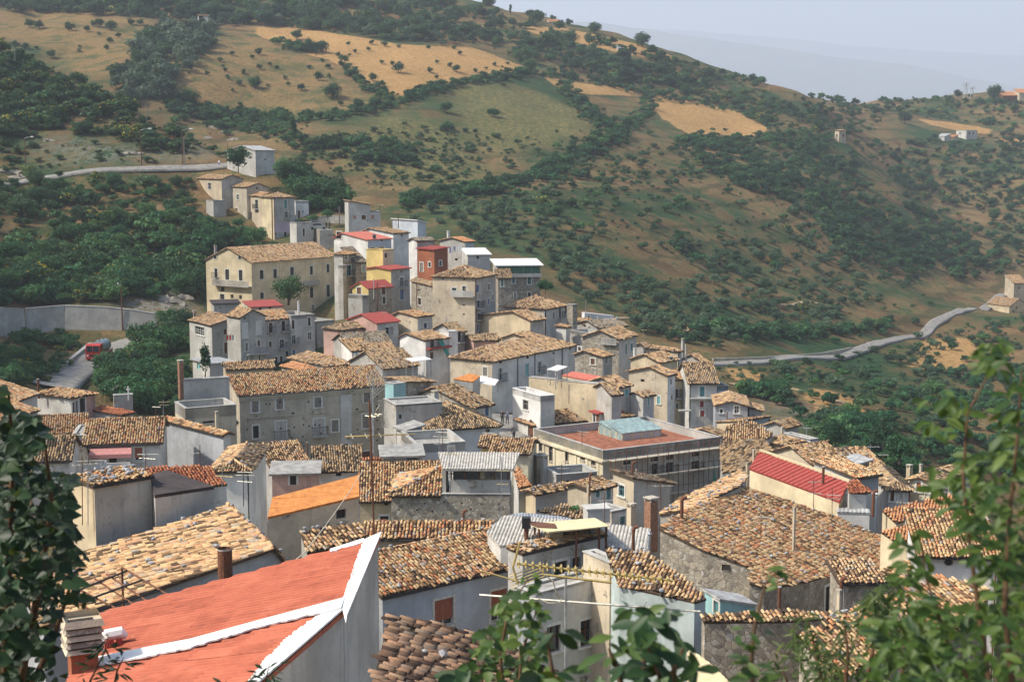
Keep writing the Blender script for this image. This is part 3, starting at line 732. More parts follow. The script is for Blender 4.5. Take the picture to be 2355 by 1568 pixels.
def chimney(root, x, y0, y1, wpx, ty, d, key):
    """x, top row, foot row and width in the picture; d = depth of its foot"""
    dx, dy0 = D(key, x, y0); _, dy1 = D(key, x, y1); sc_ = ZO[key][2]/ZO[key][3]/SS if key != 'D' else 1.
    b0 = P(dx, dy1, d); tp = P(dx, dy0, d)[2]; wm = wpx*sc_/F*d; h = tp - b0[2]
    mb = MB(); a = math.radians(35); u = V3((math.cos(a), math.sin(a), 0)); v = V3((-math.sin(a), math.cos(a), 0))
    if ty in ('pipe', 'rust', 'rustcap', 'zincpipe'):
        r = wm/2; mb.tube([b0 - V3((0, 0, .6)), b0 + V3((0, 0, h))], r, 10, True)
        c = mb.build('flue_pipe', MATS['rust' if ty.startswith('rust') else ('zinc' if ty == 'zincpipe' else 'asbestos')], root, smooth=False)
        if ty == 'rustcap':
            mb = MB(); mb.tube([b0 + V3((0, 0, h)), b0 + V3((r*.6, 0, h + .14)), b0 + V3((r*2.8, 0, h + .22))], r*1.15, 8); mb.build('cowl', MATS['rust'], c)
        elif ty == 'zincpipe':
            mb = MB(); mb.tube([b0 + V3((0, 0, h + .02)), b0 + V3((0, 0, h + .2))], [r*1.8, r*.2], 10); mb.build('cowl', MATS['zinc'], c)
        else:
            mb = MB(); mb.tube([b0 + V3((0, 0, h*.97)), b0 + V3((0, 0, h*.97 + .06))], r*1.18, 10); mb.build('collar', MATS['asbestos'], c)
        return
    mt = {'brick': 'brickwork', 'white': 'white', 'stone': 'stone', 'grey': 'concrete', 'beige': 'beige', 'sand': 'sand'}[ty]; w2 = wm*.72
    mb.box(b0 - u*w2/2 - v*w2/2 - V3((0, 0, 2.)), u*w2, v*w2, (0, 0, h + 2. - .3)); c = mb.build('chimney', MATS[mt], root)
    mb = MB()
    for sx, sy in ((0, 0), (1, 0), (0, 1), (1, 1)): mb.box(b0 - u*w2/2 - v*w2/2 + u*sx*(w2 - .09) + v*sy*(w2 - .09) + V3((0, 0, h - .3)), u*.09, v*.09, (0, 0, .22))
    mb.box(b0 - u*w2*.6 - v*w2*.6 + V3((0, 0, h - .08)), u*w2*1.2, v*w2*1.2, (0, 0, .08)); mb.build('chimney_cap', MATS['mortar' if ty != 'white' else 'white'], c)

def solve_len(Cp, dirv, xpx):
    """length along dirv from Cp to picture column xpx"""
    k = (xpx - CX)/F; fw = lambda q: q[1]*math.cos(T) - q[2]*math.sin(T)
    return float((k*fw(Cp) - Cp[0])/(dirv[0] - k*fw(dirv)))
HOUSES = {}
def H(label, key, C, xL, xR, yb, d, yaw, roof='gableR', tile='tan', wall_='grey', wallR=None, wins=(), winsL=(), pitch=.36, pk=.5,
      lb=None, rb=None, oh=.28, near=False, chim=(), rocks=0, par=.55, floor='slab', name='house', extra=1.5, cat='house'):
    """a house by its nearest corner at the eaves: C = picture point, d = depth; R wall runs right, L wall left from it"""
    cx, cyy = D(key, *C); Cp = P(cx, cyy, d); zt = Cp[2]
    ya = math.radians(yaw); r = V3((math.sin(ya), math.cos(ya), 0)); l = V3((-math.cos(ya), math.sin(ya), 0))
    a = rb if rb else solve_len(Cp, r, D(key, xR, 0)[0]); b = lb if lb else solve_len(Cp, l, D(key, xL, 0)[0])
    a = min(max(a, .8), 60); b = min(max(b, .8), 60)
    zb = P(cx, D(key, 0, yb)[1], d)[2] - extra
    zb = min([zb] + [float(gz(*(Cp + r*s_ + l*t_)[:2])) - .6 for s_ in (0, a) for t_ in (0, b)])
    root = empty(name, (Cp[0], Cp[1], zb), label, cat)
    q = lambda s, t, z=0.: Cp + r*s + l*t + V3((0, 0, z))
    wl = wall_; wr = wallR or wall_; o = oh; planes = []; ridges = []
    zc = dict(C=0., R=0., L=0., B=0.); apR = apL = None; k = pitch
    if roof == 'gableR':
        rise = k*b*min(pk, 1-pk)*1.0; t0 = pk*b; kk0 = rise/t0; kk1 = rise/(b - t0)
        planes = [([q(-o, -o, -o*kk0), q(a+o, -o, -o*kk0), q(a+o, t0, rise), q(-o, t0, rise)], -l - V3((0, 0, kk0))),
                  ([q(-o, b+o, -o*kk1), q(-o, t0, rise), q(a+o, t0, rise), q(a+o, b+o, -o*kk1)], l - V3((0, 0, kk1)))]
        ridges = [(q(-o, t0, rise), q(a+o, t0, rise))]; apL = (pk, zt + rise)
    elif roof == 'gableL':
        rise = k*a*min(pk, 1-pk); s0 = pk*a; kk0 = rise/s0; kk1 = rise/(a - s0)
        planes = [([q(-o, -o, -o*kk0), q(s0, -o, rise), q(s0, b+o, rise), q(-o, b+o, -o*kk0)], -r - V3((0, 0, kk0))),
                  ([q(a+o, -o, -o*kk1), q(a+o, b+o, -o*kk1), q(s0, b+o, rise), q(s0, -o, rise)], r - V3((0, 0, kk1)))]
        ridges = [(q(s0, -o, rise), q(s0, b+o, rise))]; apR = (pk, zt + rise)
    elif roof == 'hip':
        hh = min(a, b)/2; rise = k*hh; e = -o*k
        if a >= b: m1, m2 = (hh, b/2), (a - hh, b/2)
        else: m1, m2 = (a/2, hh), (a/2, b - hh)
        A1, A2 = q(*m1, rise), q(*m2, rise); c00, c10, c11, c01 = q(-o, -o, e), q(a+o, -o, e), q(a+o, b+o, e), q(-o, b+o, e)
        if a >= b: planes = [([c00, c10, A2, A1], -l - V3((0,0,k))), ([c10, c11, A2], r - V3((0,0,k))), ([c11, c01, A1, A2], l - V3((0,0,k))), ([c01, c00, A1], -r - V3((0,0,k)))]
        else: planes = [([c00, c10, A1], -l - V3((0,0,k))), ([c10, c11, A2, A1], r - V3((0,0,k))), ([c11, c01, A2], l - V3((0,0,k))), ([c01, c00, A1, A2], -r - V3((0,0,k)))]
        ridges = [(A1, A2), (c00, A1), (c10, A2 if a >= b else A1), (c01, A1 if a >= b else A2)]
    elif roof in ('-l', '+l', '-r', '+r'):
        g = {'-l': (0, k), '+l': (0, -k), '-r': (k, 0), '+r': (-k, 0)}[roof]; zf = lambda s, t: g[0]*s + g[1]*t
        dn = {'-l': -l, '+l': l, '-r': -r, '+r': r}[roof] - V3((0, 0, k))
        planes = [([q(s, t, zf(s, t)) for s, t in ((-o, -o), (a+o, -o), (a+o, b+o), (-o, b+o))], dn)]
        zc = dict(C=0., R=zf(a, 0), L=zf(0, b), B=zf(a, b))
    wall(root, q(0, 0), q(a, 0), zb, zt + zc['C'], zt + zc['R'], apR, wr, wins, key)
    wall(root, q(0, b), q(0, 0), zb, zt + zc['L'], zt + zc['C'], (1 - apL[0], apL[1]) if apL else None, wl, winsL, key)
    wall(root, q(a, 0), q(a, b), zb, zt + zc['R'], zt + zc['B'], apL, wr, (), key)
    wall(root, q(a, b), q(0, b), zb, zt + zc['B'], zt + zc['L'], (1 - apR[0], apR[1]) if apR else None, wl, (), key)
    if roof == 'flat':
        mb = MB(); tk = .22
        mb.box(q(0, 0, -par), r*a, l*tk, (0, 0, par)); mb.box(q(0, b - tk, -par), r*a, l*tk, (0, 0, par)); mb.box(q(0, tk, -par), r*tk, l*(b - 2*tk), (0, 0, par)); mb.box(q(a - tk, tk, -par), r*tk, l*(b - 2*tk), (0, 0, par))
        mb.box(q(-.05, -.05, .0), r*(a + .1), l*(tk + .1), (0, 0, .06)); mb.box(q(-.05, tk + .05, .0), r*(tk + .1), l*(b - tk), (0, 0, .06))
        mb.box(q(a - tk - .05, tk + .05, 0), r*(tk + .1), l*(b - tk), (0, 0, .06)); mb.box(q(tk + .05, b - tk - .05, 0), r*(a - 2*tk - .1), l*(tk + .1), (0, 0, .06))
        mb.build('parapet', MATS['concrete' if wl not in ('white', 'yellow') else wl], root)
        planes = [([q(tk, tk, -par), q(a - tk, tk, -par), q(a - tk, b - tk, -par), q(tk, b - tk, -par)], -l - V3((0, 0, .001)))]
        make_roof(root, planes, floor)
    elif planes:
        make_roof(root, planes, tile, near, ridges, rocks)
    if planes and roof in ('gableR', 'hip', '-l') and tile in TILE_RAMPS and d > 60:
        mb = MB(); z_ = planes[0][0][0][2] - .1; e0 = q(-.1, -o - .02); e1 = q(a + .1, -o - .02); mb.tube([(e0[0], e0[1], z_), (e1[0], e1[1], z_)], .055, 5); mb.build('gutter', MATS['iron_dark'], root)
        if random.random() < .55:
            e0 = q(a*random.choice([.03, .97]), -.09); mb = MB(); mb.tube([(e0[0], e0[1], zt - .25), (e0[0], e0[1], zb)], .05, 5); mb.build('drainpipe', MATS[random.choice(['iron_dark', 'zinc', 'rust'])], root)
    for c in chim:
        xx = D(key, c[0], 0)[0]; s_ = solve_len(Cp, r, xx) if xx > cx else solve_len(Cp, l, xx)
        dd = (Cp + (r if xx > cx else l)*min(max(s_, 0), a if xx > cx else b))[1]
        chimney(root, c[0], c[1], c[2], c[3], c[4], dd + (c[5] if len(c) > 5 else 2.), key)
    HOUSES[label] = dict(root=root, q=q, a=a, b=b, zt=zt, zb=zb, r=r, l=l, Cp=Cp)
    return HOUSES[label]
def PH(label, key, pts, ref, d, head, slope, tile='tan', wall_='grey', base=4., wins=None, near=False, rocks=0, chim=(), walls=None, name='house', cat='house', lift=0., ridge=()):
    """an irregular house: its roof is a tilted plane (falling towards heading 'head' by 'slope') seen through the outline pts; walls drop from the outline"""
    h = math.radians(head); dv = V3((math.sin(h), math.cos(h), 0)); p0 = P(*D(key, *pts[ref]), d)
    nrm = V3((dv[0]*slope, dv[1]*slope, 1.))      # z = z0 - slope * dv.(p - p0)
    out = []
    for q in pts:
        r = ray(*D(key, *q)); out.append(r*float(np.dot(nrm, p0)/np.dot(nrm, r)))
    zb = min([min(q[2] for q in out) - base] + [float(gz(q[0], q[1])) - .6 for q in out]); root = empty(name, (p0[0], p0[1], zb), label, cat)
    n = len(out); area = sum(out[i][0]*out[(i+1) % n][1] - out[(i+1) % n][0]*out[i][1] for i in range(n))
    cen = np.mean(out, 0)
    for i in range(n):
        a, b = out[i], out[(i+1) % n]
        if walls is not None and i not in walls: continue
        ins = [cen + (q - cen)*.985 for q in (a, b)]
        if area > 0: wall(root, ins[0], ins[1], zb, a[2] - .1, b[2] - .1, None, wall_, (wins or {}).get(i, ()), key)
        else: wall(root, ins[1], ins[0], zb, b[2] - .1, a[2] - .1, None, wall_, (wins or {}).get(i, ()), key)
    make_roof(root, [(out, dv - V3((0, 0, slope)))], tile, near, [(out[i], out[j]) for i, j in ridge], rocks)
    for c in chim: chimney(root, c[0], c[1], c[2], c[3], c[4], d + (c[5] if len(c) > 5 else 0.), key)
    HOUSES[label] = dict(root=root, out=out, zb=zb)
    return HOUSES[label]

# ------------------------------------------------------------------ the village, farthest row first
# --- top of the village, on the slope under the upper road
H('plain grey block house with a low gable beside a green tree at the top road', 'r', (242,1064), 40, 376, 1225, 352, 42, 'gableR', 'tin', 'palegrey', 'palegrey', pitch=.2, wins=[('vn',310,1130,8,10)])
H('small beige house with one white-framed upper window at the upper end of the row', 'a', (592,195), 360, 790, 480, 338, 62, 'gableL', 'tan', 'beige', 'grey',
  winsL=[('w',480,262,30,62), ('v',478,372,28,35), ('d',555,435,32,75,'paint_orange')], wins=[('v',735,168,10,14)])  # grey right wall: shade put into the colour of the beige house
H('low grey concrete annexe leaning on the uppermost beige house', 'a', (515,398), 315, 600, 470, 331, 62, 'flat', wall_='concrete', lb=6, rb=3, par=.2)
H('beige house with four small windows, second in the upper row', 'a', (826,270), 592, 1025, 600, 329, 62, 'gableL', 'tan', 'palazzo', 'palazzo',
  winsL=[('w',650,372,22,48), ('w',742,366,24,50), ('d',690,497,26,62,'wood_brown'), ('d',730,497,22,62,'wood_brown')], wins=[('v',922,278,16,24)], chim=[(622,232,262,18,'white')])
H('beige house with a green balcony door, third in the upper row', 'a', (966,352), 828, 1120, 640, 322, 62, 'gableL', 'orange', 'beige', 'grey',
  winsL=[('b',918,430,26,84,'shutter_green'), ('d',862,540,28,76,'wood_brown')])
H('house with a sunlit cream side, dark drainpipe and grey front above a lilac ground floor', 'a', (1076,364), 962, 1270, 690, 317, 52, 'hip', 'tan', 'cream', 'grey',
  wins=[('s',1188,430,26,84,'paint_teal'), ('b',1197,528,28,66,'paint_white'), ('d',1185,700,26,64,'wood_dark')])
q_ = HOUSES['house with a sunlit cream side, dark drainpipe and grey front above a lilac ground floor']; mb = MB()
zA = P(*D('a', 1150, 602), 317)[2]
mb.box(q_['q'](.02, -.03) * V3((1,1,0)) + V3((0, 0, zA - 2.2)), q_['r']*(q_['a']*.72), -q_['l']*.03, (0, 0, 2.2)); mb.build('painted_band', MATS['lilac'], q_['root'])
mb = MB(); e_ = q_['q'](-.1, .7); mb.tube([(e_[0], e_[1], q_['zb']), (e_[0], e_[1], q_['zt'] + .3)], .09, 6); mb.build('drainpipe', MATS['rust'], q_['root'])
H('small white house with a roof terrace at the right end of the upper row', 'a', (1280,402), 1272, 1402, 585, 327, 60, 'flat', wall_='white', lb=5, wins=[('d',1312,530,22,78,'wood_brown'), ('v',1350,500,12,16)])
H('low white outbuilding with a dark doorway below the upper row', 'a', (1290,605), 1280, 1445, 750, 309, 60, 'flat', wall_='palegrey', lb=4, wins=[('d',1357,690,20,72,'wood_dark')], par=.2)
H('pale house with an orange-edged lean-to roof and three ground openings', 'c', (300,104), 290, 502, 275, 300, 76, '+r', 'orange', 'palegrey', 'palegrey', lb=6, pitch=.15,
  wins=[('sn',358,255,26,26,'paint_pink'), ('d',443,258,40,42,'wood_brown')])
H('low pale wing with a white roof railing beside the lean-to house', 'c', (502,205), 500, 600, 278, 301, 76, 'flat', wall_='palegrey', lb=5, wins=[('sn',527,255,26,32,'paint_pink')], par=.15)
H('white gable house with brown shutters and a pinkish red roof', 'c', (482,464), 165, 700, 625, 258, 42, 'gableR', 'pinkred', 'white', 'bluewhite', pk=.74, pitch=.42,
  winsL=[('b',215,425,44,66,'wood_brown')], wins=[('d',612,462,26,36,'wood_brown'), ('d',540,440,24,34,'wood_brown'), ('s',603,545,56,24,'wood_brown'), ('s',523,546,40,18,'wood_brown')])
H('white house with a tan tiled roof behind the red-roofed white house', 'c', (718,404), 425, 862, 625, 268, 40, 'gableR', 'tan', 'white', 'white', pk=.74, pitch=.34, wins=[('v',740,412,12,16), ('d',798,418,16,40,'wood_brown')], chim=[(766,215,330,8,'rust',4)])
H('pale blue shed with a single-pitch roof at the far edge of the village', 'c', (945,284), 712, 1022, 450, 276, 55, '+r', 'white', 'bluewhite', 'bluewhite', pitch=.22)
H('narrow dark stone house with a ragged tile roof beside the brick-red house', 'c', (940,474), 862, 1098, 690, 251, 48, 'gableR', 'grey', 'white', 'grey', wins=[('v',900,450,14,30)])
H('brick-red house with a grey door standing over a lane', 'c', (1100,556), 944, 1225, 805, 246, 50, '-r', 'farred', 'brick', 'brick', pitch=.1,
  winsL=[('d',983,722,30,84,'wood_grey'), ('w',1057,697,22,46,'wood_brown'), ('v',1065,572,12,22)], wins=[('w',1158,685,22,44,'wood_brown')])
H('grey house hung with white laundry under a flat tan roof', 'c', (1388,482), 1152, 1470, 665, 259, 42, 'gableR', 'bigorange', 'grey', 'bluewhite', pitch=.2, winsL=[('v',1305,650,26,22)], chim=[(1232,382,440,30,'white',6)])
H('low whitewashed house under a white sheet roof near the olive grove', 'c', (1412,604), 1395, 1620, 690, 251, 76, '-l', 'white', 'palegrey', 'palegrey', lb=5, pitch=.16, wins=[('v',1505,630,22,30)])
H('stone house with a band of green glazing under a white flat roof', 'c', (1694,704), 1680, 2088, 1005, 238, 82, '-l', 'white', 'grey', 'stone', lb=7, pitch=.08, oh=.5,
  wins=[('w',1838,840,26,66,'paint_aqua'), ('w',1985,848,30,66,'paint_aqua'), ('w',1732,868,22,66,'paint_aqua'), ('d',1852,985,18,50,'wood_grey'), ('d',1985,975,26,36,'wood_dark')])
q_ = HOUSES['stone house with a band of green glazing under a white flat roof']
for i in range(5):
    mb = MB(); a_ = q_['a']*(.02 + i*.194)
    mb.box(q_['q'](a_, -.05, -1.35), q_['r']*(q_['a']*.185), q_['l']*.03, (0, 0, 1.15)); mb.build('pane', MATS['shutter_green'], q_['root'])
mb = MB(); mb.box(q_['q'](-.1, -.6, -2.0), q_['r']*(q_['a'] + .2), q_['l']*.6, (0, 0, .5)); mb.build('balcony', MATS['concrete'], q_['root'])
H('small stone wing with a patch of old tiles before the glazed house', 'c', (1695,818), 1688, 1818, 1010, 231, 82, '-l', 'dark', 'stone', lb=3, wins=[('w',1732,868,22,66,'paint_aqua')])
H('tall grey corner house with a hipped roof and narrow blue doors', 'c', (1478,816), 1084, 1672, 1345, 212, 22, 'hip', 'tan', 'beige', 'grey', pitch=.40,
  winsL=[('w',1378,930,32,62,'wood_grey'), ('v',1375,1075,20,14), ('v',1375,1160,18,14), ('vn',1180,830,18,16), ('vn',1380,835,18,16), ('w',1285,940,40,52,'paint_teal')],
  wins=[('s',1503,920,24,72,'paint_blue'), ('w',1610,905,18,60,'wood_grey'), ('b',1512,1065,28,70,'paint_blue'), ('s',1606,1040,16,56,'paint_blue'), ('w',1647,1000,14,56,'wood_grey'), ('b',1513,1180,24,56,'wood_grey'), ('w',1605,1182,16,58,'wood_grey'), ('d',1507,1285,22,70,'paint_blue')])
q_ = HOUSES['tall grey corner house with a hipped roof and narrow blue doors']; zA = P(*D('c', 1478, 1002), 212)[2]
mb = MB(); e_ = q_['Cp']*V3((1,1,0)); mb.box(e_ + V3((0, 0, zA)) - q_['r']*.02, q_['l']*(q_['b']*.52), -q_['r']*.7, (0, 0, .18)); bal_ = mb.build('balcony', MATS['concrete'], q_['root'])
mb = MB(); mb.box(e_ + V3((0, 0, zA + .18)) - q_['r']*.66, q_['l']*(q_['b']*.52), -q_['r']*.06, (0, 0, .8)); mb.build('balustrade', MATS['concrete'], bal_)
H('rubble stone house with two white-framed windows left of the tall corner house', 'c', (1174,908), 886, 1246, 1175, 221, 68, 'hip', 'dark', 'stone', 'stone', pitch=.5,
  winsL=[('w',963,1040,30,66,'wood_brown'), ('w',1130,1028,32,72,'wood_brown'), ('v',955,935,22,18)], chim=[(938,860,1060,9,'rust',-1)])
H('plain bright yellow house block with a blank side wall', 'c', (622,562), 468, 722, 740, 241, 38, 'flat', wall_='yellow', wallR='cream', wins=[('v',650,613,22,42)], par=.15)
H('yellow-sided house with a red roof and grey front with white-framed doors', 'c', (697,742), 470, 872, 1060, 235, 36, 'gableR', 'farred', 'yellow', 'grey', pitch=.16, pk=.62,
  wins=[('b',798,858,34,88,'paint_white'), ('s',798,975,34,98,'paint_blue'), ('v',795,762,16,22)])
H('little yellow gable house with brown door leaves and a dark red roof', 'c', (487,914), 337, 702, 1115, 228, 40, 'gableR', 'farred', 'yellow', 'stone', pitch=.5,
  winsL=[('d',400,935,38,92,'wood_brown')], wins=[('s',627,940,36,72,'wood_brown'), ('w',633,1030,28,66,'wood_brown')], chim=[(537,830,985,9,'pipe',-2), (572,855,1100,9,'rust',-3)])
H('grey walled terrace in front of the little yellow gable house', 'c', (430,988), 298, 490, 1140, 225, 40, 'flat', wall_='grey', wins=[('v',410,1030,20,60)])
H('narrow grey house with turquoise balcony door and reddish tiles', 'c', (247,596), 168, 368, 945, 246, 34, 'hip', 'orange', 'palegrey', 'stone',
  wins=[('w',280,628,24,48,'paint_white'), ('b',308,750,42,98,'paint_aqua')])
H('low stone house with one turquoise window beside the narrow grey house', 'c', (370,672), 366, 468, 850, 247, 60, '-l', 'grey', 'stone', lb=6, wins=[('s',442,735,24,56,'paint_aqua')])
H('plain grey stair block beside the big cream villa', 'c', (250,706), 206, 300, 965, 243, 34, 'flat', wall_='grey', rb=.9)
H('big cream villa with tall dark windows and a long tiled roof', 'a', (868,968), 445, 1656, 1345, 262, 35.8, 'gableR', 'tan', 'cream', 'cream', pitch=.40, name='villa', cat='villa',
  winsL=[('b',540,1070,26,86,'wood_dark'), ('s',645,1085,36,98,'wood_dark'), ('s',770,1092,34,100,'wood_dark'), ('v',600,1222,32,40), ('v',690,1288,26,36), ('v',768,1295,26,36), ('d',598,1290,40,48,'wood_dark'), ('w',535,925,24,28,'wood_dark'), ('w',762,928,24,30,'wood_dark')],
  wins=[('s',965,1085,34,84,'wood_dark'), ('s',1090,1075,32,82,'wood_dark'), ('s',1248,1055,34,80,'wood_dark'), ('s',1428,1045,26,80,'wood_dark'), ('s',1582,1027,24,78,'wood_dark'),
        ('s',968,1280,34,56,'wood_dark'), ('s',1430,1250,30,100,'wood_dark'), ('s',1585,1235,28,108,'wood_dark'), ('d',1445,1390,26,50,'wood_grey'), ('s',1595,1370,24,40,'wood_grey')], chim=[(535,812,895,26,'grey',6)])
q_ = HOUSES['big cream villa with tall dark windows and a long tiled roof']
zA = P(*D('a', 868, 1205), 262)[2]; e_ = q_['Cp']*V3((1,1,0)); mb = MB()
mb.box(e_ + V3((0, 0, zA)) - q_['r']*.02, q_['l']*(q_['b']*.80), -q_['r']*.9, (0, 0, .2)); bal_ = mb.build('balcony', MATS['concrete'], q_['root'])
mb = MB(); mb.box(e_ + V3((0, 0, zA + 1.0)) - q_['r']*.82, q_['l']*(q_['b']*.80), -q_['r']*.1, (0, 0, .12))
for i in range(40): mb.box(e_ + V3((0, 0, zA + .2)) - q_['r']*.84 + q_['l']*(q_['b']*.80*i/40.), q_['l']*.12, -q_['r']*.06, (0, 0, .8))
mb.build('balustrade', MATS['concrete'], bal_)
zA = P(*D('a', 1340, 1140), 285)[2]; mb = MB(); mb.box(q_['q'](q_['a']*.55, 0)*V3((1,1,0)) + V3((0, 0, zA)), q_['r']*(q_['a']*.2), -q_['l']*.9, (0, 0, .18)); mb.box(q_['q'](q_['a']*.55, -.84)*V3((1,1,0)) + V3((0, 0, zA + .18)), q_['r']*(q_['a']*.2), -q_['l']*.06, (0, 0, .75)); mb.build('balcony', MATS['concrete'], q_['root'])
for s_ in (.0, .315, .62, .985):      # corner pilasters
    mb = MB(); mb.box(q_['q'](q_['a']*s_, -.06)*V3((1,1,0)) + V3((0, 0, q_['zb'])), q_['r']*.6, q_['l']*.06, (0, 0, q_['zt'] - q_['zb'] - .15)); mb.build('pilaster', MATS['cream'], q_['root'])
mb = MB(); mb.box(q_['q'](-.1, -.22, -.45), q_['r']*(q_['a'] + .2), q_['l']*.22, (0, 0, .3)); mb.build('cornice', MATS['cream'], q_['root'])
# --- row below the villa
H('small outhouse under a black roof behind the left grey house', 'b', (520,178), 510, 756, 260, 233, 70, '-l', 'bitumen', 'grey', lb=3, pitch=.1)
H('low house under a half red, half orange sheet roof below the villa', 'b', (872,208), 860, 1150, 260, 226, 62, '-l', 'farred', 'palegrey', lb=4, pitch=.14, wins=[('v',1043,214,26,30), ('v',950,222,26,26)])
H('left grey house with a white many-paned window and a red cloth drying', 'b', (500,376), 291, 692, 695, 216, 56, '-r', 'tan', 'palegrey', 'grey', pitch=.30,
  winsL=[('wg',388,430,84,80,'paint_white')], wins=[('d',632,590,30,100,'wood_brown'), ('sn',625,440,24,50,'wood_brown')], chim=[(340,240,300,30,'stone',3)])
H('tall grey house with tall white doors and a long rusty balcony', 'b', (765,302), 640, 998, 745, 211, 54, 'gableL', 'tan', 'grey', 'grey', pitch=.5,
  wins=[('s',810,430,40,132,'paint_white'), ('s',937,405,38,118,'paint_white'), ('v',805,312,16,20), ('s',825,580,24,76,'wood_grey'), ('s',938,545,24,56,'wood_brown'), ('w',833,700,22,58,'paint_white'), ('w',908,685,12,46,'paint_white'), ('d',945,678,16,58,'wood_brown')])
q_ = HOUSES['tall grey house with tall white doors and a long rusty balcony']; zA = P(*D('b', 765, 660), 211)[2]; mb = MB()
mb.box(q_['q'](q_['a']*.2, 0)*V3((1,1,0)) + V3((0, 0, zA)), q_['r']*(q_['a']*.85), -q_['l']*.8, (0, 0, .16)); bal_ = mb.build('balcony', MATS['concrete'], q_['root'])
mb = MB(); o_ = q_['q'](q_['a']*.2, -.76)*V3((1,1,0)) + V3((0, 0, zA + .16)); mb.box(o_ + V3((0,0,.85)), q_['r']*(q_['a']*.85), q_['l']*.03, (0, 0, .04))
for i in range(40): mb.box(o_ + q_['r']*(q_['a']*.85*i/40.), q_['r']*.025, q_['l']*.025, (0, 0, .85))
mb.build('railing', MATS['zinc'], bal_)
H('grey balcony house with a shallow tile roof left of the flat-topped house', 'b', (1000,324), 985, 1236, 745, 217, 50, 'gableR', 'orange', 'grey', 'palegrey', lb=6,
  wins=[('b',1050,402,34,88,'wood_brown'), ('b',1168,385,34,92,'wood_brown'), ('b',1155,552,40,84,'paint_white'), ('s',1046,555,22,50,'wood_brown'), ('d',1100,706,26,66,'wood_dark'), ('d',1148,700,24,66,'wood_dark'), ('d',1202,650,26,60,'wood_dark')])
H('flat-topped grey house with white-framed windows and plants on the balcony', 'b', (1238,292), 1230, 1458, 745, 219, 50, 'flat', wall_='palegrey', lb=6,
  wins=[('w',1255,372,30,84,'wood_brown'), ('w',1408,345,26,76,'wood_brown'), ('b',1263,512,38,84,'paint_white'), ('w',1413,480,34,72,'paint_white'), ('d',1260,640,38,66,'paint_blue')], chim=[(1310,155,250,22,'white',5)])
H('pink house with three white-framed windows under a wide hipped roof', 'b', (1692,418), 1540, 2040, 565, 205, 44, 'hip', 'dark', 'pink', 'pink', wins=[('w',1735,455,24,50,'wood_grey'), ('w',1830,443,24,50,'wood_grey'), ('w',1942,424,30,54,'wood_grey')], chim=[(1755,335,400,14,'rust',3)])
H('grey and pink house with a rusty orange sheet roof and flowerpots', 'b', (2040,354), 2030, 2238, 565, 206, 46, 'gableR', 'farred', 'pink', 'palegrey', lb=7, pitch=.3, wins=[('b',2133,428,34,58,'wood_dark')], chim=[(2100,262,300,50,'grey',4)])
H('tiled house with a sloping blank gable beside the pink house', 'c', (945,1178), 732, 1082, 1320, 208, 44, 'gableR', 'orange', 'beige', 'palegrey', pk=.8, pitch=.4, wins=[('w',1018,1265,30,50,'paint_blue'), ('b',900,1275,28,50,'wood_dark')])
H('old tiled house on the lane below the tall corner house', 'c', (1275,1320), 1090, 1386, 1425, 204, 46, 'gableR', 'dark', 'grey', 'grey', pitch=.45, wins=[('b',1333,1372,30,86,'wood_brown')], chim=[(1208,1195,1260,16,'pipe',4)])
H('white house with a green awning on its red balcony', 'd', (430,514), 190, 646, 705, 196, 44, 'gableR', 'tan', 'white', 'white', pk=.72, pitch=.42,
  wins=[('b',492,560,32,84,'wood_brown'), ('d',487,660,30,60,'wood_brown'), ('v',630,655,12,46)])
q_ = HOUSES['white house with a green awning on its red balcony']; zA = P(*D('d', 430, 605), 196)[2]; mb = MB(); mb.box(q_['q'](.1, 0)*V3((1,1,0)) + V3((0,0,zA)), q_['r']*(q_['a'] - .2), -q_['l']*.8, (0, 0, .25)); mb.build('balcony', MATS['sheet_darkred'], q_['root'])
mb = MB(); o_ = q_['q'](q_['a']*.5, -.02, -.1); mb.prism([o_, o_ + q_['r']*.9, o_ + q_['r']*1.4 - q_['l']*1.0 + V3((0,0,-2.2)), o_ + q_['r']*.7 - q_['l']*1.0 + V3((0,0,-2.2))], (0, 0, .03)); mb.build('awning', MATS['net_green'], q_['root'])
H('white wall block joined to the green-awning house', 'd', (646,440), 560, 730, 700, 199, 44, 'flat', wall_='white', par=.1)
H('dark low tiled house in front of the pink house', 'b', (1770,562), 1735, 2168, 640, 197, 66, 'gableR', 'grey', 'grey', lb=7, pitch=.36)
H('small white house with a stair and sunlit tiles in the middle lane', 'b', (1806,612), 1772, 1990, 735, 191, 62, '-l', 'tan', 'white', 'bluewhite', lb=4, pitch=.25, wins=[('d',1840,690,36,60,'paint_aqua')])
H('small tiled house right of the white stair house', 'b', (2010,664), 1990, 2255, 740, 190, 58, 'gableR', 'tan', 'grey', lb=7, wins=[('wn',2335,610,40,30)])
H('wide dark-tiled house left of the white canopy', 'b', (2090,772), 2060, 2420, 860, 182, 52, 'gableR', 'dark', 'grey', lb=8, pitch=.42)
H('broad hip-roofed house behind the long palazzo', 'b', (1590,752), 1225, 1818, 830, 188, 52, 'hip', 'tan', 'grey', 'palegrey', pitch=.42)
H('orange pyramid roof peeping over the long palazzo roof', 'b', (1345,790), 1150, 1480, 860, 176, 50, 'hip', 'bigorange', 'beige', pitch=.42)
H('pale tool shed with a grey tin roof and blue door by the brick chimney', 'g', (480,142), 322, 722, 275, 190, 52, '+r', 'tin', 'palegrey', 'palegrey', pitch=.03, winsL=[('d',378,170,30,56,'paint_aqua')])
H('low tiled outbuilding with a water drum on the roof', 'g', (640,196), 612, 1078, 250, 184, 72, 'gableR', 'tan', 'beige', lb=4, pitch=.32, chim=[(945,150,200,60,'grey',2), (748,120,200,14,'pipe',2)])
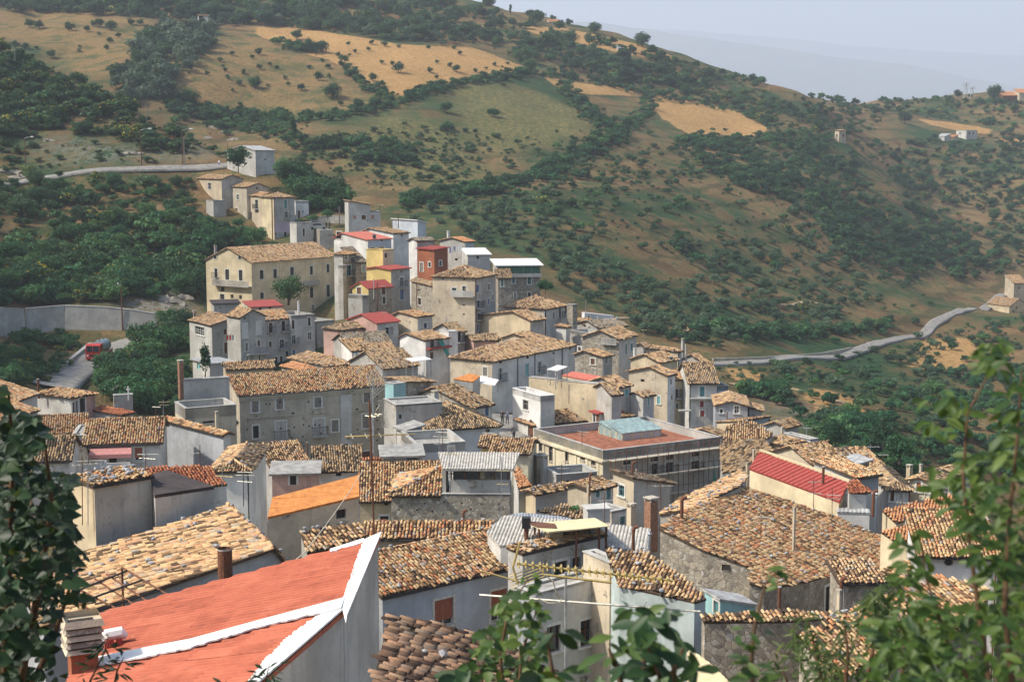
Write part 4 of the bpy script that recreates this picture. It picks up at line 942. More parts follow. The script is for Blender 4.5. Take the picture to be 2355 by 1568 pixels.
# --- the palazzo with putlog holes
PAL = 'long grey palazzo with wall holes, shuttered windows and two iron balconies'
H(PAL, 'g', (757,436), 668, 2108, 1135, 150, 63.8, 'gableR', 'orange', 'palazzo', 'palazzo', near=True, lb=8., pitch=.40, name='palazzo', cat='palazzo',
  wins=[('s',905,548,62,104,'wood_grey'), ('s',1132,522,62,96,'wood_grey'), ('s',1488,508,62,92,'wood_grey'), ('s',1945,462,60,90,'wood_grey'),
        ('s',912,782,54,116,'wood_dark'), ('bs',1145,765,92,164,'paint_pale'), ('bs',1500,735,96,150,'paint_pale'), ('s',1648,725,62,108,'wood_grey'), ('s',1945,682,80,130,'wood_grey'),
        ('d',908,1120,76,108,'wood_brown'), ('d',1145,1045,84,60,'wood_dark'), ('d',1940,1000,72,76,'wood_brown')], chim=[(760,285,330,34,'grey',8), (1640,310,350,30,'stone',3), (1725,290,350,30,'stone',3)])
q_ = HOUSES[PAL]
mb = MB(); mb.box(q_['q'](-.1, -.30, -.42), q_['r']*(q_['a'] + .2), q_['l']*.30, (0, 0, .28)); mb.box(q_['q'](-.05, -.16, -.75), q_['r']*(q_['a'] + .1), q_['l']*.16, (0, 0, .33)); mb.build('cornice', MATS['palazzo'], q_['root'])
for x_, y_, w_ in ((915,655,170), (1140,640,240), (1490,608,190), (1950,580,220)):
    s0_ = solve_len(q_['Cp'], q_['r'], D('g', x_ - w_/2, 0)[0]); s1_ = solve_len(q_['Cp'], q_['r'], D('g', x_ + w_/2, 0)[0]); dd_ = (q_['Cp'] + q_['r']*(s0_ + s1_)/2)[1]
    mb = MB(); mb.box(q_['q'](s0_, -.14)*V3((1,1,0)) + V3((0, 0, P(*D('g', x_, y_), dd_)[2])), q_['r']*(s1_ - s0_), q_['l']*.14, (0, 0, .12)); mb.build('string_course', MATS['palazzo'], q_['root'])
s0_ = solve_len(q_['Cp'], q_['r'], D('g', 1735, 0)[0]); mb = MB(); mb.box(q_['q'](s0_ - .5, -.08)*V3((1,1,0)) + V3((0,0,q_['zb'])), q_['r']*1.3, q_['l']*.08, (0, 0, q_['zt'] - q_['zb'] - .8)); mb.build('pilaster', MATS['palegrey'], q_['root'])
mb = MB(); rg = random.Random(3)
for i in range(64):
    fs = rg.choice([.035, .105, .175, .20, .27, .345, .36, .42, .455, .50, .535, .60, .66, .72, .76, .80, .84, .89, .94]) + rg.uniform(-.006, .006); zz = q_['zt'] - 1.2 - rg.choice([0, 1.3, 2.6, 3.7, 5.0, 6.2, 7.5, 8.8]) - rg.uniform(0, .35)
    mb.box(q_['q'](q_['a']*fs, -.015)*V3((1,1,0)) + V3((0,0,zz)), q_['r']*.17, q_['l']*.015, (0, 0, .17))
mb.build('wall_holes', MATS['wood_dark'], q_['root'])  # dark plates on the wall stand for the shade inside the holes
H('tall blank grey wall with a coping left of the palazzo', 'g', (238,300), 220, 664, 560, 147, 66, '-l', 'slab', 'concrete', lb=.8, pitch=.02, oh=.05, chim=[(214,112,300,62,'brick',-.5)])
H('roofless walled terrace in front of the blank grey wall', 'g', (252,566), 156, 728, 780, 141, 64, 'flat', wall_='beige', par=1.1, wins=[('vn',470,690,110,20)], chim=[(548,590,700,34,'beige',-1)])
H('bluish grey gable house with a narrow strip of tiles', 'g', (607,804), 78, 640, 1060, 126, 47, 'gableL', 'orange', 'bluegrey', 'palegrey', lb=None, pitch=.4, near=True, wins=[('s',618,930,14,120,'paint_white')])
# --- left edge of the village
H('old house with a pink lane front and grey sunlit side, at the left', 'f', (662,454), 346, 882, 700, 152, 32, 'hip', 'orange', 'palegrey', 'pink', pitch=.28,
  wins=[('d',688,560,20,110,'wood_brown'), ('d',715,548,20,112,'wood_dark'), ('s',768,538,50,140,'wood_dark')], chim=[(360,290,420,22,'rust',-1)])
H('long pale grey wall house at the left edge', 'f', (-30,552), -90, 345, 640, 140, 6, '-l', 'orange', 'palegrey', 'palegrey', lb=4., pitch=.3, chim=[(125,330,430,34,'grey',6)])
H('low tiled lean-to under the long pale wall', 'f', (-40,708), -110, 342, 900, 128, 8, '-l', 'orange', 'palegrey', lb=3., pitch=.30, chim=[(97,565,640,22,'rust',2)])
H('small white house with red-brown pantiles and a cross on its rear wall', 'f', (1130,614), 852, 1238, 670, 152, 36, 'hip', 'red', 'palegrey', 'palegrey', pitch=.36, wins=[('v',1162,640,20,30)])
H('middle left house under a broad tan roof behind the awning house', 'f', (345,806), 330, 800, 900, 130, 74, '-l', 'orange', 'grey', lb=6, pitch=.12, near=True)
AWN = 'grey house with a pink awning over its balcony and a red roller shutter'
H(AWN, 'f', (797,894), 780, 1492, 1190, 120, 80, 'gableR', 'orange', 'palegrey', 'palegrey', lb=8, pitch=.36, near=True,
  wins=[('v',825,965,30,36), ('wn',880,995,26,88,'wood_grey'), ('d',1052,1015,72,150,'wood_dark'), ('r',1292,990,72,122,'shutter_red')])
q_ = HOUSES[AWN]; mb = MB(); o_ = q_['q'](.4, 0, -.25); mb.prism([o_, o_ + q_['r']*3.4, o_ + q_['r']*3.5 - q_['l']*1.1 + V3((0,0,-.55)), o_ - q_['l']*1.1 + V3((0,0,-.55))], (0, 0, .03))
mb.prism([o_ - q_['l']*1.1 + V3((0,0,-.55)), o_ + q_['r']*3.5 - q_['l']*1.1 + V3((0,0,-.55)), o_ + q_['r']*3.5 - q_['l']*1.12 + V3((0,0,-.85)), o_ - q_['l']*1.12 + V3((0,0,-.85))], -q_['l']*.02); mb.build('awning', MATS['paint_pink'], q_['root'])
mb = MB(); o_ = q_['q'](-1.2, -1.4)*V3((1,1,0)) + V3((0,0,P(*D('f', 900, 1190), 119)[2])); mb.box(o_, q_['r']*5.0, q_['l']*1.4, (0,0,.2)); mb.box(o_ + V3((0,0,.2)), q_['r']*5.0, q_['l']*.12, (0,0,.9)); mb.build('balcony', MATS['white'], q_['root'])
H('grey column house with one dark window beside the awning house', 'f', (668,818), 640, 796, 1230, 121, 80, 'flat', wall_='grey', lb=5, wins=[('v',715,895,50,50), ('s',655,1160,22,90,'wood_grey')], par=.1)
H('left foreground house with a steep tile slope and a shuttered window', 'f', (272,1047), 200, 642, 1330, 112, 80, 'gableR', 'dark', 'palegrey', lb=6.5, pitch=.42, near=True, wins=[('r',440,1180,70,110,'shutter_red')])
H('white-ended house with a broad weathered tan roof', 'f', (1992,1134), 1140, 2320, 1330, 104, 88, 'hip', 'tan', 'white', 'white', lb=9, pitch=.34, near=True, rocks=8)
PH('low house under a bright red-brown pantile roof', 'f', [(1990,1285), (2115,1272), (1945,1095), (1440,1112), (1130,1150), (1480,1230)], 0, 92, 150, .30, 'red', 'palegrey', 3.5, near=True)
# --- left foreground
KF = 'grey stucco block with stones and tiles along its top, left foreground'
H(KF, 'k', (617,276), 468, 990, 705, 66, 46, '-l', 'orange', 'sand', 'grey', lb=None, pitch=.015, near=True, rocks=36, oh=.12, extra=6)  # sand on the left side paints sunlight onto the grey stucco
PH('dark bitumen roof beside the stucco block, left foreground', 'k', [(985,212), (1095,182), (1405,290), (1015,348)], 3, 66.6, 130, .16, 'bitumen', 'grey', 6)
_C = P(100, 1440, 56); _r = V3((math.sin(math.radians(66)), math.cos(math.radians(66)), 0)); _a = solve_len(_C, _r, 706); _q = _C + _r*_a*.87
K1P = (P(624, 1259, _q[1])[2] - _C[2])/(_a*.13)     # ridge height read off the gable tip
H('left foreground house with a huge weathered tan tile roof and stone-weighted ridge', 'D', (100,1440), 40, 706, 1600, 56, 66, 'gableL', 'tan', 'bluegrey', 'bluegrey', lb=8.2, pk=.87, pitch=K1P, near=True, rocks=60, oh=.15, extra=6)
PH('beige house under a plain orange sheet roof', 'l', [(350,326), (1042,168), (1035,8), (385,178)], 0, 82, 165, .26, 'orangesheet', 'beige', 4, wins={0: [('vn',905,280,74,104)]})
PH('tan tiled lean-to between the orange roof and the red roof', 'l', [(600,440), (1050,372), (1095,470), (830,560), (650,590)], 3, 66, 150, .25, 'tan', 'grey', 4, near=True, rocks=8)
H('house with rows of stout tiles facing the viewer, behind the grey corrugated roof', 'h', (172,1452), 160, 1302, 1600, 82, 90, 'gableR', 'orange', 'beige', lb=2.6, pitch=.4, near=True, rocks=6, chim=[(1078,1245,1420,24,'rustcap',2)], extra=5)
# --- centre
H('sand-coloured house with a round window and long mottled roof', 'h', (114,1114), 100, 850, 1340, 108, 86, 'gableR', 'orange', 'sand', 'sand', lb=9.5, pitch=.40, near=True, wins=[('d',340,1300,76,60,'wood_dark'), ('o',358,1147,50,44)])
ST = 'rubble stone house with square wall holes and a corrugated canopy on top'
H(ST, 'h', (404,1064), 400, 1508, 1340, 98, 91, 'flat', wall_='stone', wallR='stone', lb=7, par=.1, extra=4,
  wins=[('v',x_,y_,17,17) for x_, y_ in ((475,1212),(645,1218),(720,1155),(790,1225),(888,1255),(898,1140),(1062,1150),(1147,1208),(1243,1160),(1243,1265),(1407,1160))])
q_ = HOUSES[ST]; A_ = q_['a']; qq = q_['q']
# hip wing with tiles at its left, loggia with posts and canopy at its right
pl_ = [([qq(-.2, -.25, -.1), qq(A_*.42, -.25, -.1), qq(A_*.45, 3.2, 1.45)], -q_['l'] - V3((0,0,.45))), ([qq(-.2, -.25, -.1), qq(A_*.45, 3.2, 1.45), qq(-.2, 6.8, -.1)], -q_['r'] - V3((0,0,.3)))]
make_roof(q_['root'], pl_, 'orange', True, [(qq(-.2, -.25, -.05), qq(A_*.45, 3.2, 1.5))], 6)
mb = MB(); mb.box(qq(A_*.5, .3, 0), q_['r']*(A_*.5), q_['l']*.25, (0, 0, .95)); mb.box(qq(A_*.5, 3.2, 0), q_['r']*(A_*.5), q_['l']*.25, (0, 0, 2.1)); mb.box(qq(A_*.43, .3, 0), q_['r']*.25, q_['l']*3.1, (0, 0, 1.85)); mb.build('loggia_wall', MATS['grey'], q_['root'])
mb = MB()
for f_ in (.505, .62, .745, .87, .985): mb.tube([qq(A_*f_, .42, .95), qq(A_*f_, .42, 1.9)], .06, 6)
mb.build('canopy_posts', MATS['wood_brown'], q_['root'])
cp_ = [qq(A_*.44, -.35, 1.85), qq(A_*1.03, -.35, 1.85), qq(A_*1.08, 3.6, 2.25), qq(A_*.37, 3.6, 2.25)]
make_roof(q_['root'], [(cp_, -q_['l'] - V3((0,0,.15)))], 'asbestos')
H('small shed house with pink walls and a cement roof before the palazzo', 'g', (1060,1172), 1000, 1490, 1300, 118, 84, '-l', 'slab', 'pink', 'pink', lb=3, pitch=.12, oh=.25, wins=[('d',1258,1220,60,110,'wood_dark'), ('vn',1350,1180,8,20)])
H('little house with a neat tile roof and one dark window before the palazzo', 'g', (1475,1136), 1370, 1890, 1260, 122, 80, 'gableR', 'dark', 'palegrey', 'white', lb=6, pitch=.5, near=True, wins=[('v',1682,1162,50,60)], chim=[(1392,880,960,14,'rust',4), (1477,930,990,14,'rust',3), (1465,1020,1090,14,'rust',0)])
H('old tiled roof strip joined left of the neat tile house', 'g', (1060,1098), 1000, 1400, 1180, 124, 66, '-l', 'tan', 'grey', lb=4, pitch=.3, near=True)
H('tiny house with a turquoise end wall right of the palazzo roof', 'g', (2192,340), 2112, 2306, 555, 141, 48, 'flat', wall_='aqua', wallR='aqua', lb=None, par=.05)
H('stone house with a ragged roof behind the turquoise wall', 'd', (245,900), 60, 500, 1120, 152, 50, '+r', 'tan', 'grey', 'stone', pitch=.10, wins=[('v',460,990,40,34)])
H('house with a long tan roof sloping to the street', 'd', (870,1140), 275, 1050, 1250, 148, 42, 'gableR', 'tan', 'stone', 'palegrey', pk=.6, pitch=.40, wins=[('s',1000,1170,34,110,'paint_blue')], near=True, chim=[(520,985,1070,70,'grey',-6)])
H('house with a dark mottled tile front by the street corner', 'h', (720,462), 600, 1412, 640, 132, 70, 'hip', 'dark', 'palegrey', 'white', lb=9, pitch=.42, near=True, wins=[('o',1303,475,34,26), ('sn',1300,580,80,56,'paint_white')])
H('flat grey terrace house with a white front and one brown window', 'h', (632,606), 440, 1092, 790, 119, 74, 'flat', wall_='grey', wallR='bluewhite', lb=6, wins=[('w',962,668,46,82,'wood_brown')], par=.75)
H('grey stepped terrace with a slab roof behind the flat terrace house', 'h', (450,240), 440, 880, 520, 133, 68, 'flat', wall_='grey', lb=4, wins=[('v',490,345,24,40)], par=.15)
H('small slab-roofed stair hut left of the flat terrace', 'h', (545,470), 430, 620, 560, 126, 60, '-r', 'slab', 'grey', 'grey', pitch=.2, rb=1.6, lb=2.)
H('grey concrete slab roof beside the foot of the palazzo', 'h', (330,712), 280, 690, 800, 113, 82, '-l', 'slab', 'grey', lb=2.4, pitch=.14, wins=[('vn',600,735,100,20)])
H('yellow-beige house with a brown side and low tile roof by the street', 'h', (1342,664), 1245, 1680, 850, 117, 100, 'gableR', 'tan', 'yellow', 'school', lb=4.5, pitch=.3, near=True)
H('beige house shown by its rough end wall left of the yellow house', 'h', (1240,612), 1090, 1345, 800, 122, 96, 'gableR', 'tan', 'beige', 'beige', lb=4, pitch=.25)
PH('house under a small bright orange pantile roof by the canopy', 'h', [(1545,840), (1590,815), (1712,988), (1590,1015)], 2, 110, 150, .3, 'bigorange', 'palegrey', 4, near=True)
PH('orange pantile roof showing behind the long canopy', 'h', [(1010,745), (1255,705), (1300,758), (1180,775)], 2, 116, 160, .4, 'red', 'palegrey', 3)
PH('red pantile roof showing behind the mottled roof', 'h', [(120,740), (500,695), (545,745), (300,760)], 2, 114, 170, .4, 'red', 'palegrey', 3)
H('pale chimney wall house beside the school', 'i', (290,716), 205, 300, 980, 119, 70, 'flat', wall_='beige', rb=1.0, lb=1.0, par=.1, chim=[(355,700,840,70,'grey',-1)])
H('black-lined roof terrace in front of the school', 'i', (470,888), 400, 850, 970, 116, 72, 'flat', wall_='palegrey', lb=3.2, par=.9, floor='bitumen')
SCH = 'cream school building with a red roof terrace and a scaffolded grey front'
H(SCH, 'i', (905,664), 262, 2000, 960, 148, 60.5, 'flat', wall_='school', wallR='schoolgrey', par=.9, floor='floor', name='school_building', cat='school', extra=6,  # grey of the front wall is its shade, put into the colour
  winsL=[('wn',325,615,34,110,'wood_grey'), ('wn',420,680,36,160,'wood_grey'), ('wn',565,700,34,120,'wood_grey'), ('wn',715,725,40,50,'wood_grey'), ('wn',815,770,40,60,'wood_grey')],
  wins=[('w',1128,768,74,50,'wood_grey'), ('w',1382,740,72,44,'wood_grey'), ('w',1528,720,74,44,'wood_grey'), ('w',1768,692,74,48,'wood_grey'), ('b',1385,830,60,100,'wood_grey'), ('b',1525,820,70,100,'wood_grey'), ('b',1765,800,74,90,'wood_grey')])
H('tile-roofed house with an arched doorway left of the school', 'i', (262,420), 92, 1190, 720, 166, 62, 'hip', 'tan', 'palegrey', 'palegrey', lb=None, pitch=.44, near=True, winsL=[('d',232,500,50,130,'wood_brown'), ('d',222,670,60,70,'wood_dark'), ('o',235,388,26,26)])
# --- white long house and its neighbours
H('long white house with blue-grey doors and a wide hipped roof', 'd', (1050,708), 660, 1822, 920, 186, 34.3, 'hip', 'tan', 'beige', 'white', pitch=.40,
  winsL=[('o',978,722,22,18), ('s',985,810,40,80,'wood_grey')],
  wins=[('b',1128,835,34,116,'paint_white'), ('o',1128,722,22,22), ('o',1378,676,20,22), ('s',1375,792,30,108,'paint_aqua'), ('b',1493,770,30,104,'paint_white'), ('s',1612,730,26,78,'paint_white'), ('s',1775,690,22,92,'paint_white'), ('o',1620,638,16,20), ('o',1773,596,16,20)])
q_ = HOUSES['long white house with blue-grey doors and a wide hipped roof']
for x_ in (1285, 1445, 1700):
    s_ = solve_len(q_['Cp'], q_['r'], D('d', x_, 0)[0]); mb = MB(); e_ = q_['q'](s_, -.08); mb.tube([(e_[0], e_[1], q_['zb']), (e_[0], e_[1], q_['zt'] - .1)], .06, 6); mb.build('drainpipe', MATS['iron_dark'], q_['root'])
H('tile-roofed house behind the long white house', 'd', (1500,530), 1142, 1628, 620, 200, 40, 'gableR', 'tan', 'beige', 'grey', pk=.7, pitch=.36)
H('pink-fronted low house with a dark roof edge behind the white house', 'd', (880,520), 850, 1120, 600, 204, 66, 'gableR', 'dark', 'pink', 'pink', lb=4, pitch=.3)
H('house with a broad blank beige gable', 'd', (1405,330), 940, 1532, 420, 207, 42, 'gableR', 'tan', 'sand', 'grey', pk=.35, pitch=.3)
H('hip-roofed grey house with a row of tall narrow windows', 'd', (1536,222), 1166, 1746, 505, 214, 32, 'hip', 'tan', 'beige', 'palegrey', pitch=.44, winsL=[('v',1272,260,26,26)],
  wins=[('s',1545,280,18,50,'wood_grey'), ('s',1622,290,18,66,'wood_grey'), ('b',1682,265,20,88,'wood_brown'), ('s',1735,232,16,78,'wood_brown'), ('s',1685,430,18,80,'paint_blue')])
H('stone tower-like end of the hip-roofed grey house', 'd', (1800,190), 1748, 1842, 505, 216, 40, 'flat', wall_='stone', par=.2)
H('small pale lean-to at the foot of the stone tower end', 'd', (1738,388), 1708, 1772, 480, 209, 45, 'hip', 'orange', 'palegrey', lb=2.)
H('white garden wall house with a red coping at the far right of the village', 'e', (440,262), 370, 712, 360, 228, 70, '+r', 'white', 'white', 'white', lb=1.2, pitch=.14, oh=.02)
H('grey terrace with a reddish lean-to below the white garden wall', 'e', (442,372), 368, 560, 470, 222, 66, '-l', 'orange', 'grey', lb=3, pitch=.2, chim=[(475,285,345,10,'rust',-1), (562,300,360,16,'grey',-1)])
H('flat mossy roof house at the far right edge near the olive trees', 'e', (570,395), 450, 832, 480, 218, 64, 'gableR', 'grey', 'grey', lb=7, pitch=.2, chim=[(740,310,370,14,'zincpipe',3)])
H('walled stair yard with stone steps below the tower end', 'e', (470,455), 320, 640, 540, 208, 60, 'flat', wall_='grey', lb=5, par=.5)
H('grey house with a recessed balustraded balcony under sunlit tiles', 'e', (760,503), 420, 924, 745, 203, 30, 'gableR', 'tan', 'stone', 'palegrey', pk=.5, pitch=.36,
  winsL=[('v',672,490,110,80)], wins=[('s',825,600,16,98,'paint_teal'), ('s',876,580,22,66,'paint_teal'), ('s',728,635,14,88,'paint_aqua'), ('v',878,485,10,20)])
q_ = HOUSES['grey house with a recessed balustraded balcony under sunlit tiles']; zA = P(*D('e', 680, 556), 204)[2]; e_ = q_['Cp']*V3((1,1,0)); mb = MB()
mb.box(e_ + V3((0,0,zA)) + q_['l']*.2 - q_['r']*.02, q_['l']*(q_['b']*.42), -q_['r']*.5, (0,0,.15))
mb.box(e_ + V3((0,0,zA + .85)) + q_['l']*.2 - q_['r']*.42, q_['l']*(q_['b']*.42), -q_['r']*.1, (0,0,.1))
for i in range(12): mb.box(e_ + V3((0,0,zA + .15)) + q_['l']*(.25 + q_['b']*.42*i/12.) - q_['r']*.44, q_['l']*.12, -q_['r']*.06, (0,0,.7))
mb.build('balcony', MATS['concrete'], q_['root'])
H('stone cottage with a brown-shuttered window beside the long white house', 'e', (606,668), 350, 696, 755, 193, 36, 'gableR', 'tan', 'stone', 'grey', pk=.66, pitch=.4, winsL=[('w',393,598,26,36,'wood_brown'), ('s',515,716,38,56,'wood_brown')], wins=[('s',642,705,22,62,'wood_grey')])
H('small dark house with a blue shutter at the slope edge', 'e', (988,566), 915, 1032, 645, 216, 40, 'gableR', 'dark', 'grey', wins=[('s',972,590,12,50,'paint_blue')], pitch=.4)
H('upper hip-roofed house at the right edge of the village', 'e', (1308,614), 1008, 1344, 725, 206, 44, 'hip', 'tan', 'beige', 'grey', pitch=.5, chim=[(1352,500,560,30,'grey',3), (1382,560,640,16,'grey',1)])
H('house with a sunlit sloping roof below the upper hip-roofed house', 'e', (1128,718), 868, 1302, 770, 196, 42, 'gableR', 'tan', 'sand', 'cream', pitch=.36, wins=[('w',1240,695,24,30,'wood_grey')], chim=[(904,592,690,26,'white',1)])
H('small tiled house at the far right corner above the road', 'e', (1542,724), 1322, 1592, 795, 213, 48, 'gableR', 'tan', 'grey', 'grey', pitch=.42)
H('tall beige house with a blank gable wall, right side of the village', 'e', (1213,840), 850, 1283, 1185, 178, 38, 'gableR', 'tan', 'beige', 'bluewhite', pitch=.30, pk=.45, winsL=[('v',978,893,36,26), ('s',1128,1075,28,72,'paint_aqua')], wins=[('v',1244,905,12,48), ('v',1251,1050,12,40)])
H('house with a broad tan roof in front of the tall beige gable', 'e', (752,948), 450, 872, 1130, 172, 44, 'gableR', 'tan', 'grey', 'grey', pitch=.34, wins=[('s',828,1005,30,60,'paint_aqua')])
H('terrace house with a pinkish red roof behind a sand-coloured wall', 'e', (600,912), 230, 700, 1000, 178, 52, '-r', 'pinkred', 'sand', 'sand', pitch=.18, oh=.05)
H('long sand-coloured blank wall with an uneven top', 'e', (612,932), -80, 700, 1060, 168, 34, 'flat', wall_='sand', rb=1., par=.05, floor='slab', chim=[(168,810,930,10,'pipe',-1.5)])
H('white house corner with a balustraded roof terrace by the street', 'd', (1500,1040), 1240, 1632, 1200, 165, 62, 'flat', wall_='white', wallR='palegrey', lb=None, par=.7, winsL=[('w',1362,1120,48,90,'wood_grey')])
H('cream tower house with a roof deck beside the tall beige gable', 'e', (1270,880), 1262, 1416, 1185, 180, 66, 'gableR', 'orange', 'cream', 'cream', lb=5, pitch=.3, wins=[('b',1298,1010,20,78,'wood_brown'), ('b',1380,1010,20,78,'wood_brown'), ('d',1300,1130,18,50,'wood_dark')])
H('white and olive three-storey house with a green balcony door', 'e', (1416,910), 1405, 1674, 1258, 176, 86, 'gableR', 'dark', 'palegrey', 'palegrey', lb=8, pitch=.5, wins=[('s',1533,995,44,92,'paint_teal'), ('s',1530,1112,34,58,'sheet_darkred'), ('d',1535,1200,38,56,'sheet_darkred')])
q_ = HOUSES['white and olive three-storey house with a green balcony door']
for y_ in (1062, 1172):
    zA = P(*D('e', 1540, y_), 176)[2]; mb = MB(); mb.box(q_['q'](.1, 0)*V3((1,1,0)) + V3((0,0,zA)), q_['r']*(q_['a'] - (.2 if y_ < 1100 else 5)), -q_['l']*.7, (0,0,.16)); mb.build('balcony', MATS['concrete'], q_['root'])
H('bluish box-like annexe at the right edge of the village', 'e', (1680,945), 1672, 1778, 1040, 178, 80, 'flat', wall_='bluewhite', lb=5)
H('grey gabled house with a white-framed window and square hole', 'e', (1658,1120), 1640, 1958, 1268, 168, 96, 'gableL', 'tan', 'bluegrey', 'bluegrey', lb=7, pitch=.28, wins=[('w',1712,1178,24,34,'wood_dark'), ('w',1855,1165,42,68,'paint_white')], chim=[(1765,1180,1240,10,'rust',-1)])
H('small tiled lean-to right of the grey gabled house', 'e', (1970,1140), 1962, 2088, 1250, 170, 96, '+r', 'tan', 'grey', lb=4, pitch=.25)
H('low tiled house below the tall beige gable', 'e', (985,1035), 872, 1085, 1200, 172, 50, 'gableR', 'dark', 'palegrey', 'palegrey', pitch=.42, pk=.6, wins=[('s',1034,1085,14,90,'paint_aqua')])
H('small tan roof with a dark eave before the sand-coloured wall', 'e', (690,1020), 440, 780, 1090, 165, 66, 'gableR', 'dark', 'grey', lb=5, pitch=.4)
# --- right of the school
H('tiled roofs stepping down right of the school, upper part', 'j', (240,520), -60, 300, 640, 161, 34, 'gableR', 'tan', 'grey', 'grey', pitch=.34, pk=.6, near=True)
H('house with a blue-grey side wall right of the stepped roofs', 'j', (424,384), 200, 690, 500, 163, 52, '-l', 'tan', 'sand', 'bluegrey', lb=None, pitch=-.18, oh=.1)
PH('broad dark tile roof right of the scaffolding', 'j', [(232,600), (480,556), (640,560), (780,720), (600,690), (430,836), (245,870)], 5, 127, -140, .38, 'dark', 'grey', 5, near=True)
PH('tan tile roof slope above the dark tile roof', 'j', [(285,430), (470,384), (560,400), (720,500), (690,545), (500,560), (250,600)], 6, 134, 190, .34, 'tan', 'grey', 4, near=True)
H('house with tan tiles and a pink and grey front with a dark slit window', 'j', (806,600), 612, 1012, 755, 134, 56, 'hip', 'tan', 'sand', 'pink', pitch=.3, near=True, wins=[('v',895,678,20,72)], chim=[(585,450,560,20,'rust',-3), (805,440,500,26,'beige',5)])
H('tiled house group at the outer right edge, by the golden field', 'j', (830,440), 662, 960, 520, 158, 44, 'gableR', 'tan', 'grey', 'grey', pitch=.4, near=True)
H('bluish white narrow house with an aerial at the outer edge', 'j', (1070,560), 1010, 1140, 680, 141, 60, 'flat', wall_='bluewhite', lb=4, par=.15)
H('house with a pink wall, oval window and tan roof behind the red metal roof', 'j', (1168,838), 888, 1468, 950, 122, 62, 'gableR', 'tan', 'beige', 'pink', lb=8, pitch=.36, near=True, wins=[('o',1310,850,34,30)])
H('small house with a brown tiled gable at the outer right', 'j', (1330,700), 1200, 1455, 800, 140, 58, 'gableR', 'dark', 'palegrey', 'palegrey', pitch=.4, near=True)
H('house with a pale corrugated lean-to and a railing', 'j', (1490,782), 1366, 1615, 900, 130, 74, '-r', 'tin', 'palegrey', 'stone', pitch=.2, rb=None, wins=[('v',1645,830,14,24)])
H('grey stone house end with a small dark window at the outer right', 'j', (1600,790), 1500, 1738, 900, 134, 78, '-l', 'tan', 'grey', lb=4, pitch=.2, wins=[('v',1645,830,14,24)])
H('blue-grey blank house end right of the red metal roof', 'j', (1502,908), 1415, 1706, 1040, 112, 60, '-l', 'orange', 'palegrey', 'bluegrey', lb=5, pitch=.1)
PH('reddish tile roof between the red metal roof and the blue-grey end', 'j', [(1418,1010), (1425,955), (1510,938), (1642,1040), (1590,1062), (1430,1050)], 4, 104, 160, .36, 'red', 'palegrey', 3, near=True)
RM = 'long cream house with a dark red seamed metal roof'
PH(RM, 'j', [(498,832), (592,672), (1425,962), (1340,1142)], 3, 104, -113, .34, 'metal', 'cream', 4.5, chim=[(540,650,760,26,'beige',14), (478,770,850,22,'beige',13), (1188,812,900,26,'rust',4)])
q_ = HOUSES[RM]; mb = MB(); mb.prism([q_['out'][1] + V3((0,0,.08)), q_['out'][2] + V3((0,0,.08)), q_['out'][2] + V3((.25,.1,.08)), q_['out'][1] + V3((.25,.1,.08))], (0,0,.12)); mb.build('ridge_cap', MATS['sheet_cream'], q_['root'])
H('white rendered end wall with a black stain beside the red metal roof', 'j', (1345,1062), 1335, 1690, 1300, 106, 96, 'flat', wall_='white', lb=.7, par=.05)
H('low white wall house with a corrugated coping below the stained wall', 'j', (1325,1232), 1300, 1620, 1420, 103.5, 98, '-l', 'tin', 'white', lb=.6, pitch=.15, oh=.05)
H('tiled house with brown and grey shuttered windows at the right', 'j', (1800,1008), 1690, 1996, 1190, 114, 92, 'hip', 'dark', 'palegrey', 'palegrey', lb=8, pitch=.42, near=True, wins=[('s',1832,1080,36,100,'wood_brown'), ('w',1912,1085,28,72,'paint_white')])
H('cream house with an orange shutter at the right edge of the village', 'j', (2190,952), 1996, 2340, 1110, 117, 40, 'gableR', 'tan', 'cream', 'sand', pitch=.34, near=True, winsL=[('s',2078,1000,42,88,'paint_orange'), ('w',2165,1022,20,60,'paint_teal')], chim=[(2095,785,870,30,'beige',5), (1990,790,880,60,'sand',6)])
H('tiled houses half hidden behind the right shrub', 'j', (2420,880), 2220, 2560, 1010, 126, 46, 'gableR', 'tan', 'grey', 'grey', pitch=.34, near=True)
PH('bright orange pantile roof at the right behind the shrub', 'n', [(1500,405), (1700,355), (1935,308), (2060,375), (1800,420), (1585,482)], 5, 96, 200, .30, 'bigorange', 'cream', 4, near=True)
PH('lower orange pantile roof right of the great tile roof', 'n', [(1492,535), (1690,482), (1692,602), (1560,580)], 3, 90, 200, .30, 'bigorange', 'cream', 4, near=True)
H('white house with an oval window under a dark tile eave at the right', 'n', (1742,664), 1700, 2200, 880, 80, 98, '-l', 'orange', 'white', 'white', lb=6, pitch=.18, near=True, oh=.35, wins=[('o',1900,716,52,38)], chim=[(1655,410,520,34,'grey',6)])
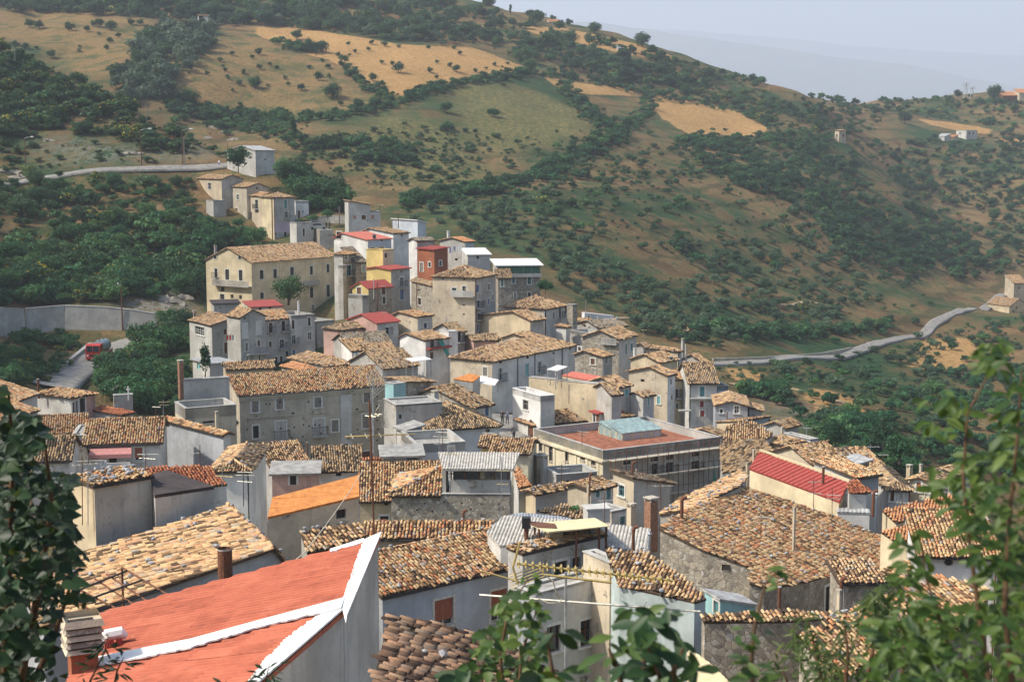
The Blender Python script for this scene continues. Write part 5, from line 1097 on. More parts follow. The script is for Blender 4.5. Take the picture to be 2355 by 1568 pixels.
# --- the great tile roof in the right foreground
BIG = 'great weathered tile roof over a rounded grey stone house'
PH(BIG, 'n', [(158,512), (420,640), (712,748), (706,842), (790,864), (880,864), (1080,826), (1200,790), (1296,742), (1420,800), (1640,690), (1560,590), (1230,446), (940,350), (690,272), (640,262), (335,400)], 5, 86, 128, .30, 'orange', 'stone', 5.5, near=True, rocks=70,
   wins={0: [('v',562,748,48,38)], 1: [('v',562,748,48,38)], 6: [('s',1190,930,60,150,'wood_dark')]},
   chim=[(297,345,430,22,'rustcap',7), (972,385,490,20,'beige',6), (112,325,480,84,'brick',9)])
PH('second slope of the great roof, beyond its hip', 'n', [(335,400), (640,262), (690,200), (655,165), (480,250), (300,330), (165,432)], 0, 96, -70, .30, 'tan', 'grey', 4, near=True, rocks=24)
PH('tiled lean-to at the right end of the rounded house', 'n', [(1265,790), (1420,805), (1560,740), (1700,700), (1600,840), (1400,830)], 1, 82, 150, .25, 'tan', 'stone', 3, near=True)
H('low rough wall house with pale tiles below the rounded house', 'n', (1262,830), 1255, 1500, 1000, 78, 90, '-l', 'tan', 'stone', lb=3, pitch=.1)
PH('house with a red and tan striped tile roof behind the leaves, lower right', 'n', [(1000,1150), (1180,1070), (1500,930), (1850,795), (2150,880), (2090,1075), (1560,1290), (1200,1420)], 6, 58, 160, .28, 'orange', 'stone', 5, near=True, rocks=20, chim=[(1240,880,1060,30,'beige',8)])
PH('strip of tiles on top of the dark stone wall', 'n', [(412,1035), (760,1015), (1180,1010), (1230,1050), (900,1072), (430,1075)], 4, 64, 170, .2, 'tan', 'darkstone', 9, near=True)
H('small aqua hut with a grey roof against the rounded house', 'n', (530,935), 478, 742, 1035, 82, 70, '+r', 'tin', 'aqua', 'aqua', lb=2, pitch=.25, oh=.1, winsL=[('d',505,990,30,80,'paint_teal')])
PH('pale yellow wall corner at the bottom edge', 'n', [(330,1225), (470,1330), (590,1450), (330,1500)], 0, 48, 130, .12, 'cream', 'cream', 5)
# --- centre foreground
H('blue-grey house with red roller shutters under a bright mottled tile roof', 'l', (1217,908), 1190, 2370, 1480, 72, 51.2, 'gableR', 'orange', 'bluegrey', 'bluewhite', lb=7, pitch=.34, near=True, rocks=28, oh=.2, extra=5,
  wins=[('r',1680,1040,140,204,'shutter_red'), ('r',2096,985,120,230,'shutter_red')])  # blue of the walls is the tint of shade, set as their colour
G10 = 'grey house with a roof terrace, dark door and brown-red windows below'
H(G10, 'm', (700,902), 660, 1262, 1570, 70, 50, 'flat', wall_='bluegrey', wallR='palegrey', lb=1.6, par=.12, extra=6, wins=[('w',835,1240,104,200,'wood_brown'), ('w',1088,1192,98,196,'wood_brown')])
H('set-back upper storey of the terrace house with a black opening', 'm', (604,592), 590, 1228, 900, 73, 50, '-l', 'tan', 'grey', 'grey', lb=1.2, pitch=.05, oh=.06, near=True, rocks=14, wins=[('v',1012,665,64,80), ('d',890,745,104,180,'wood_dark')])
H('beige corner pier house right of the roof terrace', 'm', (1262,670), 1160, 1336, 1500, 71, 60, 'flat', wall_='beige', rb=None, lb=2.5, par=.1)
PH('low tile roof over an aqua-washed wall, centre foreground', 'm', [(1330,836), (1225,560), (1560,600), (1800,760), (1990,935), (1905,962)], 5, 67, 200, .30, 'tan', 'aquawash', 5.5, near=True, rocks=20)
PH('wide grey corrugated asbestos roof behind the tan canopy', 'm', [(330,440), (460,312), (960,345), (1570,410), (1540,600), (1210,540), (430,540)], 0, 79, 190, .2, 'asbestos', 'palegrey', 4)
PH('small grey metal roof with a tiled patch and a bush', 'i', [(0,1270), (140,1240), (480,1270), (620,1300), (560,1320), (100,1330)], 4, 92, 180, .25, 'zinc', 'grey', 4)
PH('sunken old tile roof with a green bush growing on it', 'i', [(290,1215), (560,1160), (760,1240), (750,1300), (470,1262)], 2, 98, 190, .25, 'dark', 'grey', 4, near=True)
H('house with a bright end and shaded side left of the teal doors', 'i', (277,1052), 186, 576, 1215, 108, 48, 'gableR', 'tan', 'sand', 'bluegrey', pitch=.32, near=True, rocks=6)  # sand end and blue-grey side put sun and shade into the wall colours
H('grey house with teal doors and a small balcony', 'i', (792,1022), 576, 1000, 1190, 105, 46, 'gableR', 'tan', 'beige', 'palegrey', pk=.7, pitch=.34, near=True, wins=[('s',853,1058,34,70,'paint_teal'), ('d',955,1045,40,140,'paint_teal')], chim=[(768,990,1280,34,'beige',-5), (780,900,1010,18,'rustcap',-5)])
H('beige house end with a tall teal window', 'i', (1192,912), 1000, 1532, 1200, 108, 62, '+r', 'tan', 'beige', 'grey', pitch=.22, near=True, winsL=[('w',1078,1035,52,104,'paint_teal')], chim=[(1178,790,910,22,'rustcap',1), (1215,835,900,16,'grey',2)])
H('low grey terrace wing with a teal door below the balcony', 'i', (985,1232), 786, 1128, 1380, 97, 50, 'flat', wall_='beige', wallR='palegrey', par=.15, wins=[('d',1085,1310,48,76,'paint_teal')], chim=[(1168,1150,1330,90,'beige',-2)])
H('dark stone terrace block under the parked car', 'a', (1505,672), 1385, 1632, 845, 307, 72, 'flat', wall_='stone', wallR='grey', lb=7, par=.04)
H('grey street wall at the foot of the villa', 'b', (1478,345), 1440, 1640, 560, 224, 48, 'flat', wall_='grey', lb=5, par=.3)
PH('worn brown tile roof at the bottom centre, nearest to the viewer', 'D', [(894,1421), (985,1430), (1040,1448), (1120,1462), (1300,1560), (1300,1640), (840,1640)], 0, 38, 108, .26, 'brown', 'grey', 6, near=True, rocks=10)

# ------------------------------------------------------------------ foliage
def foliage_mat(name, stops, transl=.25, spec=.25):
    m, t, b = newmat(name); p_ = pos(t)
    f = math_(t, 'ADD', math_(t, 'MULTIPLY', orand(t), .55), math_(t, 'MULTIPLY', noise(t, p_, .9, 3, .6), .45))
    c = ramp(t, f, stops); t.links.new(c, b.inputs['Base Color']); b.inputs['Roughness'].default_value = .6; b.inputs['Specular IOR Level'].default_value = spec
    if transl:
        tr = t.nodes.new('ShaderNodeBsdfTranslucent'); t.links.new(mixc(t, .35, c, (.30,.36,.05)), tr.inputs[0])
        mx = t.nodes.new('ShaderNodeMixShader'); mx.inputs[0].default_value = transl
        t.links.new(b.outputs[0], mx.inputs[1]); t.links.new(tr.outputs[0], mx.inputs[2]); t.links.new(mx.outputs[0], t.nodes['Material Output'].inputs[0])
    MATS[name] = m; return m
foliage_mat('leaf_oak', [(.2, (0.009,0.043,0.022)), (.5, (0.022,0.084,0.038)), (.8, (0.052,0.133,0.052))])
foliage_mat('leaf_olive', [(.2, (0.032,0.081,0.049)), (.5, (0.064,0.128,0.075)), (.8, (0.123,0.196,0.116))])
foliage_mat('leaf_scrub', [(.2, (0.013,0.055,0.026)), (.5, (0.033,0.104,0.043)), (.8, (0.090,0.160,0.058))])
foliage_mat('leaf_green', [(.2, (0.013,0.075,0.035)), (.5, (0.035,0.136,0.052)), (.8, (0.096,0.210,0.067))])
foliage_mat('leaf_grey', [(.25, (0.043,0.090,0.064)), (.5, (0.081,0.138,0.096)), (.75, (0.145,0.203,0.138))])
foliage_mat('flower_broom', [(.3, (.30,.24,.025)), (.7, (.48,.38,.035))])
def crown(n, R, Hh, lobes, leaf, seed, z0=.0, flat=1., squash=1.):
    """leaf-sized faces on the skins of many small boughs spread through the crown"""
    g = np.random.default_rng(seed)
    c = g.normal(size=(lobes, 3)); c /= np.linalg.norm(c, axis=1)[:, None]; c *= (g.random((lobes, 1))**.5)*.72
    c[:, 2] = c[:, 2]*flat; rad = g.uniform(.22, .42, lobes)
    i = g.integers(0, lobes, n); d = g.normal(size=(n, 3)); d /= np.linalg.norm(d, axis=1)[:, None]
    d[:, 2] = np.where(d[:, 2] < -.8, -d[:, 2]*.5, d[:, 2])
    p = c[i] + d*rad[i][:, None]*g.uniform(.55, 1.08, (n, 1)); p *= np.array([R, R, Hh/2*squash]); p[:, 2] += z0 + Hh/2
    nr = d + g.normal(0, .55, (n, 3)); nr /= np.linalg.norm(nr, axis=1)[:, None]
    a = np.cross(nr, g.normal(size=(n, 3))); a /= np.linalg.norm(a, axis=1)[:, None]; b = np.cross(nr, a)
    s = leaf*g.uniform(.55, 1.3, (n, 1)); k = g.uniform(.45, .8, (n, 1))
    v = np.stack([p - a*s, p - b*s*k, p + a*s, p + b*s*k*1.1], 1).reshape(-1, 3)
    return v, np.arange(4*n).reshape(n, 4)
def trunk_mb(h, r, limbs, spread, seed, lean=.1):
    g = random.Random(seed); mb = MB(); top = V3((g.uniform(-lean, lean)*h, g.uniform(-lean, lean)*h, h))
    mb.tube([(0, 0, -.5), top*.5 + V3((g.uniform(-.05, .05)*h, 0, 0)), top], [r, r*.75, r*.55], 6)
    for i in range(limbs):
        a = i*2*math.pi/limbs + g.uniform(-.4, .4); e = top + V3((math.cos(a)*spread, math.sin(a)*spread, spread*g.uniform(.7, 1.3)))
        mb.tube([top - V3((0, 0, .1*h)), (top + e)/2 + V3((0, 0, .15*spread)), e], [r*.5, r*.32, r*.12], 5)
    return mb
def mk(name, v, f, mat, midx=None): return raw_mesh(name, v, f, mat, midx)
TREES = {}
def proto(kind, mat, n, R, Hh, lobes, leaf, trunk, variants=3, z0=.6, flat=.8, yellow=0.):
    TREES[kind] = []
    for s in range(variants):
        v, f = crown(n, R, Hh, lobes, leaf, 100*len(TREES) + s, z0, flat)
        if yellow:
            idx_ = (np.random.default_rng(s).random(n) < yellow*np.clip((v[0::4, 2] - z0)/Hh*2 - .4, 0, 1)).astype(int)
            cm = mk('crown', v, f, [MATS[mat], MATS['flower_broom']], idx_)
        else: cm = mk('crown', v, f, MATS[mat])
        t_ = trunk_mb(*trunk, seed=s); tm = raw_mesh('trunk', t_.v, t_.f, MATS['trunk'])
        TREES[kind].append((cm, tm))
# unit trees are about 1 m wide-radius 0.5 scaled up on placing: sizes below are real metres
proto('oak', 'leaf_oak', 1000, 2.9, 4.6, 26, .27, (.8, .20, 5, 1.1), 4, -.1, .85)
proto('olive', 'leaf_olive', 680, 2.1, 2.9, 18, .20, (.5, .18, 4, .8), 4, -.15, .8)
proto('bush', 'leaf_scrub', 420, 1.5, 2.0, 16, .19, (.3, .06, 3, .4), 4, -.15, .7)
proto('greenbush', 'leaf_green', 420, 1.5, 2.1, 16, .19, (.3, .06, 3, .4), 3, -.15, .7)
proto('broom', 'leaf_scrub', 420, 1.4, 1.9, 14, .17, (.3, .05, 3, .4), 3, -.1, .7, .42)
proto('cypress', 'leaf_oak', 800, 1.2, 8.0, 30, .24, (1.2, .16, 3, .5), 2, .4, 1.)
proto('poplar', 'leaf_grey', 1000, 2.8, 5.6, 26, .27, (1.0, .16, 5, 1.2), 3, -.1, .9)
proto('bigoak', 'leaf_oak', 2800, 3.6, 5.8, 46, .22, (1.0, .26, 6, 1.6), 2, -.3, .85)
proto('bigbush', 'leaf_green', 2000, 2.4, 3.6, 36, .17, (.6, .1, 4, .7), 3, -.2, .75)
WID = {'oak': 5.2, 'olive': 3.8, 'bush': 2.7, 'greenbush': 2.7, 'broom': 2.5, 'cypress': 2.1, 'poplar': 5.0, 'bigoak': 6.4, 'bigbush': 4.3}
TN = {'oak': 'oak_tree', 'olive': 'olive_tree', 'bush': 'bush', 'greenbush': 'bush', 'broom': 'broom_bush', 'cypress': 'cypress_tree', 'poplar': 'poplar_tree', 'bigoak': 'oak_tree', 'bigbush': 'bush'}
TCAT = {'oak': 'tree', 'olive': 'olive tree', 'bush': 'bush', 'greenbush': 'bush', 'broom': 'bush', 'cypress': 'tree', 'poplar': 'tree', 'bigoak': 'tree', 'bigbush': 'bush'}
FIRST = {}
def tree(kind, at, width, label, group=None, rz=None, stretch=1.):
    v = random.randrange(len(TREES[kind])); cm, tm = TREES[kind][v]; s = width/WID[kind]
    rt = bpy.data.objects.new(TN[kind], None); COL.objects.link(rt); rt.location = at; rt.empty_display_size = .3
    rt.rotation_euler = (0, 0, random.uniform(0, 6.28) if rz is None else rz); rt.scale = (s, s, s*stretch*random.uniform(.92, 1.1))
    tag(rt, label, TCAT[kind], group); ORG[rt.name] = V3(at)
    for nm, me_ in (('trunk', tm), ('crown', cm)):
        o = bpy.data.objects.new(nm, me_); COL.objects.link(o); o.parent = rt
        FIRST.setdefault((kind, v, nm), o)
    return rt
def tree_px(kind, key, x, y, w_, label, group=None, d0=215., stretch=1., dmax=1300):
    X, Y = D(key, x, y); h = hit(X, Y, d0)
    if h is None or h[1] > dmax: return None
    sc_ = ZO[key][2]/ZO[key][3]/SS if key != 'D' else 1.
    return tree(kind, h, max(.8, w_*sc_/F*h[1]), label, group, None, stretch)
# stuff: brush nobody could count, instanced over points on the ground
def scatter_nodes(name, pts, scl, kind, v):
    ob = FIRST.get((kind, v, 'crown'))
    me_ = bpy.data.meshes.new(name); pts = np.asarray(pts, np.float32); me_.vertices.add(len(pts)); me_.vertices.foreach_set('co', pts.ravel())
    for nm, arr in (('scl', scl), ('rot', RNG.random(len(pts))*6.28)):
        at = me_.attributes.new(nm, 'FLOAT', 'POINT'); at.data.foreach_set('value', np.asarray(arr, np.float32))
    o = bpy.data.objects.new(name, me_); COL.objects.link(o)
    ng = bpy.data.node_groups.new(name, 'GeometryNodeTree')
    ng.interface.new_socket('Geometry', in_out='INPUT', socket_type='NodeSocketGeometry'); ng.interface.new_socket('Geometry', in_out='OUTPUT', socket_type='NodeSocketGeometry')
    gi = ng.nodes.new('NodeGroupInput'); go = ng.nodes.new('NodeGroupOutput'); ip = ng.nodes.new('GeometryNodeInstanceOnPoints'); oi = ng.nodes.new('GeometryNodeObjectInfo')
    oi.inputs['Object'].default_value = ob; oi.transform_space = 'ORIGINAL'
    na = ng.nodes.new('GeometryNodeInputNamedAttribute'); na.data_type = 'FLOAT'; na.inputs['Name'].default_value = 'scl'
    nb = ng.nodes.new('GeometryNodeInputNamedAttribute'); nb.data_type = 'FLOAT'; nb.inputs['Name'].default_value = 'rot'
    cx2 = ng.nodes.new('ShaderNodeCombineXYZ')
    ng.links.new(gi.outputs[0], ip.inputs['Points']); ng.links.new(oi.outputs['Geometry'], ip.inputs['Instance'])
    ng.links.new(nb.outputs[0], cx2.inputs[2]); ng.links.new(cx2.outputs[0], ip.inputs['Rotation']); ng.links.new(na.outputs[0], ip.inputs['Scale'])
    ng.links.new(ip.outputs[0], go.inputs[0])
    md = o.modifiers.new('scatter', 'NODES'); md.node_group = ng
    return o
BRUSH = {}
def drop_brush(xs, ys, mix, wr, d0, dmax, clumpy=True):
    h, ok = hit_many(xs, ys, d0); ok &= h[:, 1] < dmax
    if clumpy: ok &= ~((vnoise(h[:, 0], h[:, 1], 28, 77) < -.05) & (RNG.random(len(ok)) < .7))
    h = h[ok]; kinds = list(mix); pr = np.array([mix[k] for k in kinds], float); pr /= pr.sum(); pick = RNG.choice(len(kinds), len(h), p=pr)
    for q, c in zip(h, pick):
        k = kinds[c]; v = int(RNG.integers(len(TREES[k])))
        BRUSH.setdefault((k, v), []).append((q[0], q[1], q[2], RNG.uniform(*wr)*RNG.choice([.4, .55, .8, 1.05, 1.4])/WID[k]))
def brush(poly, n, mix, wr, d0=215., dmax=1300., more=3.2):
    """bushes spread over an outline dropped to the ground; mix = {kind: share}; wr = width range in metres"""
    xs = [q[0] for q in poly]; ys = [q[1] for q in poly]; n = int(n*more)
    X = RNG.uniform(min(xs), max(xs), n*4); Y = RNG.uniform(min(ys), max(ys), n*4); k = inpoly(X, Y, poly)
    drop_brush(X[k][:n], Y[k][:n], mix, wr, d0, dmax)
def hedge(line, width, n, mix, wr, d0=215., dmax=1300):
    L = np.array([math.dist(line[i], line[i+1]) for i in range(len(line) - 1)]); n = int(n*2.4); s = RNG.uniform(0, L.sum(), n); e = np.r_[0, np.cumsum(L)]
    X = np.interp(s, e, [q[0] for q in line]) + RNG.normal(0, width*.28, n); Y = np.interp(s, e, [q[1] for q in line]) + RNG.normal(0, width*.28, n)
    drop_brush(X, Y, mix, wr, d0, dmax, False)
# --- trees one can pick out
FLD = 'small trees dotted over the golden hill fields'
r_trees = [('bigoak',240,632,105,'dark oak with an open crown standing left in the tan hill field'), ('oak',570,642,72,'round dark oak between two larger oaks in the tan hill field'), ('bigoak',790,697,145,'broad dark oak at the lower right corner of the tan hill field'),
 ('oak',690,577,82,'bright green round tree above the broad oak in the tan field'), ('oak',1075,577,74,'leaning dark tree at the left edge of the golden field'), ('poplar',1255,520,92,'tallest tree in the middle of the golden field'),
 ('oak',535,282,95,'round tree on the hedge bank at the upper left of the golden field'), ('bigoak',625,374,120,'large dark tree left of a pair on the hedge bank'), ('bigoak',715,374,110,'large dark tree right of a pair on the hedge bank'),
 ('oak',1475,518,50,'small bright green tree in the right half of the golden field'), ('bigbush',1930,835,100,'round dark bush alone in the yellow pasture'), ('cypress',515,1030,70,'slender upright tree rising from the hedge above the houses'),
 ('oak',1590,806,110,'spreading tree at the pasture edge below the long hedge'), ('oak',1600,935,110,'dark tree clump in the middle of the pasture')]
for k, x, y, w_, lb_ in r_trees: tree_px(k, 'r', x, y, w_, lb_, d0=380)
for x, y, w_ in ((1210,466,42),(1258,342,48),(1043,362,40),(1155,333,62),(1065,318,44),(1565,322,58),(1652,352,48),(900,327,36),(830,402,42),(910,402,38),(948,382,38),(265,392,62),(1527,452,46),(1665,512,62),(1620,477,42),(1690,392,38),(1137,457,42),(1140,612,62),(950,507,52),(1525,562,38),(1468,352,38),(1800,510,38),(1878,492,34),(1938,472,36),(128,606,52),(270,497,52),(625,492,46),(715,442,42),(160,522,42),(755,492,52),(475,612,42),(330,612,38),(450,562,38),(845,747,46),(395,492,42),(530,375,40),(435,360,34),(220,420,40),(345,470,46),(765,555,44),(30,510,40),(45,560,36),(80,655,36),(135,745,40),(2030,460,36),(1990,485,26)):
    tree_px(random.choice(['oak', 'olive', 'oak']), 'r', x, y, w_, 'small tree dotted over the tan and golden hill fields', FLD, d0=400)
for x, y, w_ in ((1140,1012,64),(1250,1022,54),(1350,1077,64),(1480,1082,64),(1585,1087,54),(1635,1162,54),(1670,1197,58),(1530,1197,48),(1735,1257,54),(1895,1247,58),(1630,1012,64),(1670,1342,64),(1450,940,48),(1300,890,48),(1400,1255,70),(1190,1140,90),(1060,1130,70),(870,1085,70),(1570,1250,46),(1820,1200,48),(1470,1135,54),(1480,1000,44)):
    tree_px('olive', 'r', x, y, w_, 'small olive tree on the brown terraced slope below the pasture', 'olive trees on the brown terraces', d0=380)
for k, x, y, w_, lb_ in [('bigoak',395,505,115,'big dark tree at the right tip of the golden field'), ('bigoak',1190,335,125,'tallest tree standing out on the skyline'), ('oak',395,128,75,'round tree first on the skyline from the left'), ('oak',553,153,55,'round tree right behind the skyline cottage'), ('oak',465,158,42,'pointed tree left of the skyline cottage'),
   ('oak',668,184,62,'tree right of the skyline cottage'), ('bigoak',850,240,110,'broad tree on the skyline right of the cottage'), ('bigoak',670,332,145,'big tree between the two upper stubble strips'), ('oak',815,318,95,'round tree at the right of the upper stubble strips'), ('cypress',255,110,24,'pointed small tree at the left of the skyline'),
   ('bigoak',1060,565,115,'dark tree above the narrow stubble strip'), ('bigoak',1500,695,115,'broad tree at the top edge of the right golden field'), ('oak',1390,605,85,'tree on the upper edge of the right golden field, second from left'), ('oak',1250,645,64,'tree at the upper left tip of the right golden field'), ('oak',2035,594,64,'lone round tree on the descending skyline'), ('bush',1595,728,36,'little bush on the top edge of the right golden field'), ('bush',1240,958,70,'round bush below the right golden field'), ('oak',1500,1180,10,'small dark shrub on the mid slope')]:
    tree_px(k, 's', x, y, w_, lb_, d0=420)
for k, x, y, w_, lb_ in [('oak',245,234,95,'left tree of a pair in the far left field'), ('oak',325,243,105,'right tree of a pair in the far left field'), ('oak',570,258,98,'round bushy tree alone in the far left field'), ('oak',770,218,64,'upright tree left in a group of three at the field edge'), ('oak',825,228,84,'low round tree in a group of three at the field edge'), ('bigoak',920,254,114,'tallest tree in a group of three at the field edge'), ('oak',1085,208,74,'tree right of the group of three'), ('bigoak',1575,864,175,'round tree at the lower edge of the tan hill field'), ('oak',1710,965,125,'tall bush beside the round tree at the tan field edge'), ('oak',430,484,95,'dark tree above the yellow broom on the left hill')]:
    tree_px(k, 'p', x, y, w_, lb_, d0=420)
for x, y, w_ in ((720,268,62),(980,313,58),(910,363,62),(885,418,54),(655,433,48),(660,398,42),(820,288,42),(1240,268,74),(1165,213,74),(130,408,84),(215,413,84),(302,408,44),(1980,708,58),(2080,693,74),(1710,623,48),(1845,563,40),(1820,518,62),(2015,618,44),(1885,658,44),(1920,460,50),(1560,610,40)):
    tree_px(random.choice(['oak', 'olive']), 'p', x, y, w_, 'small tree scattered over the far left tan field', 'small trees in the far left field', d0=440)
for k, x, y, w_, lb_ in [('oak',1045,300,44,'tree left of the pylons on the right ridge'), ('bigoak',1212,312,84,'broad tree beside the ridge house at the right'), ('oak',990,305,22,'small round tree on the right ridge'), ('oak',1098,300,24,'small tree right of the pylons on the ridge'), ('oak',340,282,32,'small tree standing on the saddle of the skyline'), ('oak',805,420,72,'dark tree below the right ridge'), ('oak',155,238,44,'tree on the skyline slope, right part')]:
    tree_px(k, 't', x, y, w_, lb_, d0=600, dmax=1400)
for x, y, w_ in ((1975,928,112),(2105,928,84),(2205,864,74),(2095,864,64),(2260,954,64),(2250,794,84),(1780,774,62),(1850,744,62),(1970,744,62),(1725,868,58)):
    tree_px('olive', 'e', x, y, w_, 'olive tree beside the road just right of the village', 'olive trees below the village road', d0=225)
for x, y, w_ in ((420,652,42),(430,702,38),(560,792,32),(505,792,27),(640,802,24),(945,602,48),(900,477,48),(950,492,42),(1000,522,34),(885,532,54),(830,572,64),(780,572,64),(1200,422,38),(890,422,54),(700,640,40),(620,690,36),(1080,600,44),(1120,700,40),(1010,660,44),(680,700,40)):
    tree_px('olive', 'u', x, y, w_, 'olive tree on the dry slope right of the village', 'olive trees on the dry right slope', d0=225)
for k, x, y, w_, lb_, st in [('bigoak',150,445,240,'large dark tree at the left edge below the upper road',1.), ('bigoak',250,215,150,'left of two dark trees beside the upper road lamp',1.1), ('bigoak',375,275,150,'right of two dark trees beside the upper road lamp',1.1), ('bigoak',620,470,170,'round dark tree in the middle of the left bank',1.), ('bigoak',930,760,180,'rounded grey-green tree on the left bank',1.1), ('bigbush',1180,590,140,'fresh green tree on the bank left of the villa',1.3), ('bigoak',1400,985,250,'big dark evergreen beside the villa wall',1.35), ('bigbush',1020,870,130,'green sapling below the grey-green tree on the bank',1.3), ('bigbush',1440,650,190,'flowering pale green tree above the villa',1.2), ('bigbush',1330,720,150,'pale green tree left of the villa chimney',1.2), ('bigoak',1240,860,200,'dark tree left of the big evergreen',1.1), ('bigbush',1140,262,125,'round bush below the upper road near the top house',.9), ('bigbush',1210,470,110,'bush on the bank under the top house annexe',1.), ('broom',690,160,110,'yellow broom bush at the edge of the upper road',.9)]:
    tree_px(k, 'q', x, y, w_, lb_, d0=240, stretch=st)
for k, x, y, w_, lb_, st, d_ in [('bigoak',1215,1345,330,'round dark tree growing in front of the cream villa',1.0,255), ('bigoak',1200,250,230,'dark tree clump right of the grey block house',1.15,340), ('bigbush',930,790,250,'pale flowering tree below the upper row of houses',.9,300), ('bigoak',1350,370,260,'dark trees behind the upper row of houses',.9,345), ('bigoak',1520,420,260,'dark trees left of the lean-to house',1.0,335), ('bigoak',1690,420,230,'tall grey-green tree behind the lean-to house',1.5,340), ('bigbush',1580,560,130,'small green tree in the walled garden by the parked car',1.,318), ('bigbush',1440,590,120,'bush against the white terrace house',.8,318), ('bigbush',750,640,150,'bush at the foot of the upper houses',.8,312), ('greenbush',1320,590,60,'low hedge plant beside the white outbuilding',.8,316)]:
    X, Y = D('a', x, y); q3 = P(X, Y, d_); tree(k, (q3[0], q3[1], q3[2]), w_/4.049/F*d_, lb_, None, None, st)
X, Y = D('r', 120, 1200); q3 = P(X, Y, 338); tree('bigbush', q3, 200*1000/2240/SS/F*338, 'bright green tree in front of the grey block house', None, None, 1.3)
X, Y = D('g', 440, 268); q3 = P(X, Y, 184); tree('cypress', q3, 110/4.049/F*184, 'slim dark tree in front of the tool shed', None, None, .75)
X, Y = D('g', 690, 742); q3 = P(X, Y, 147.5); tree('bigbush', q3, 130/4.049/F*147, 'bush growing out of the corner of the palazzo', None, None, 1.)
X, Y = D('i', 640, 1232); q3 = P(X, Y, 96); tree('greenbush', q3, 130/4.049/F*96, 'green bush growing on the sunken tile roof', None, None, .85)
for x, y, w_, lb_ in ((2135,950,170,'dark bush right of the glazed house'), ):
    X, Y = D('c', x, y); q3 = P(X, Y, 236); tree('bigbush', q3, w_/4.049/F*236, lb_)
for x, y, w_, d_, lb_ in ((1300,600,300,190,'dark round tree at the lower right village edge, left one'), (1500,760,260,180,'dark tree at the lower right village edge by the pale roof'), (1900,760,330,165,'dark tree with white blossom at the lower right village edge'), (1750,620,300,200,'dark tree behind the aerial mast, lower right')):
    X, Y = D('j', x, y); q3 = P(X, Y, d_); tree('bigoak', q3, w_/4.049/F*d_, lb_)
# --- the olive grove behind the village
GROVE = [(950,505),(1080,470),(1280,520),(1480,640),(1640,700),(1600,790),(1480,775),(1400,720),(1330,680),(1270,640),(1250,600),(1130,570),(1040,530)]
def spread(poly, n, mind, d0, fn):
    xs = [q[0] for q in poly]; ys = [q[1] for q in poly]; done = []; tries = 0
    while len(done) < n and tries < n*30:
        tries += 1; x = RNG.uniform(min(xs), max(xs)); y = RNG.uniform(min(ys), max(ys))
        if not inpoly(np.array([x]), np.array([y]), poly)[0]: continue
        h = hit(x, y, d0, step=3.)
        if h is None or any((h[0]-q[0])**2 + (h[1]-q[1])**2 < mind*mind for q in done): continue
        done.append(h); fn(h)
spread(GROVE, 150, 4.2, 300, lambda h: tree('olive', h, float(RNG.uniform(3.0, 4.8)), 'rounded olive tree in the grove behind the village', 'olive trees in the grove behind the village'))
spread([(1500,560),(1750,560),(2000,640),(2050,700),(1900,760),(1650,810),(1620,740)], 75, 5., 300, lambda h: tree('olive', h, float(RNG.uniform(3.0, 4.6)), 'olive tree on the brown slope above the far road', 'olive trees above the far road'))
# --- brush
OAKM = {'oak': 3, 'bush': 4, 'greenbush': 1, 'broom': .5}
brush([(-30,-12),(1050,-12),(1215,50),(1290,70),(1215,150),(1100,104),(930,98),(760,76),(590,58),(470,62),(330,42),(-30,26)], 900, {'oak': 5, 'bush': 3, 'broom': .8, 'poplar': .6}, (3.5, 8), 500)
brush([(1200,100),(1290,95),(1480,150),(1500,205),(1330,180),(1250,165)], 160, OAKM, (3, 6.5), 500)
brush([(345,80),(480,62),(500,100),(420,180),(380,235),(300,245),(250,195),(300,140)], 300, {'poplar': 4, 'oak': 1}, (4, 7.5), 450)
for ln, wd, n_ in (([(370,232),(480,258),(600,274),(700,278),(800,266),(900,242),(980,216),(1060,192),(1150,178),(1240,168)], 20, 300), ([(400,250),(520,285),(640,300),(700,330)], 40, 170), ([(785,150),(820,185),(850,210),(905,230)], 14, 60), ([(640,98),(690,114),(740,118)], 16, 50),
                   ([(690,330),(850,342),(960,350)], 20, 90), ([(820,368),(960,372)], 16, 60), ([(930,475),(1000,458),(1100,440),(1200,420),(1280,392)], 24, 220), ([(1270,395),(1330,352),(1440,312)], 44, 150), ([(1250,172),(1340,186),(1470,210)], 12, 60), ([(1290,200),(1340,250),(1400,296)], 34, 140),
                   ([(1480,215),(1600,236),(1720,262),(1790,300)], 16, 80), ([(1580,330),(1680,330),(1780,320),(1900,320)], 36, 160), ([(1480,210),(1500,250),(1440,300)], 30, 80), ([(1360,92),(1480,128),(1590,150)], 12, 50), ([(1600,760),(1750,770),(1900,770),(2050,755)], 22, 130), ([(2000,230),(2150,236),(2350,240)], 14, 70), ([(1700,905),(1800,912)], 14, 30)):
    hedge(ln, wd, n_, {'bush': 3, 'greenbush': 5, 'oak': .8}, (2.2, 4.2), 380 if ln[0][1] < 500 else 225)
SCR = {'bush': 5, 'greenbush': 1.5, 'olive': 2, 'broom': .5, 'oak': .6}
brush([(-20,110),(130,172),(250,226),(350,282),(450,318),(500,330),(420,352),(300,335),(120,300),(-20,330)], 420, {'bush': 5, 'broom': 1.6, 'oak': 1, 'greenbush': .6}, (2, 4.8), 330, 470, 5.)
brush([(-20,330),(560,345),(540,372),(-20,400)], 90, {'bush': 4, 'broom': 1}, (1.4, 3.2), 340, 420, 4.)
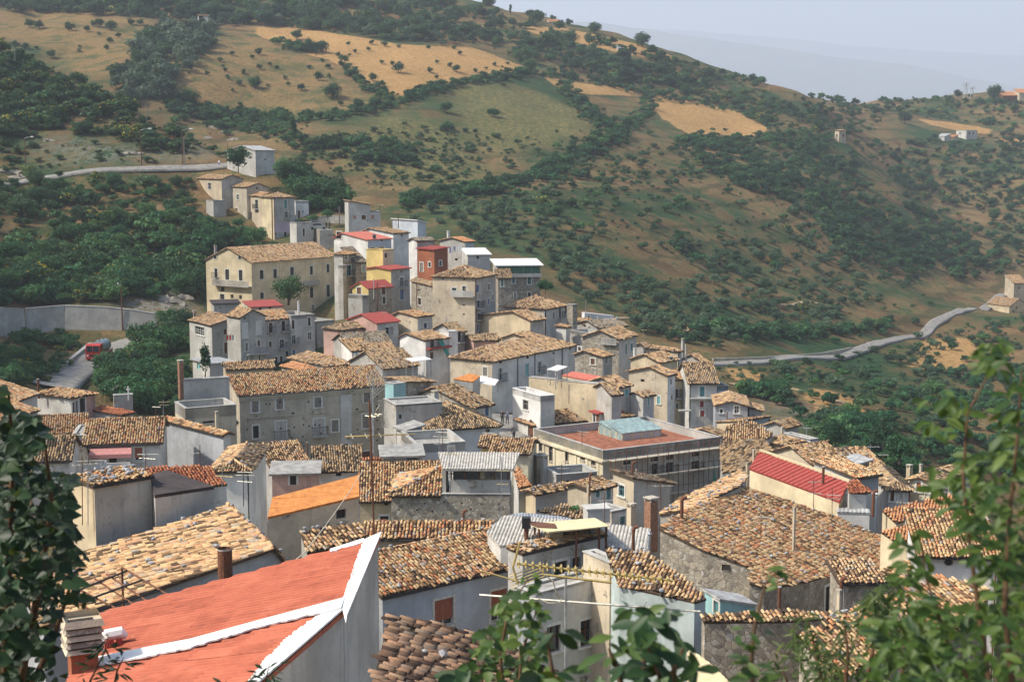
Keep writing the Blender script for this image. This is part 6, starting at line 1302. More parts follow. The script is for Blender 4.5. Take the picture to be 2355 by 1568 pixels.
brush([(-20,430),(200,420),(440,420),(450,500),(500,560),(478,690),(400,700),(300,690),(-20,705)], 620, {'bigbush': 1.2, 'bush': 4, 'greenbush': 2, 'broom': 1.1, 'bigoak': .5}, (2, 4.8), 262, 362, 2.6)
brush([(-20,560),(470,560),(478,690),(300,690),(-20,702)], 240, {'bush': 4, 'greenbush': 2, 'broom': 1.6, 'bigbush': 1}, (2.2, 5), 262, 320, 2.)
brush([(-20,425),(200,408),(440,398),(450,480),(300,500),(-20,520)], 150, {'bush': 4, 'broom': 1, 'bigbush': .8}, (1.6, 4), 300, 366, 3.)
brush([(450,500),(640,580),(640,600),(480,590)], 70, {'bigbush': 2, 'bush': 3, 'greenbush': 2}, (2, 4), 285, dmax=340)
brush([(-20,775),(130,775),(200,800),(150,850),(100,880),(-20,900)], 110, {'bush': 4, 'bigbush': 1.5, 'broom': .6}, (1.6, 3.6), 185, dmax=256)
brush([(290,815),(360,775),(430,745),(436,900),(410,950),(300,950),(215,880)], 190, {'bigoak': 1, 'bigbush': 2, 'bush': 2}, (2.4, 5), 180, dmax=262)
brush([(640,390),(760,430),(820,470),(800,500),(700,470)], 60, {'bigbush': 2, 'oak': 2}, (3, 5.5), 325, dmax=400)
brush([(760,300),(1050,300),(1390,305),(1250,360),(1130,420),(930,460),(820,420),(640,390)], 200, SCR, (1.4, 3.2), 380)
brush([(980,455),(1280,400),(1440,330),(1760,330),(1930,340),(2120,420),(2200,560),(2100,660),(1650,640),(1300,520)], 900, SCR, (1.6, 3.8), 300)
brush([(1560,330),(1930,340),(2120,560),(2150,640),(1950,600),(1850,480),(1650,420)], 420, {'bush': 3, 'oak': 2.2, 'greenbush': 1}, (2.6, 5.2), 330)
brush([(1440,640),(1650,640),(2100,660),(2150,700),(2050,750),(1650,800),(1480,770)], 200, SCR, (1.5, 3.2), 280)
brush([(1480,110),(1600,150),(1850,224),(2360,240),(2360,300),(2120,270),(1950,322),(1760,290),(1600,220),(1490,190)], 620, {'bush': 4, 'oak': 1.4, 'broom': 1.6, 'greenbush': 1}, (2.6, 5.5), 550)
brush([(1960,330),(2360,310),(2360,620),(2200,650),(2120,560),(2050,420)], 560, {'bush': 4, 'oak': 2, 'broom': 1.1, 'greenbush': 1}, (2.4, 5.2), 500)
brush([(1650,850),(1900,830),(2100,790),(2360,700),(2360,1060),(2000,1060),(1880,1000),(1800,940),(1680,900)], 420, {'bush': 4, 'greenbush': 2, 'olive': 2}, (1.5, 3.4), 215)
brush([(1900,970),(2100,900),(2360,860),(2360,1100),(2000,1090),(1900,1030)], 230, {'bigbush': 2, 'bush': 3, 'greenbush': 2}, (2.2, 4.5), 205)
for (k, v), rows in BRUSH.items():
    if (k, v, 'crown') not in FIRST: continue
    rows = np.array(rows); nm = {'oak': 'oak_scrub', 'olive': 'grey_scrub', 'bush': 'dark_scrub', 'greenbush': 'green_scrub', 'broom': 'broom_scrub', 'poplar': 'poplar_wood', 'bigoak': 'bank_thicket', 'bigbush': 'bank_scrub', 'cypress': 'scrub'}[k]
    o = scatter_nodes(nm, rows[:, :3], rows[:, 3], k, v)
    tag(o, {'oak': 'mass of dark oak wood covering the hillside', 'olive': 'grey-green brush on the dry hillside', 'bush': 'dark brush covering the hillside', 'greenbush': 'fresh green hedges and brush across the hillside', 'broom': 'yellow flowering broom brush on the slopes', 'poplar': 'grey-green wood in the hillside gully', 'bigoak': 'dark thicket on the bank left of the village', 'bigbush': 'leafy brush on the bank left of the village', 'cypress': 'brush'}[k], kind='stuff')

# ------------------------------------------------------------------ roads, walls, hill buildings
def ribbon(name, pts, width, mat, d0, lift=.05, step=2.0):
    hs = [hit(x, y, d0) for x, y in pts]; hs = [h for h in hs if h is not None]
    line = [hs[0]]
    for a, b in zip(hs[:-1], hs[1:]):
        n = max(1, int(np.linalg.norm((b - a)[:2])/step))
        for k in range(1, n + 1): line.append(a + (b - a)*k/n)
    line = np.array(line)
    for _ in range(6): line[1:-1] = (line[:-2] + 2*line[1:-1] + line[2:])/4
    t_ = np.gradient(line[:, :2], axis=0); t_ /= np.linalg.norm(t_, axis=1)[:, None]; nn = np.stack([t_[:, 1], -t_[:, 0]], 1)
    cols = []; ws = np.linspace(-.5, .5, 7)
    zc = np.max([gz(line[:, 0] + nn[:, 0]*w_*width, line[:, 1] + nn[:, 1]*w_*width) for w_ in ws], 0)
    for _ in range(4): zc[1:-1] = np.maximum(zc[1:-1], (zc[:-2] + zc[2:])/2)
    for w_ in ws: cols.append(np.stack([line[:, 0] + nn[:, 0]*w_*width, line[:, 1] + nn[:, 1]*w_*width, gz(line[:, 0] + nn[:, 0]*w_*width, line[:, 1] + nn[:, 1]*w_*width)*.6 + zc*.4 + lift + .1], 1))
    cols.insert(0, cols[0] - np.array([0, 0, .5])); cols.append(cols[-1] - np.array([0, 0, .5]))
    v = np.stack(cols, 1).reshape(-1, 3); k = len(cols); m_ = len(line)
    i, j = np.meshgrid(np.arange(m_ - 1), np.arange(k - 1), indexing='ij'); a = (i*k + j).ravel()
    tag(mesh_obj(name, raw_mesh(name, v, np.stack([a, a + 1, a + k + 1, a + k], 1), MATS[mat])), kind='structure')
    return line, zc
ribbon('road', [(118,896),(150,872),(205,832),(250,803),(300,786),(360,775),(410,768)], 6.5, 'asphalt', 190)
ribbon('road', [(-10,430),(18,424),(120,406),(200,397),(300,391),(430,386),(530,386),(600,388)], 3.4, 'asphalt', 330)
ribbon('road', [(1600,838),(1640,837),(1760,834),(1890,823),(2000,801),(2100,776),(2133,766),(2141,748),(2162,736),(2230,712),(2290,690),(2330,664),(2400,640)], 3.4, 'asphalt', 240)
ribbon('street', [(1130,1075),(1150,1045),(1164,1005),(1160,975),(1150,955)], 9., 'asphalt', 138)
ribbon('path', [(1680,884),(1760,884),(1840,896),(1900,915),(1960,935)], 1.6, 'dirt_path', 225)
ribbon('path', [(1740,690),(1790,700),(1860,692),(1940,716)], 1.2, 'dirt_path', 260)
ribbon('path', [(1560,780),(1600,745),(1640,740)], 1.0, 'dirt_path', 260)
ribbon('path', [(1390,735),(1440,728),(1500,735)], 1.0, 'dirt_path', 260)
def wall_line(label, pts, d0, hgt, thick, mat, name='retaining_wall', lean=.0, cat='wall', off=0.):
    hs = [hit(x, y, d0) for x, y in pts]; rt = empty(name, hs[0], label, cat); n = len(hs)
    for i in range(n - 1):
        a, b = hs[i], hs[i+1]; u = unit((b - a)*V3((1, 1, 0))); nn = V3((u[1], -u[0], 0))
        h0 = hgt[i] if isinstance(hgt, (list, tuple)) else hgt; h1 = hgt[i+1] if isinstance(hgt, (list, tuple)) else hgt
        mb = MB(); lo = V3((0, 0, -1.5))
        q4 = [a + lo, b + lo, b + V3((0, 0, h1)) - nn*lean, a + V3((0, 0, h0)) - nn*lean]; mb.prism(q4, -nn*thick); mb.build('wall_section', MATS[mat], rt)
        mb = MB(); mb.prism([a + V3((0,0,h0)) - nn*(lean - .06), b + V3((0,0,h1)) - nn*(lean - .06), b + V3((0,0,h1)) - nn*(lean + thick + .06), a + V3((0,0,h0)) - nn*(lean + thick + .06)], (0, 0, .12)); mb.build('coping', MATS['concrete'], rt)
    return rt
wall_line('long stained grey retaining wall above the truck road', [(-30,764),(60,764),(150,763),(240,762),(310,760),(362,757)], 240, [4.6,4.5,4.4,4.2,3.6,2.8], .6, 'concrete', lean=.25)
wall_line('low stone kerb wall beside the truck road', [(130,862),(165,838),(205,806),(212,800)], 190, [.7,.8,.9,.9], .5, 'stone', 'kerb_wall')
wall_line('grey masonry wall holding the far road above the olive trees', [(1640,830),(1760,828),(1890,817),(1960,803)], 240, [.45,.55,.5,.3], .3, 'beige', 'road_wall')
wall_line('grey stone garden wall beside the parked car', [(712,520),(760,512),(800,515)], 290, [1.6,1.6,1.6], .4, 'grey', 'garden_wall')
wall_line('short ruined stone wall on the left bank', [(155,468),(200,470),(215,466)], 300, [1.2,1.6,1.0], .5, 'stone', 'garden_wall')
# gate pillars
rt = empty('gate', P(*D('q', 1185, 1215), 262), 'pair of stone gate pillars with urns and an iron gate', 'gate')
for x, y0, y1 in ((1140,1100,1218), (1233,1105,1200)):
    b0 = P(*D('q', x, y1), 262); tp = P(*D('q', x, y0), 262)[2]; mb = MB(); mb.box(b0 - V3((.32, .32, 1)), (.64, 0, 0), (0, .64, 0), (0, 0, tp - b0[2] + .4)); mb.box(V3((b0[0] - .42, b0[1] - .42, tp - .6)), (.84, 0, 0), (0, .84, 0), (0, 0, .16)); pl = mb.build('pillar', MATS['beige'], rt)
    mb = MB(); mb.tube([(b0[0], b0[1], tp - .44), (b0[0], b0[1], tp - .2), (b0[0], b0[1], tp + .1), (b0[0], b0[1], tp + .25)], [.12, .3, .3, .08], 8); mb.build('urn', MATS['stone'], pl)
mb = MB(); a_ = P(*D('q', 1152, 1216), 262); b_ = P(*D('q', 1222, 1202), 262)
for i in range(14): q3 = a_ + (b_ - a_)*i/13; mb.tube([q3, q3 + V3((0, 0, 2.2))], .03, 4)
mb.tube([a_ + V3((0,0,2)), b_ + V3((0,0,2))], .03, 4); mb.tube([a_ + V3((0,0,.4)), b_ + V3((0,0,.4))], .03, 4); mb.build('gate_leaf', MATS['iron_dark'], rt)
def lamp(label, key, x, yb, yt, d0, arm=1, head=True, d=None):
    X, Yb = D(key, x, yb); h = hit(X, Yb, d0) if d is None else P(X, Yb, d); tp = P(*D(key, x, yt), h[1])[2]
    rt = empty('street_lamp' if head else 'utility_pole', h, label, 'street lamp' if head else 'pole')
    mb = MB(); mb.tube([h - V3((0,0,.8)), (h[0], h[1], (h[2] + tp)/2), (h[0], h[1], tp)], [.15, .12, .08], 7); mb.build('pole', MATS['rust' if head else 'wood_grey'], rt)
    if head:
        e = V3((h[0] + arm*1.5, h[1], tp + .35)); mb = MB(); mb.tube([(h[0], h[1], tp), (h[0] + arm*.7, h[1], tp + .25), e], .045, 5); mb.build('arm', MATS['zinc'], rt)
        mb = MB(); mb.tube([e, e + V3((arm*.25, 0, .02)), e + V3((arm*.7, 0, .02)), e + V3((arm*.85, 0, 0))], [.05, .2, .2, .04], 7); mb.build('lamp_head', MATS['sheet_white'], rt)
    else:
        mb = MB(); mb.box((h[0] - .5, h[1] - .05, tp - .5), (1, 0, 0), (0, .1, 0), (0, 0, .1)); mb.build('crossarm', MATS['wood_grey'], rt)
    return rt
lamp('street lamp standing against the long retaining wall', 'q', 870, 1230, 905, 240, -.3)
lamp('left street lamp on the upper road, beside two dark trees', 'p', 213, 1358, 1145, 345, 1)
lamp('middle street lamp on the upper road against the rocks', 'p', 1172, 1368, 1078, 345, 1.2)
lamp('right street lamp on the upper road with a twin pole', 'p', 1512, 1352, 1080, 345, 1.2)
lamp('thin twin pole beside the right street lamp', 'p', 1526, 1352, 1130, 345, 1, False)
lamp('utility pole on the upper left hill among broom', 'p', 130, 602, 402, 380, 1, False)
lamp('utility pole rising behind the middle street lamp', 'p', 1214, 1048, 858, 372, 1, False)
lamp('small lamp post by the grey block house', 'p', 1882, 1250, 1172, 340, .1)
lamp('thin wooden pole on the slope right of the village', 'e', 450, 330, 140, 225, 1, False)
lamp('pole in the walled garden by the parked car', 'a', 1690, 610, 450, 280, 1, False, 318)
# hill buildings
def hillhouse(label, key, C, xL, xR, yb, d, yaw, roof, tile, wl, wins=(), winsL=(), **kw): return H(label, key, C, xL, xR, yb, d, yaw, roof, tile, wl, wins=wins, winsL=winsL, **kw)
def dep(key, x, y, d0): h = hit(*D(key, x, y), d0); return h[1] if h is not None else 700.
hillhouse('small ruined tower house alone in the wood on the upper left hill', 'p', (1640,134), 1628, 1724, 222, dep('p', 1680, 226, 500), 75, '-l', 'tan', 'white', wins=[('v',1662,165,34,56), ('v',1688,165,14,22), ('d',1688,208,14,26,'wood_dark')], winsL=(), lb=5, pitch=.25)
hillhouse('small pale tower house standing on the spur of the right hill', 't', (508,448), 488, 538, 500, dep('t', 512, 506, 560), 50, 'hip', 'orange', 'beige', wins=[('v',528,470,6,14)], winsL=[('v',497,472,6,14)], pitch=.3)
hillhouse('grey two-storey farmhouse below the right ridge', 't', (1085,448), 1038, 1134, 486, dep('t', 1085, 490, 640), 58, 'flat', 'tan', 'palegrey', wins=[('s',1098,462,6,12,'wood_dark'), ('s',1116,462,6,12,'wood_dark')], winsL=[('v',1055,462,6,8)], par=.2)
hillhouse('low shed with a grey roof beside the right farmhouse', 't', (985,476), 944, 990, 492, dep('t', 965, 494, 640), 60, '-r', 'tin', 'palegrey', rb=5)
hillhouse('low outbuilding with an orange roof beside the right farmhouse', 't', (1020,482), 988, 1030, 498, dep('t', 1005, 500, 640), 60, '-r', 'bigorange', 'sand', rb=5)
hillhouse('brick-coloured house on the right ridge at the picture edge', 't', (1250,290), 1245, 1345, 318, dep('t', 1290, 322, 700), 82, '-l', 'bigorange', 'rust', lb=8, wins=[('v',1280,305,8,8), ('v',1310,303,8,8)])
hillhouse('taller end of the brick-coloured ridge house', 't', (1325,278), 1322, 1370, 320, dep('t', 1335, 322, 700), 82, '-l', 'bigorange', 'beige', lb=8)
hillhouse('cottage with a reddish roof on the skyline', 's', (530,158), 526, 614, 178, dep('s', 570, 184, 600), 80, '-l', 'bigorange', 'palegrey', lb=6)
hillhouse('white hut at the top of the middle stubble strip', 's', (1014,340), 1012, 1050, 356, dep('s', 1030, 360, 500), 80, '-l', 'tin', 'white', lb=4)
hillhouse('two-storey house at the bend end of the far road', 'u', (1290,250), 1282, 1345, 312, dep('u', 1300, 322, 420), 80, '-l', 'tan', 'beige', lb=7, wins=[('v',1310,270,8,8)])
hillhouse('long low house with a tan roof beside the far road', 'u', (1270,342), 1180, 1345, 366, dep('u', 1262, 372, 400), 62, 'gableL', 'tan', 'sand', wins=[('v',1300,350,8,10)], pitch=.5)
for x in (1080, 1108):
    h = hit(*D('t', x, 302), 700, 1450) 
    if h is not None:
        tp = P(*D('t', x, 232 if x < 1100 else 250), h[1])[2]; rt = empty('pylon', h, 'taller lattice pylon on the right ridge' if x < 1100 else 'shorter lattice pylon on the right ridge', 'pylon'); mb = MB()
        for sx, sy in ((1,1),(-1,1),(1,-1),(-1,-1)): mb.tube([h + V3((sx*1.6, sy*1.6, -1)), (h[0] + sx*.25, h[1] + sy*.25, tp)], .16, 4)
        for f in (.3, .5, .7, .85): z_ = h[2] + (tp - h[2])*f; mb.tube([(h[0] - 1.6*(1-f), h[1], z_), (h[0] + 1.6*(1-f), h[1], z_ + 1)], .1, 4)
        mb.build('lattice', MATS['zinc'], rt); mb = MB()
        for f in (.82, .95): z_ = h[2] + (tp - h[2])*f; mb.tube([(h[0] - 2.6, h[1], z_), (h[0] + 2.6, h[1], z_)], .14, 4)
        mb.build('crossarm', MATS['zinc'], rt)
# rock outcrop at the upper road: broken ledges
for i, (x, y, s_) in enumerate(((500,296,2.6),(520,305,2.0),(478,318,1.7),(540,322,1.6),(15,398,2.4),(40,408,1.8),(112,322,1.4),(300,350,1.5),(318,356,1.2),(385,692,2.2),(420,684,1.8))):
    h = hit(x, y, 262 if y > 600 else 340); rg = np.random.default_rng(i + 9); th = []
    for a in range(7):
        for b in range(11):
            ph = math.pi*a/6; tt = 2*math.pi*b/11; k = 1 + rg.normal(0, .24); th.append((math.sin(ph)*math.cos(tt)*k*s_*1.3, math.sin(ph)*math.sin(tt)*k*s_*.6, math.cos(ph)*k*s_*.45))
    f_ = [[a*11 + b, a*11 + (b+1) % 11, (a+1)*11 + (b+1) % 11, (a+1)*11 + b] for a in range(6) for b in range(11)]
    o = mesh_obj('rock', raw_mesh('rock', np.array(th), f_, MATS['rock_tan']), None, h - V3((0, 0, s_*.15)))
    tag(o, ['top ledge of the pale rock outcrop right of the lamps', 'right ledge of the pale rock outcrop', 'left ledge of the pale rock outcrop', 'lowest ledge of the pale rock outcrop', 'rock face at the left edge of the upper road', 'smaller rock at the left edge of the upper road', 'rock beside the left street lamp', 'rock in the road cutting by the middle lamp', 'small rock in the road cutting by the middle lamp', 'grey rock above the gate, left one', 'grey rock above the gate, right one'][i], 'rock')

# ------------------------------------------------------------------ foreground: the red sheet roof
def on_plane(pts, ref, d, head, slope, key='D'):
    h = math.radians(head); p0 = P(*D(key, *ref), d); nrm = V3((math.sin(h)*slope, math.cos(h)*slope, 1.)); out = []
    for q in pts: r = ray(*D(key, *q)); out.append(r*float(np.dot(nrm, p0)/np.dot(nrm, r)))
    return out, unit(nrm)
RR = 'red corrugated sheet roof with white cement edges, bottom left'
R1 = [(225,1414), (838,1247), (874,1232), (795,1402), (270,1524), (168,1542)]
PH(RR, 'D', R1, 2, 50, -88, .20, 'redsheet', 'palegrey', 12, walls=[1, 2])
rr = HOUSES[RR]['root']
ref2 = on_plane([(795,1402)], (874,1232), 50, -88, .20)[0][0]
R2 = [(168,1542), (270,1524), (795,1402), (604,1568), (520,1660), (110,1660)]
PH('nearer half of the red sheet roof below the white strip', 'D', R2, 2, float(ref2[1]), -76, .20, 'redsheet', 'palegrey', 12, walls=[2, 3])
rr2 = HOUSES['nearer half of the red sheet roof below the white strip']['root']
def jag_strip(parent, edge, inner, ref, d, head, slope, n, amp, name='cement_edge', th=.05, out=.06):
    """a painted cement strip between two picture lines on a roof plane, its inner edge ragged"""
    rg = random.Random(5); o_ = []; i_ = []
    for k in range(n + 1):
        f = k/n*(len(edge) - 1); j = min(int(f), len(edge) - 2); g = f - j
        o_.append(tuple(edge[j][c]*(1-g) + edge[j+1][c]*g for c in (0, 1)))
        f = k/n*(len(inner) - 1); j = min(int(f), len(inner) - 2); g = f - j; a = rg.uniform(-amp, amp)
        i_.append(tuple(inner[j][c]*(1-g) + inner[j+1][c]*g + a*(.9 if c == 0 else .5) for c in (0, 1)))
    A, nr = on_plane(o_, ref, d, head, slope); B, _ = on_plane(i_, ref, d, head, slope); mb = MB(); nr = nr if nr[2] > 0 else -nr
    for k in range(n): mb.prism([A[k] + nr*out, A[k+1] + nr*out, B[k+1] + nr*out, B[k] + nr*out], nr*th)
    return mb.build(name, MATS['whitewash'], parent)
jag_strip(rr, [(879,1228), (800,1420), (797,1440)], [(838,1246), (815,1310), (786,1396)], (874,1232), 50, -88, .20, 60, 1.6)
jag_strip(rr, [(838,1243), (760,1268)], [(838,1252), (760,1274)], (874,1232), 50, -88, .20, 10, 1.5)
jag_strip(rr2, [(795,1384), (600,1436), (440,1480), (270,1512), (230,1520)], [(786,1408), (600,1452), (440,1500), (270,1534), (226,1540)], (795,1402), float(ref2[1]), -76, .20, 60, 1.4, out=.12)
jag_strip(rr2, [(800,1398), (700,1486), (600,1572), (540,1630)], [(726,1424), (660,1475), (610,1525), (570,1580)], (795,1402), float(ref2[1]), -76, .20, 70, 2.6)
# slack cable over the red roof
def cable(label, pts, r, mat, sag=0., name='cable'):
    ps = []
    for (a, b) in zip(pts[:-1], pts[1:]):
        for k in range(12): f = k/12; ps.append(a + (b - a)*f - V3((0, 0, sag*4*f*(1-f))))
    ps.append(pts[-1]); mb = MB(); mb.tube(ps, r, 5); return tag(mb.build(name, MATS[mat], None, origin=ps[0]), label, 'cable')
cable('pale cable running from the aerial mast across the red roof', [P(835,1080,84), P(700,1270,52), P(520,1385,45.5), P(310,1458,43), P(272,1465,42.5)], .022, 'cable_pale', .15)
# rusty flue, louvred chimney, white-capped vent and the bare steel frame at the red roof
c_ = P(*D('k', 1478, 905), 49.5); tp = P(*D('k', 1470, 690), 49.5)[2]; rt = empty('flue_pipe', c_, 'stout rusty cement flue pipe at the top edge of the red roof', 'flue pipe'); mb = MB(); mb.tube([c_ - V3((0,0,1.5)), (c_[0], c_[1], tp)], .26, 14, False); mb.build('pipe', MATS['rust'], rt)
mb = MB(); mb.tube([(c_[0], c_[1], tp - .05), (c_[0], c_[1], tp)], [.27, .27], 14, False); mb.tube([c_ - V3((0,0,1.4)), (c_[0], c_[1], tp - .1)], .22, 14, False); mb.build('rim', MATS['asbestos'], rt)
d_ = 40.; c_ = P(*D('k', 545, 1420), d_); rt = empty('chimney', c_, 'brown louvred chimney of stacked slabs at the lower left', 'chimney'); a = math.radians(25); u = V3((math.cos(a), math.sin(a), 0)); v = V3((-math.sin(a), math.cos(a), 0)); s_ = .58
zt_ = P(*D('k', 545, 1130), d_)[2]
mb = MB(); mb.box(c_ - u*.38 - v*.38 - V3((0,0,2)), u*.76, v*.76, (0, 0, 2.35)); mb.build('shaft', MATS['brick'], rt)
n_ = 5; hh = (zt_ - c_[2] - .35)/n_
for i in range(n_):
    z_ = c_[2] + .35 + i*hh; w0 = .50 + (.05 if i < n_ - 1 else .08); mb = MB()
    lo = [c_*V3((1,1,0)) + u*sx*w0 + v*sy*w0 + V3((0,0,z_)) for sx, sy in ((-1,-1),(1,-1),(1,1),(-1,1))]; hi = [c_*V3((1,1,0)) + u*sx*(w0 - .07) + v*sy*(w0 - .07) + V3((0,0,z_ + hh*(.62 if i < n_ - 1 else 1.))) for sx, sy in ((-1,-1),(1,-1),(1,1),(-1,1))]
    mb.add(lo + hi, [[0,1,5,4],[1,2,6,5],[2,3,7,6],[3,0,4,7],[3,2,1,0]] + ([[4,5,6,7]] if i < n_ - 1 else [])); mb.build('louvre_slab', MATS['stone' if i % 2 else 'beige'], rt)
    if i < n_ - 1:
        mb = MB(); mb.box(c_*V3((1,1,0)) - u*.36 - v*.36 + V3((0,0,z_ + hh*.6)), u*.72, v*.72, (0, 0, hh*.42)); mb.build('dark_gap', MATS['wood_dark'], rt)  # dark core colours in the shade between the slabs
d_ = 42.; c_ = P(*D('k', 760, 1420), d_); rt = empty('roof_vent', c_, 'white-capped vent of two leaning tiles on the red roof', 'vent'); u = V3((.9, .44, 0))
for sx in (-1, 1):
    mb = MB(); mb.prism([c_ + u*sx*.45 - V3((0,0,.3)), c_ + u*sx*.30 - V3((0,0,.3)), c_ + u*sx*.02 + V3((0,0,.66)), c_ + u*sx*.2 + V3((0,0,.66))], (-.2, .45, 0)); mb.build('tile_leg', MATS['sheet_darkred'], rt)
mb = MB(); q0 = c_ + V3((-.1, .22, .66)); mb.tube([q0 - u*.42 - V3((0,0,.12)), q0 - u*.2 + V3((0,0,.08)), q0 + u*.2 + V3((0,0,.1)), q0 + u*.36 - V3((0,0,.05))], [.12, .2, .2, .1], 8); mb.build('cap', MATS['whitewash'], rt)
rt = empty('pergola_frame', P(*D('k', 690, 1110), 50), 'bare rusty steel frame beside the red roof, over the tan tiles', 'frame')
F0 = [P(*D('k', x, y), d2) for x, y, d2 in ((390,985,47.),(500,950,48.5),(620,888,50),(700,860,51),(800,815,52.2))]; F1 = [P(*D('k', x, y), d2) for x, y, d2 in ((660,1130,46.3),(770,1088,47.2),(880,1060,48),(970,1040,48.7),(1110,1000,49.8))]
for i, (a, b) in enumerate(zip(F0, F1)): mb = MB(); mb.tube([a, b], .045, 4); mb.build('rail', MATS['rust'], rt)
for f in (.12, .45, .82):
    mb = MB(); mb.tube([F0[0] + (F1[0] - F0[0])*f, F0[-1] + (F1[-1] - F0[-1])*f], .04, 4); mb.build('crossbar', MATS['iron_dark'], rt)
for q in (F1[0], F1[-1], F0[-1]):
    mb = MB(); mb.tube([q, q - V3((0,0,1.6))], .05, 5); mb.build('post', MATS['rust'], rt)

# ------------------------------------------------------------------ school roof, scaffold, canopies
q_ = HOUSES[SCH]; A_, B_ = q_['a'], q_['b']; qq = q_['q']; r_, l_ = q_['r'], q_['l']
def sq(x, y, z):     # point of the school roof floor under a picture point
    r0 = ray(*D('i', x, y)); return r0*(z/r0[2])
fz = q_['zt'] - .9
h0 = sq(868, 438, fz); rt = empty('stair_hut', h0, 'small stair hut with red walls and red roof on the school terrace', 'hut')
mb = MB(); e0 = h0; hw = solve_len(e0, r_, D('i', 1060, 0)[0]); hl = solve_len(e0, l_, D('i', 806, 0)[0]); hz = P(*D('i', 868, 320), e0[1])[2] - e0[2]
wall(rt, e0, e0 + r_*hw, e0[2], e0[2] + hz, e0[2] + hz, None, 'palegrey', [('s',935,366,60,44,'paint_blue')], 'i'); wall(rt, e0 + l_*hl, e0, e0[2], e0[2] + hz, e0[2] + hz, None, 'rust', [('d',825,375,20,100,'wood_dark')], 'i')
wall(rt, e0 + r_*hw, e0 + r_*hw + l_*hl, e0[2], e0[2] + hz, e0[2] + hz, None, 'palegrey', (), 'i'); wall(rt, e0 + r_*hw + l_*hl, e0 + l_*hl, e0[2], e0[2] + hz, e0[2] + hz, None, 'palegrey', (), 'i')
mb = MB(); mb.box(e0 - r_*.35 - l_*.35 + V3((0,0,hz)), r_*(hw + .7), l_*(hl + .7), (0, 0, .18)); mb.build('roof', MATS['sheet_darkred'], rt)
g0 = sq(1085, 572, fz); rt = empty('skylight', g0, 'long teal-glazed skylight lantern on the school terrace', 'skylight')
gw = solve_len(g0, r_, D('i', 1440, 0)[0]); gl = solve_len(g0, l_, D('i', 868, 0)[0]); hz = .85
for nm, o0, u0, n0, L_ in (('front', g0, r_, -l_, gw), ('left', g0 + l_*gl, -l_, -r_, gl), ('back', g0 + r_*gw + l_*gl, -r_, l_, gw), ('right', g0 + r_*gw, l_, r_, gl)):
    n_ = max(3, int(L_/1.1))
    for i in range(n_):
        mb = MB(); mb.box(o0 + u0*(L_*i/n_ + .06), u0*(L_/n_ - .12), n0*.02, (0, 0, hz)); mb.build('pane', MATS['sheet_teal' if nm == 'left' else 'palegrey'], rt)
        mb = MB(); mb.box(o0 + u0*(L_*i/n_ - .07), u0*.14, n0*.06, (0, 0, hz)); mb.build('mullion', MATS['sheet_cream'], rt)
mid = gl*.5
for o0, o1, za, zb_ in ((0, mid, hz, hz + .55), (mid, gl, hz + .15, hz + .62)):
    pl = [g0 + r_*-.15 + l_*(o0 - .1) + V3((0,0,za)), g0 + r_*(gw + .15) + l_*(o0 - .1) + V3((0,0,za)), g0 + r_*(gw + .15) + l_*(o1 + .05) + V3((0,0,zb_)), g0 + r_*-.15 + l_*(o1 + .05) + V3((0,0,zb_))]
    make_roof(rt, [(pl, -l_ - V3((0,0,.2)))], 'teal', thick=.05)
mb = MB(); mb.add([g0 + V3((0,0,hz)), g0 + l_*gl + V3((0,0,hz)), g0 + l_*gl + V3((0,0,hz + .62)), g0 + l_*mid + V3((0,0,hz + .55))], [[0,1,2,3]]); o1 = r_*gw; mb.add([g0 + o1 + V3((0,0,hz)), g0 + o1 + l_*gl + V3((0,0,hz)), g0 + o1 + l_*gl + V3((0,0,hz + .62)), g0 + o1 + l_*mid + V3((0,0,hz + .55))], [[0,1,2,3]]); mb.build('gable_panel', MATS['sheet_teal'], rt)
# cornice, pilasters of the school
mb = MB(); mb.box(qq(-.3, -.3, -1.25), r_*(A_ + .6), l_*.3, (0, 0, .22)); mb.box(qq(-.3, 0, -1.25), l_*(B_ + .3), r_*.3, (0, 0, .22)); mb.build('cornice', MATS['school'], q_['root'])
for f in (.05, .2, .36, .52, .67, .83, .97):
    mb = MB(); mb.box(qq(-.09, B_*f, -1.3)*V3((1,1,0)) + V3((0,0,q_['zb'])), l_*.45, r_*.09, (0, 0, q_['zt'] - 1.3 - q_['zb'])); mb.build('pilaster', MATS['school'], q_['root'])
# scaffold in front of the right wall
rt = empty('scaffold', qq(0, -1.4)*V3((1,1,0)) + V3((0,0,q_['zb'])), 'rusty tube scaffold with planks on the school front', 'scaffold')
zl_ = q_['zt'] - 7.5
for i in range(12):
    s_ = A_*(.04 + .96*i/11.)
    for dp in (-.55, -1.5):
        mb = MB(); b0 = qq(s_, dp); mb.tube([(b0[0], b0[1], min(zl_, q_['zb'] + 1.4)), (b0[0], b0[1], q_['zt'] + (.35 if dp < -1 else -.2))], .035, 4); mb.build('standard', MATS['rust'], rt)
for lv in (.45, 2.6, 4.8, 6.9):
    for k_ in range(6):
        mb = MB(); mb.box(qq(A_*(.02 + k_*.165), -1.45, -lv - .5), r_*(A_*.163), l_*.85, (0, 0, .06)); mb.build('plank', MATS['plank'], rt)
    mb = MB(); mb.tube([qq(A_*.02, -1.55, -lv + .4), qq(A_*1.01, -1.55, -lv + .4)], .03, 4); mb.build('ledger', MATS['rust'], rt)
o = MB(); rg = np.random.default_rng(4); n1, n2 = 10, 12; vs_ = []
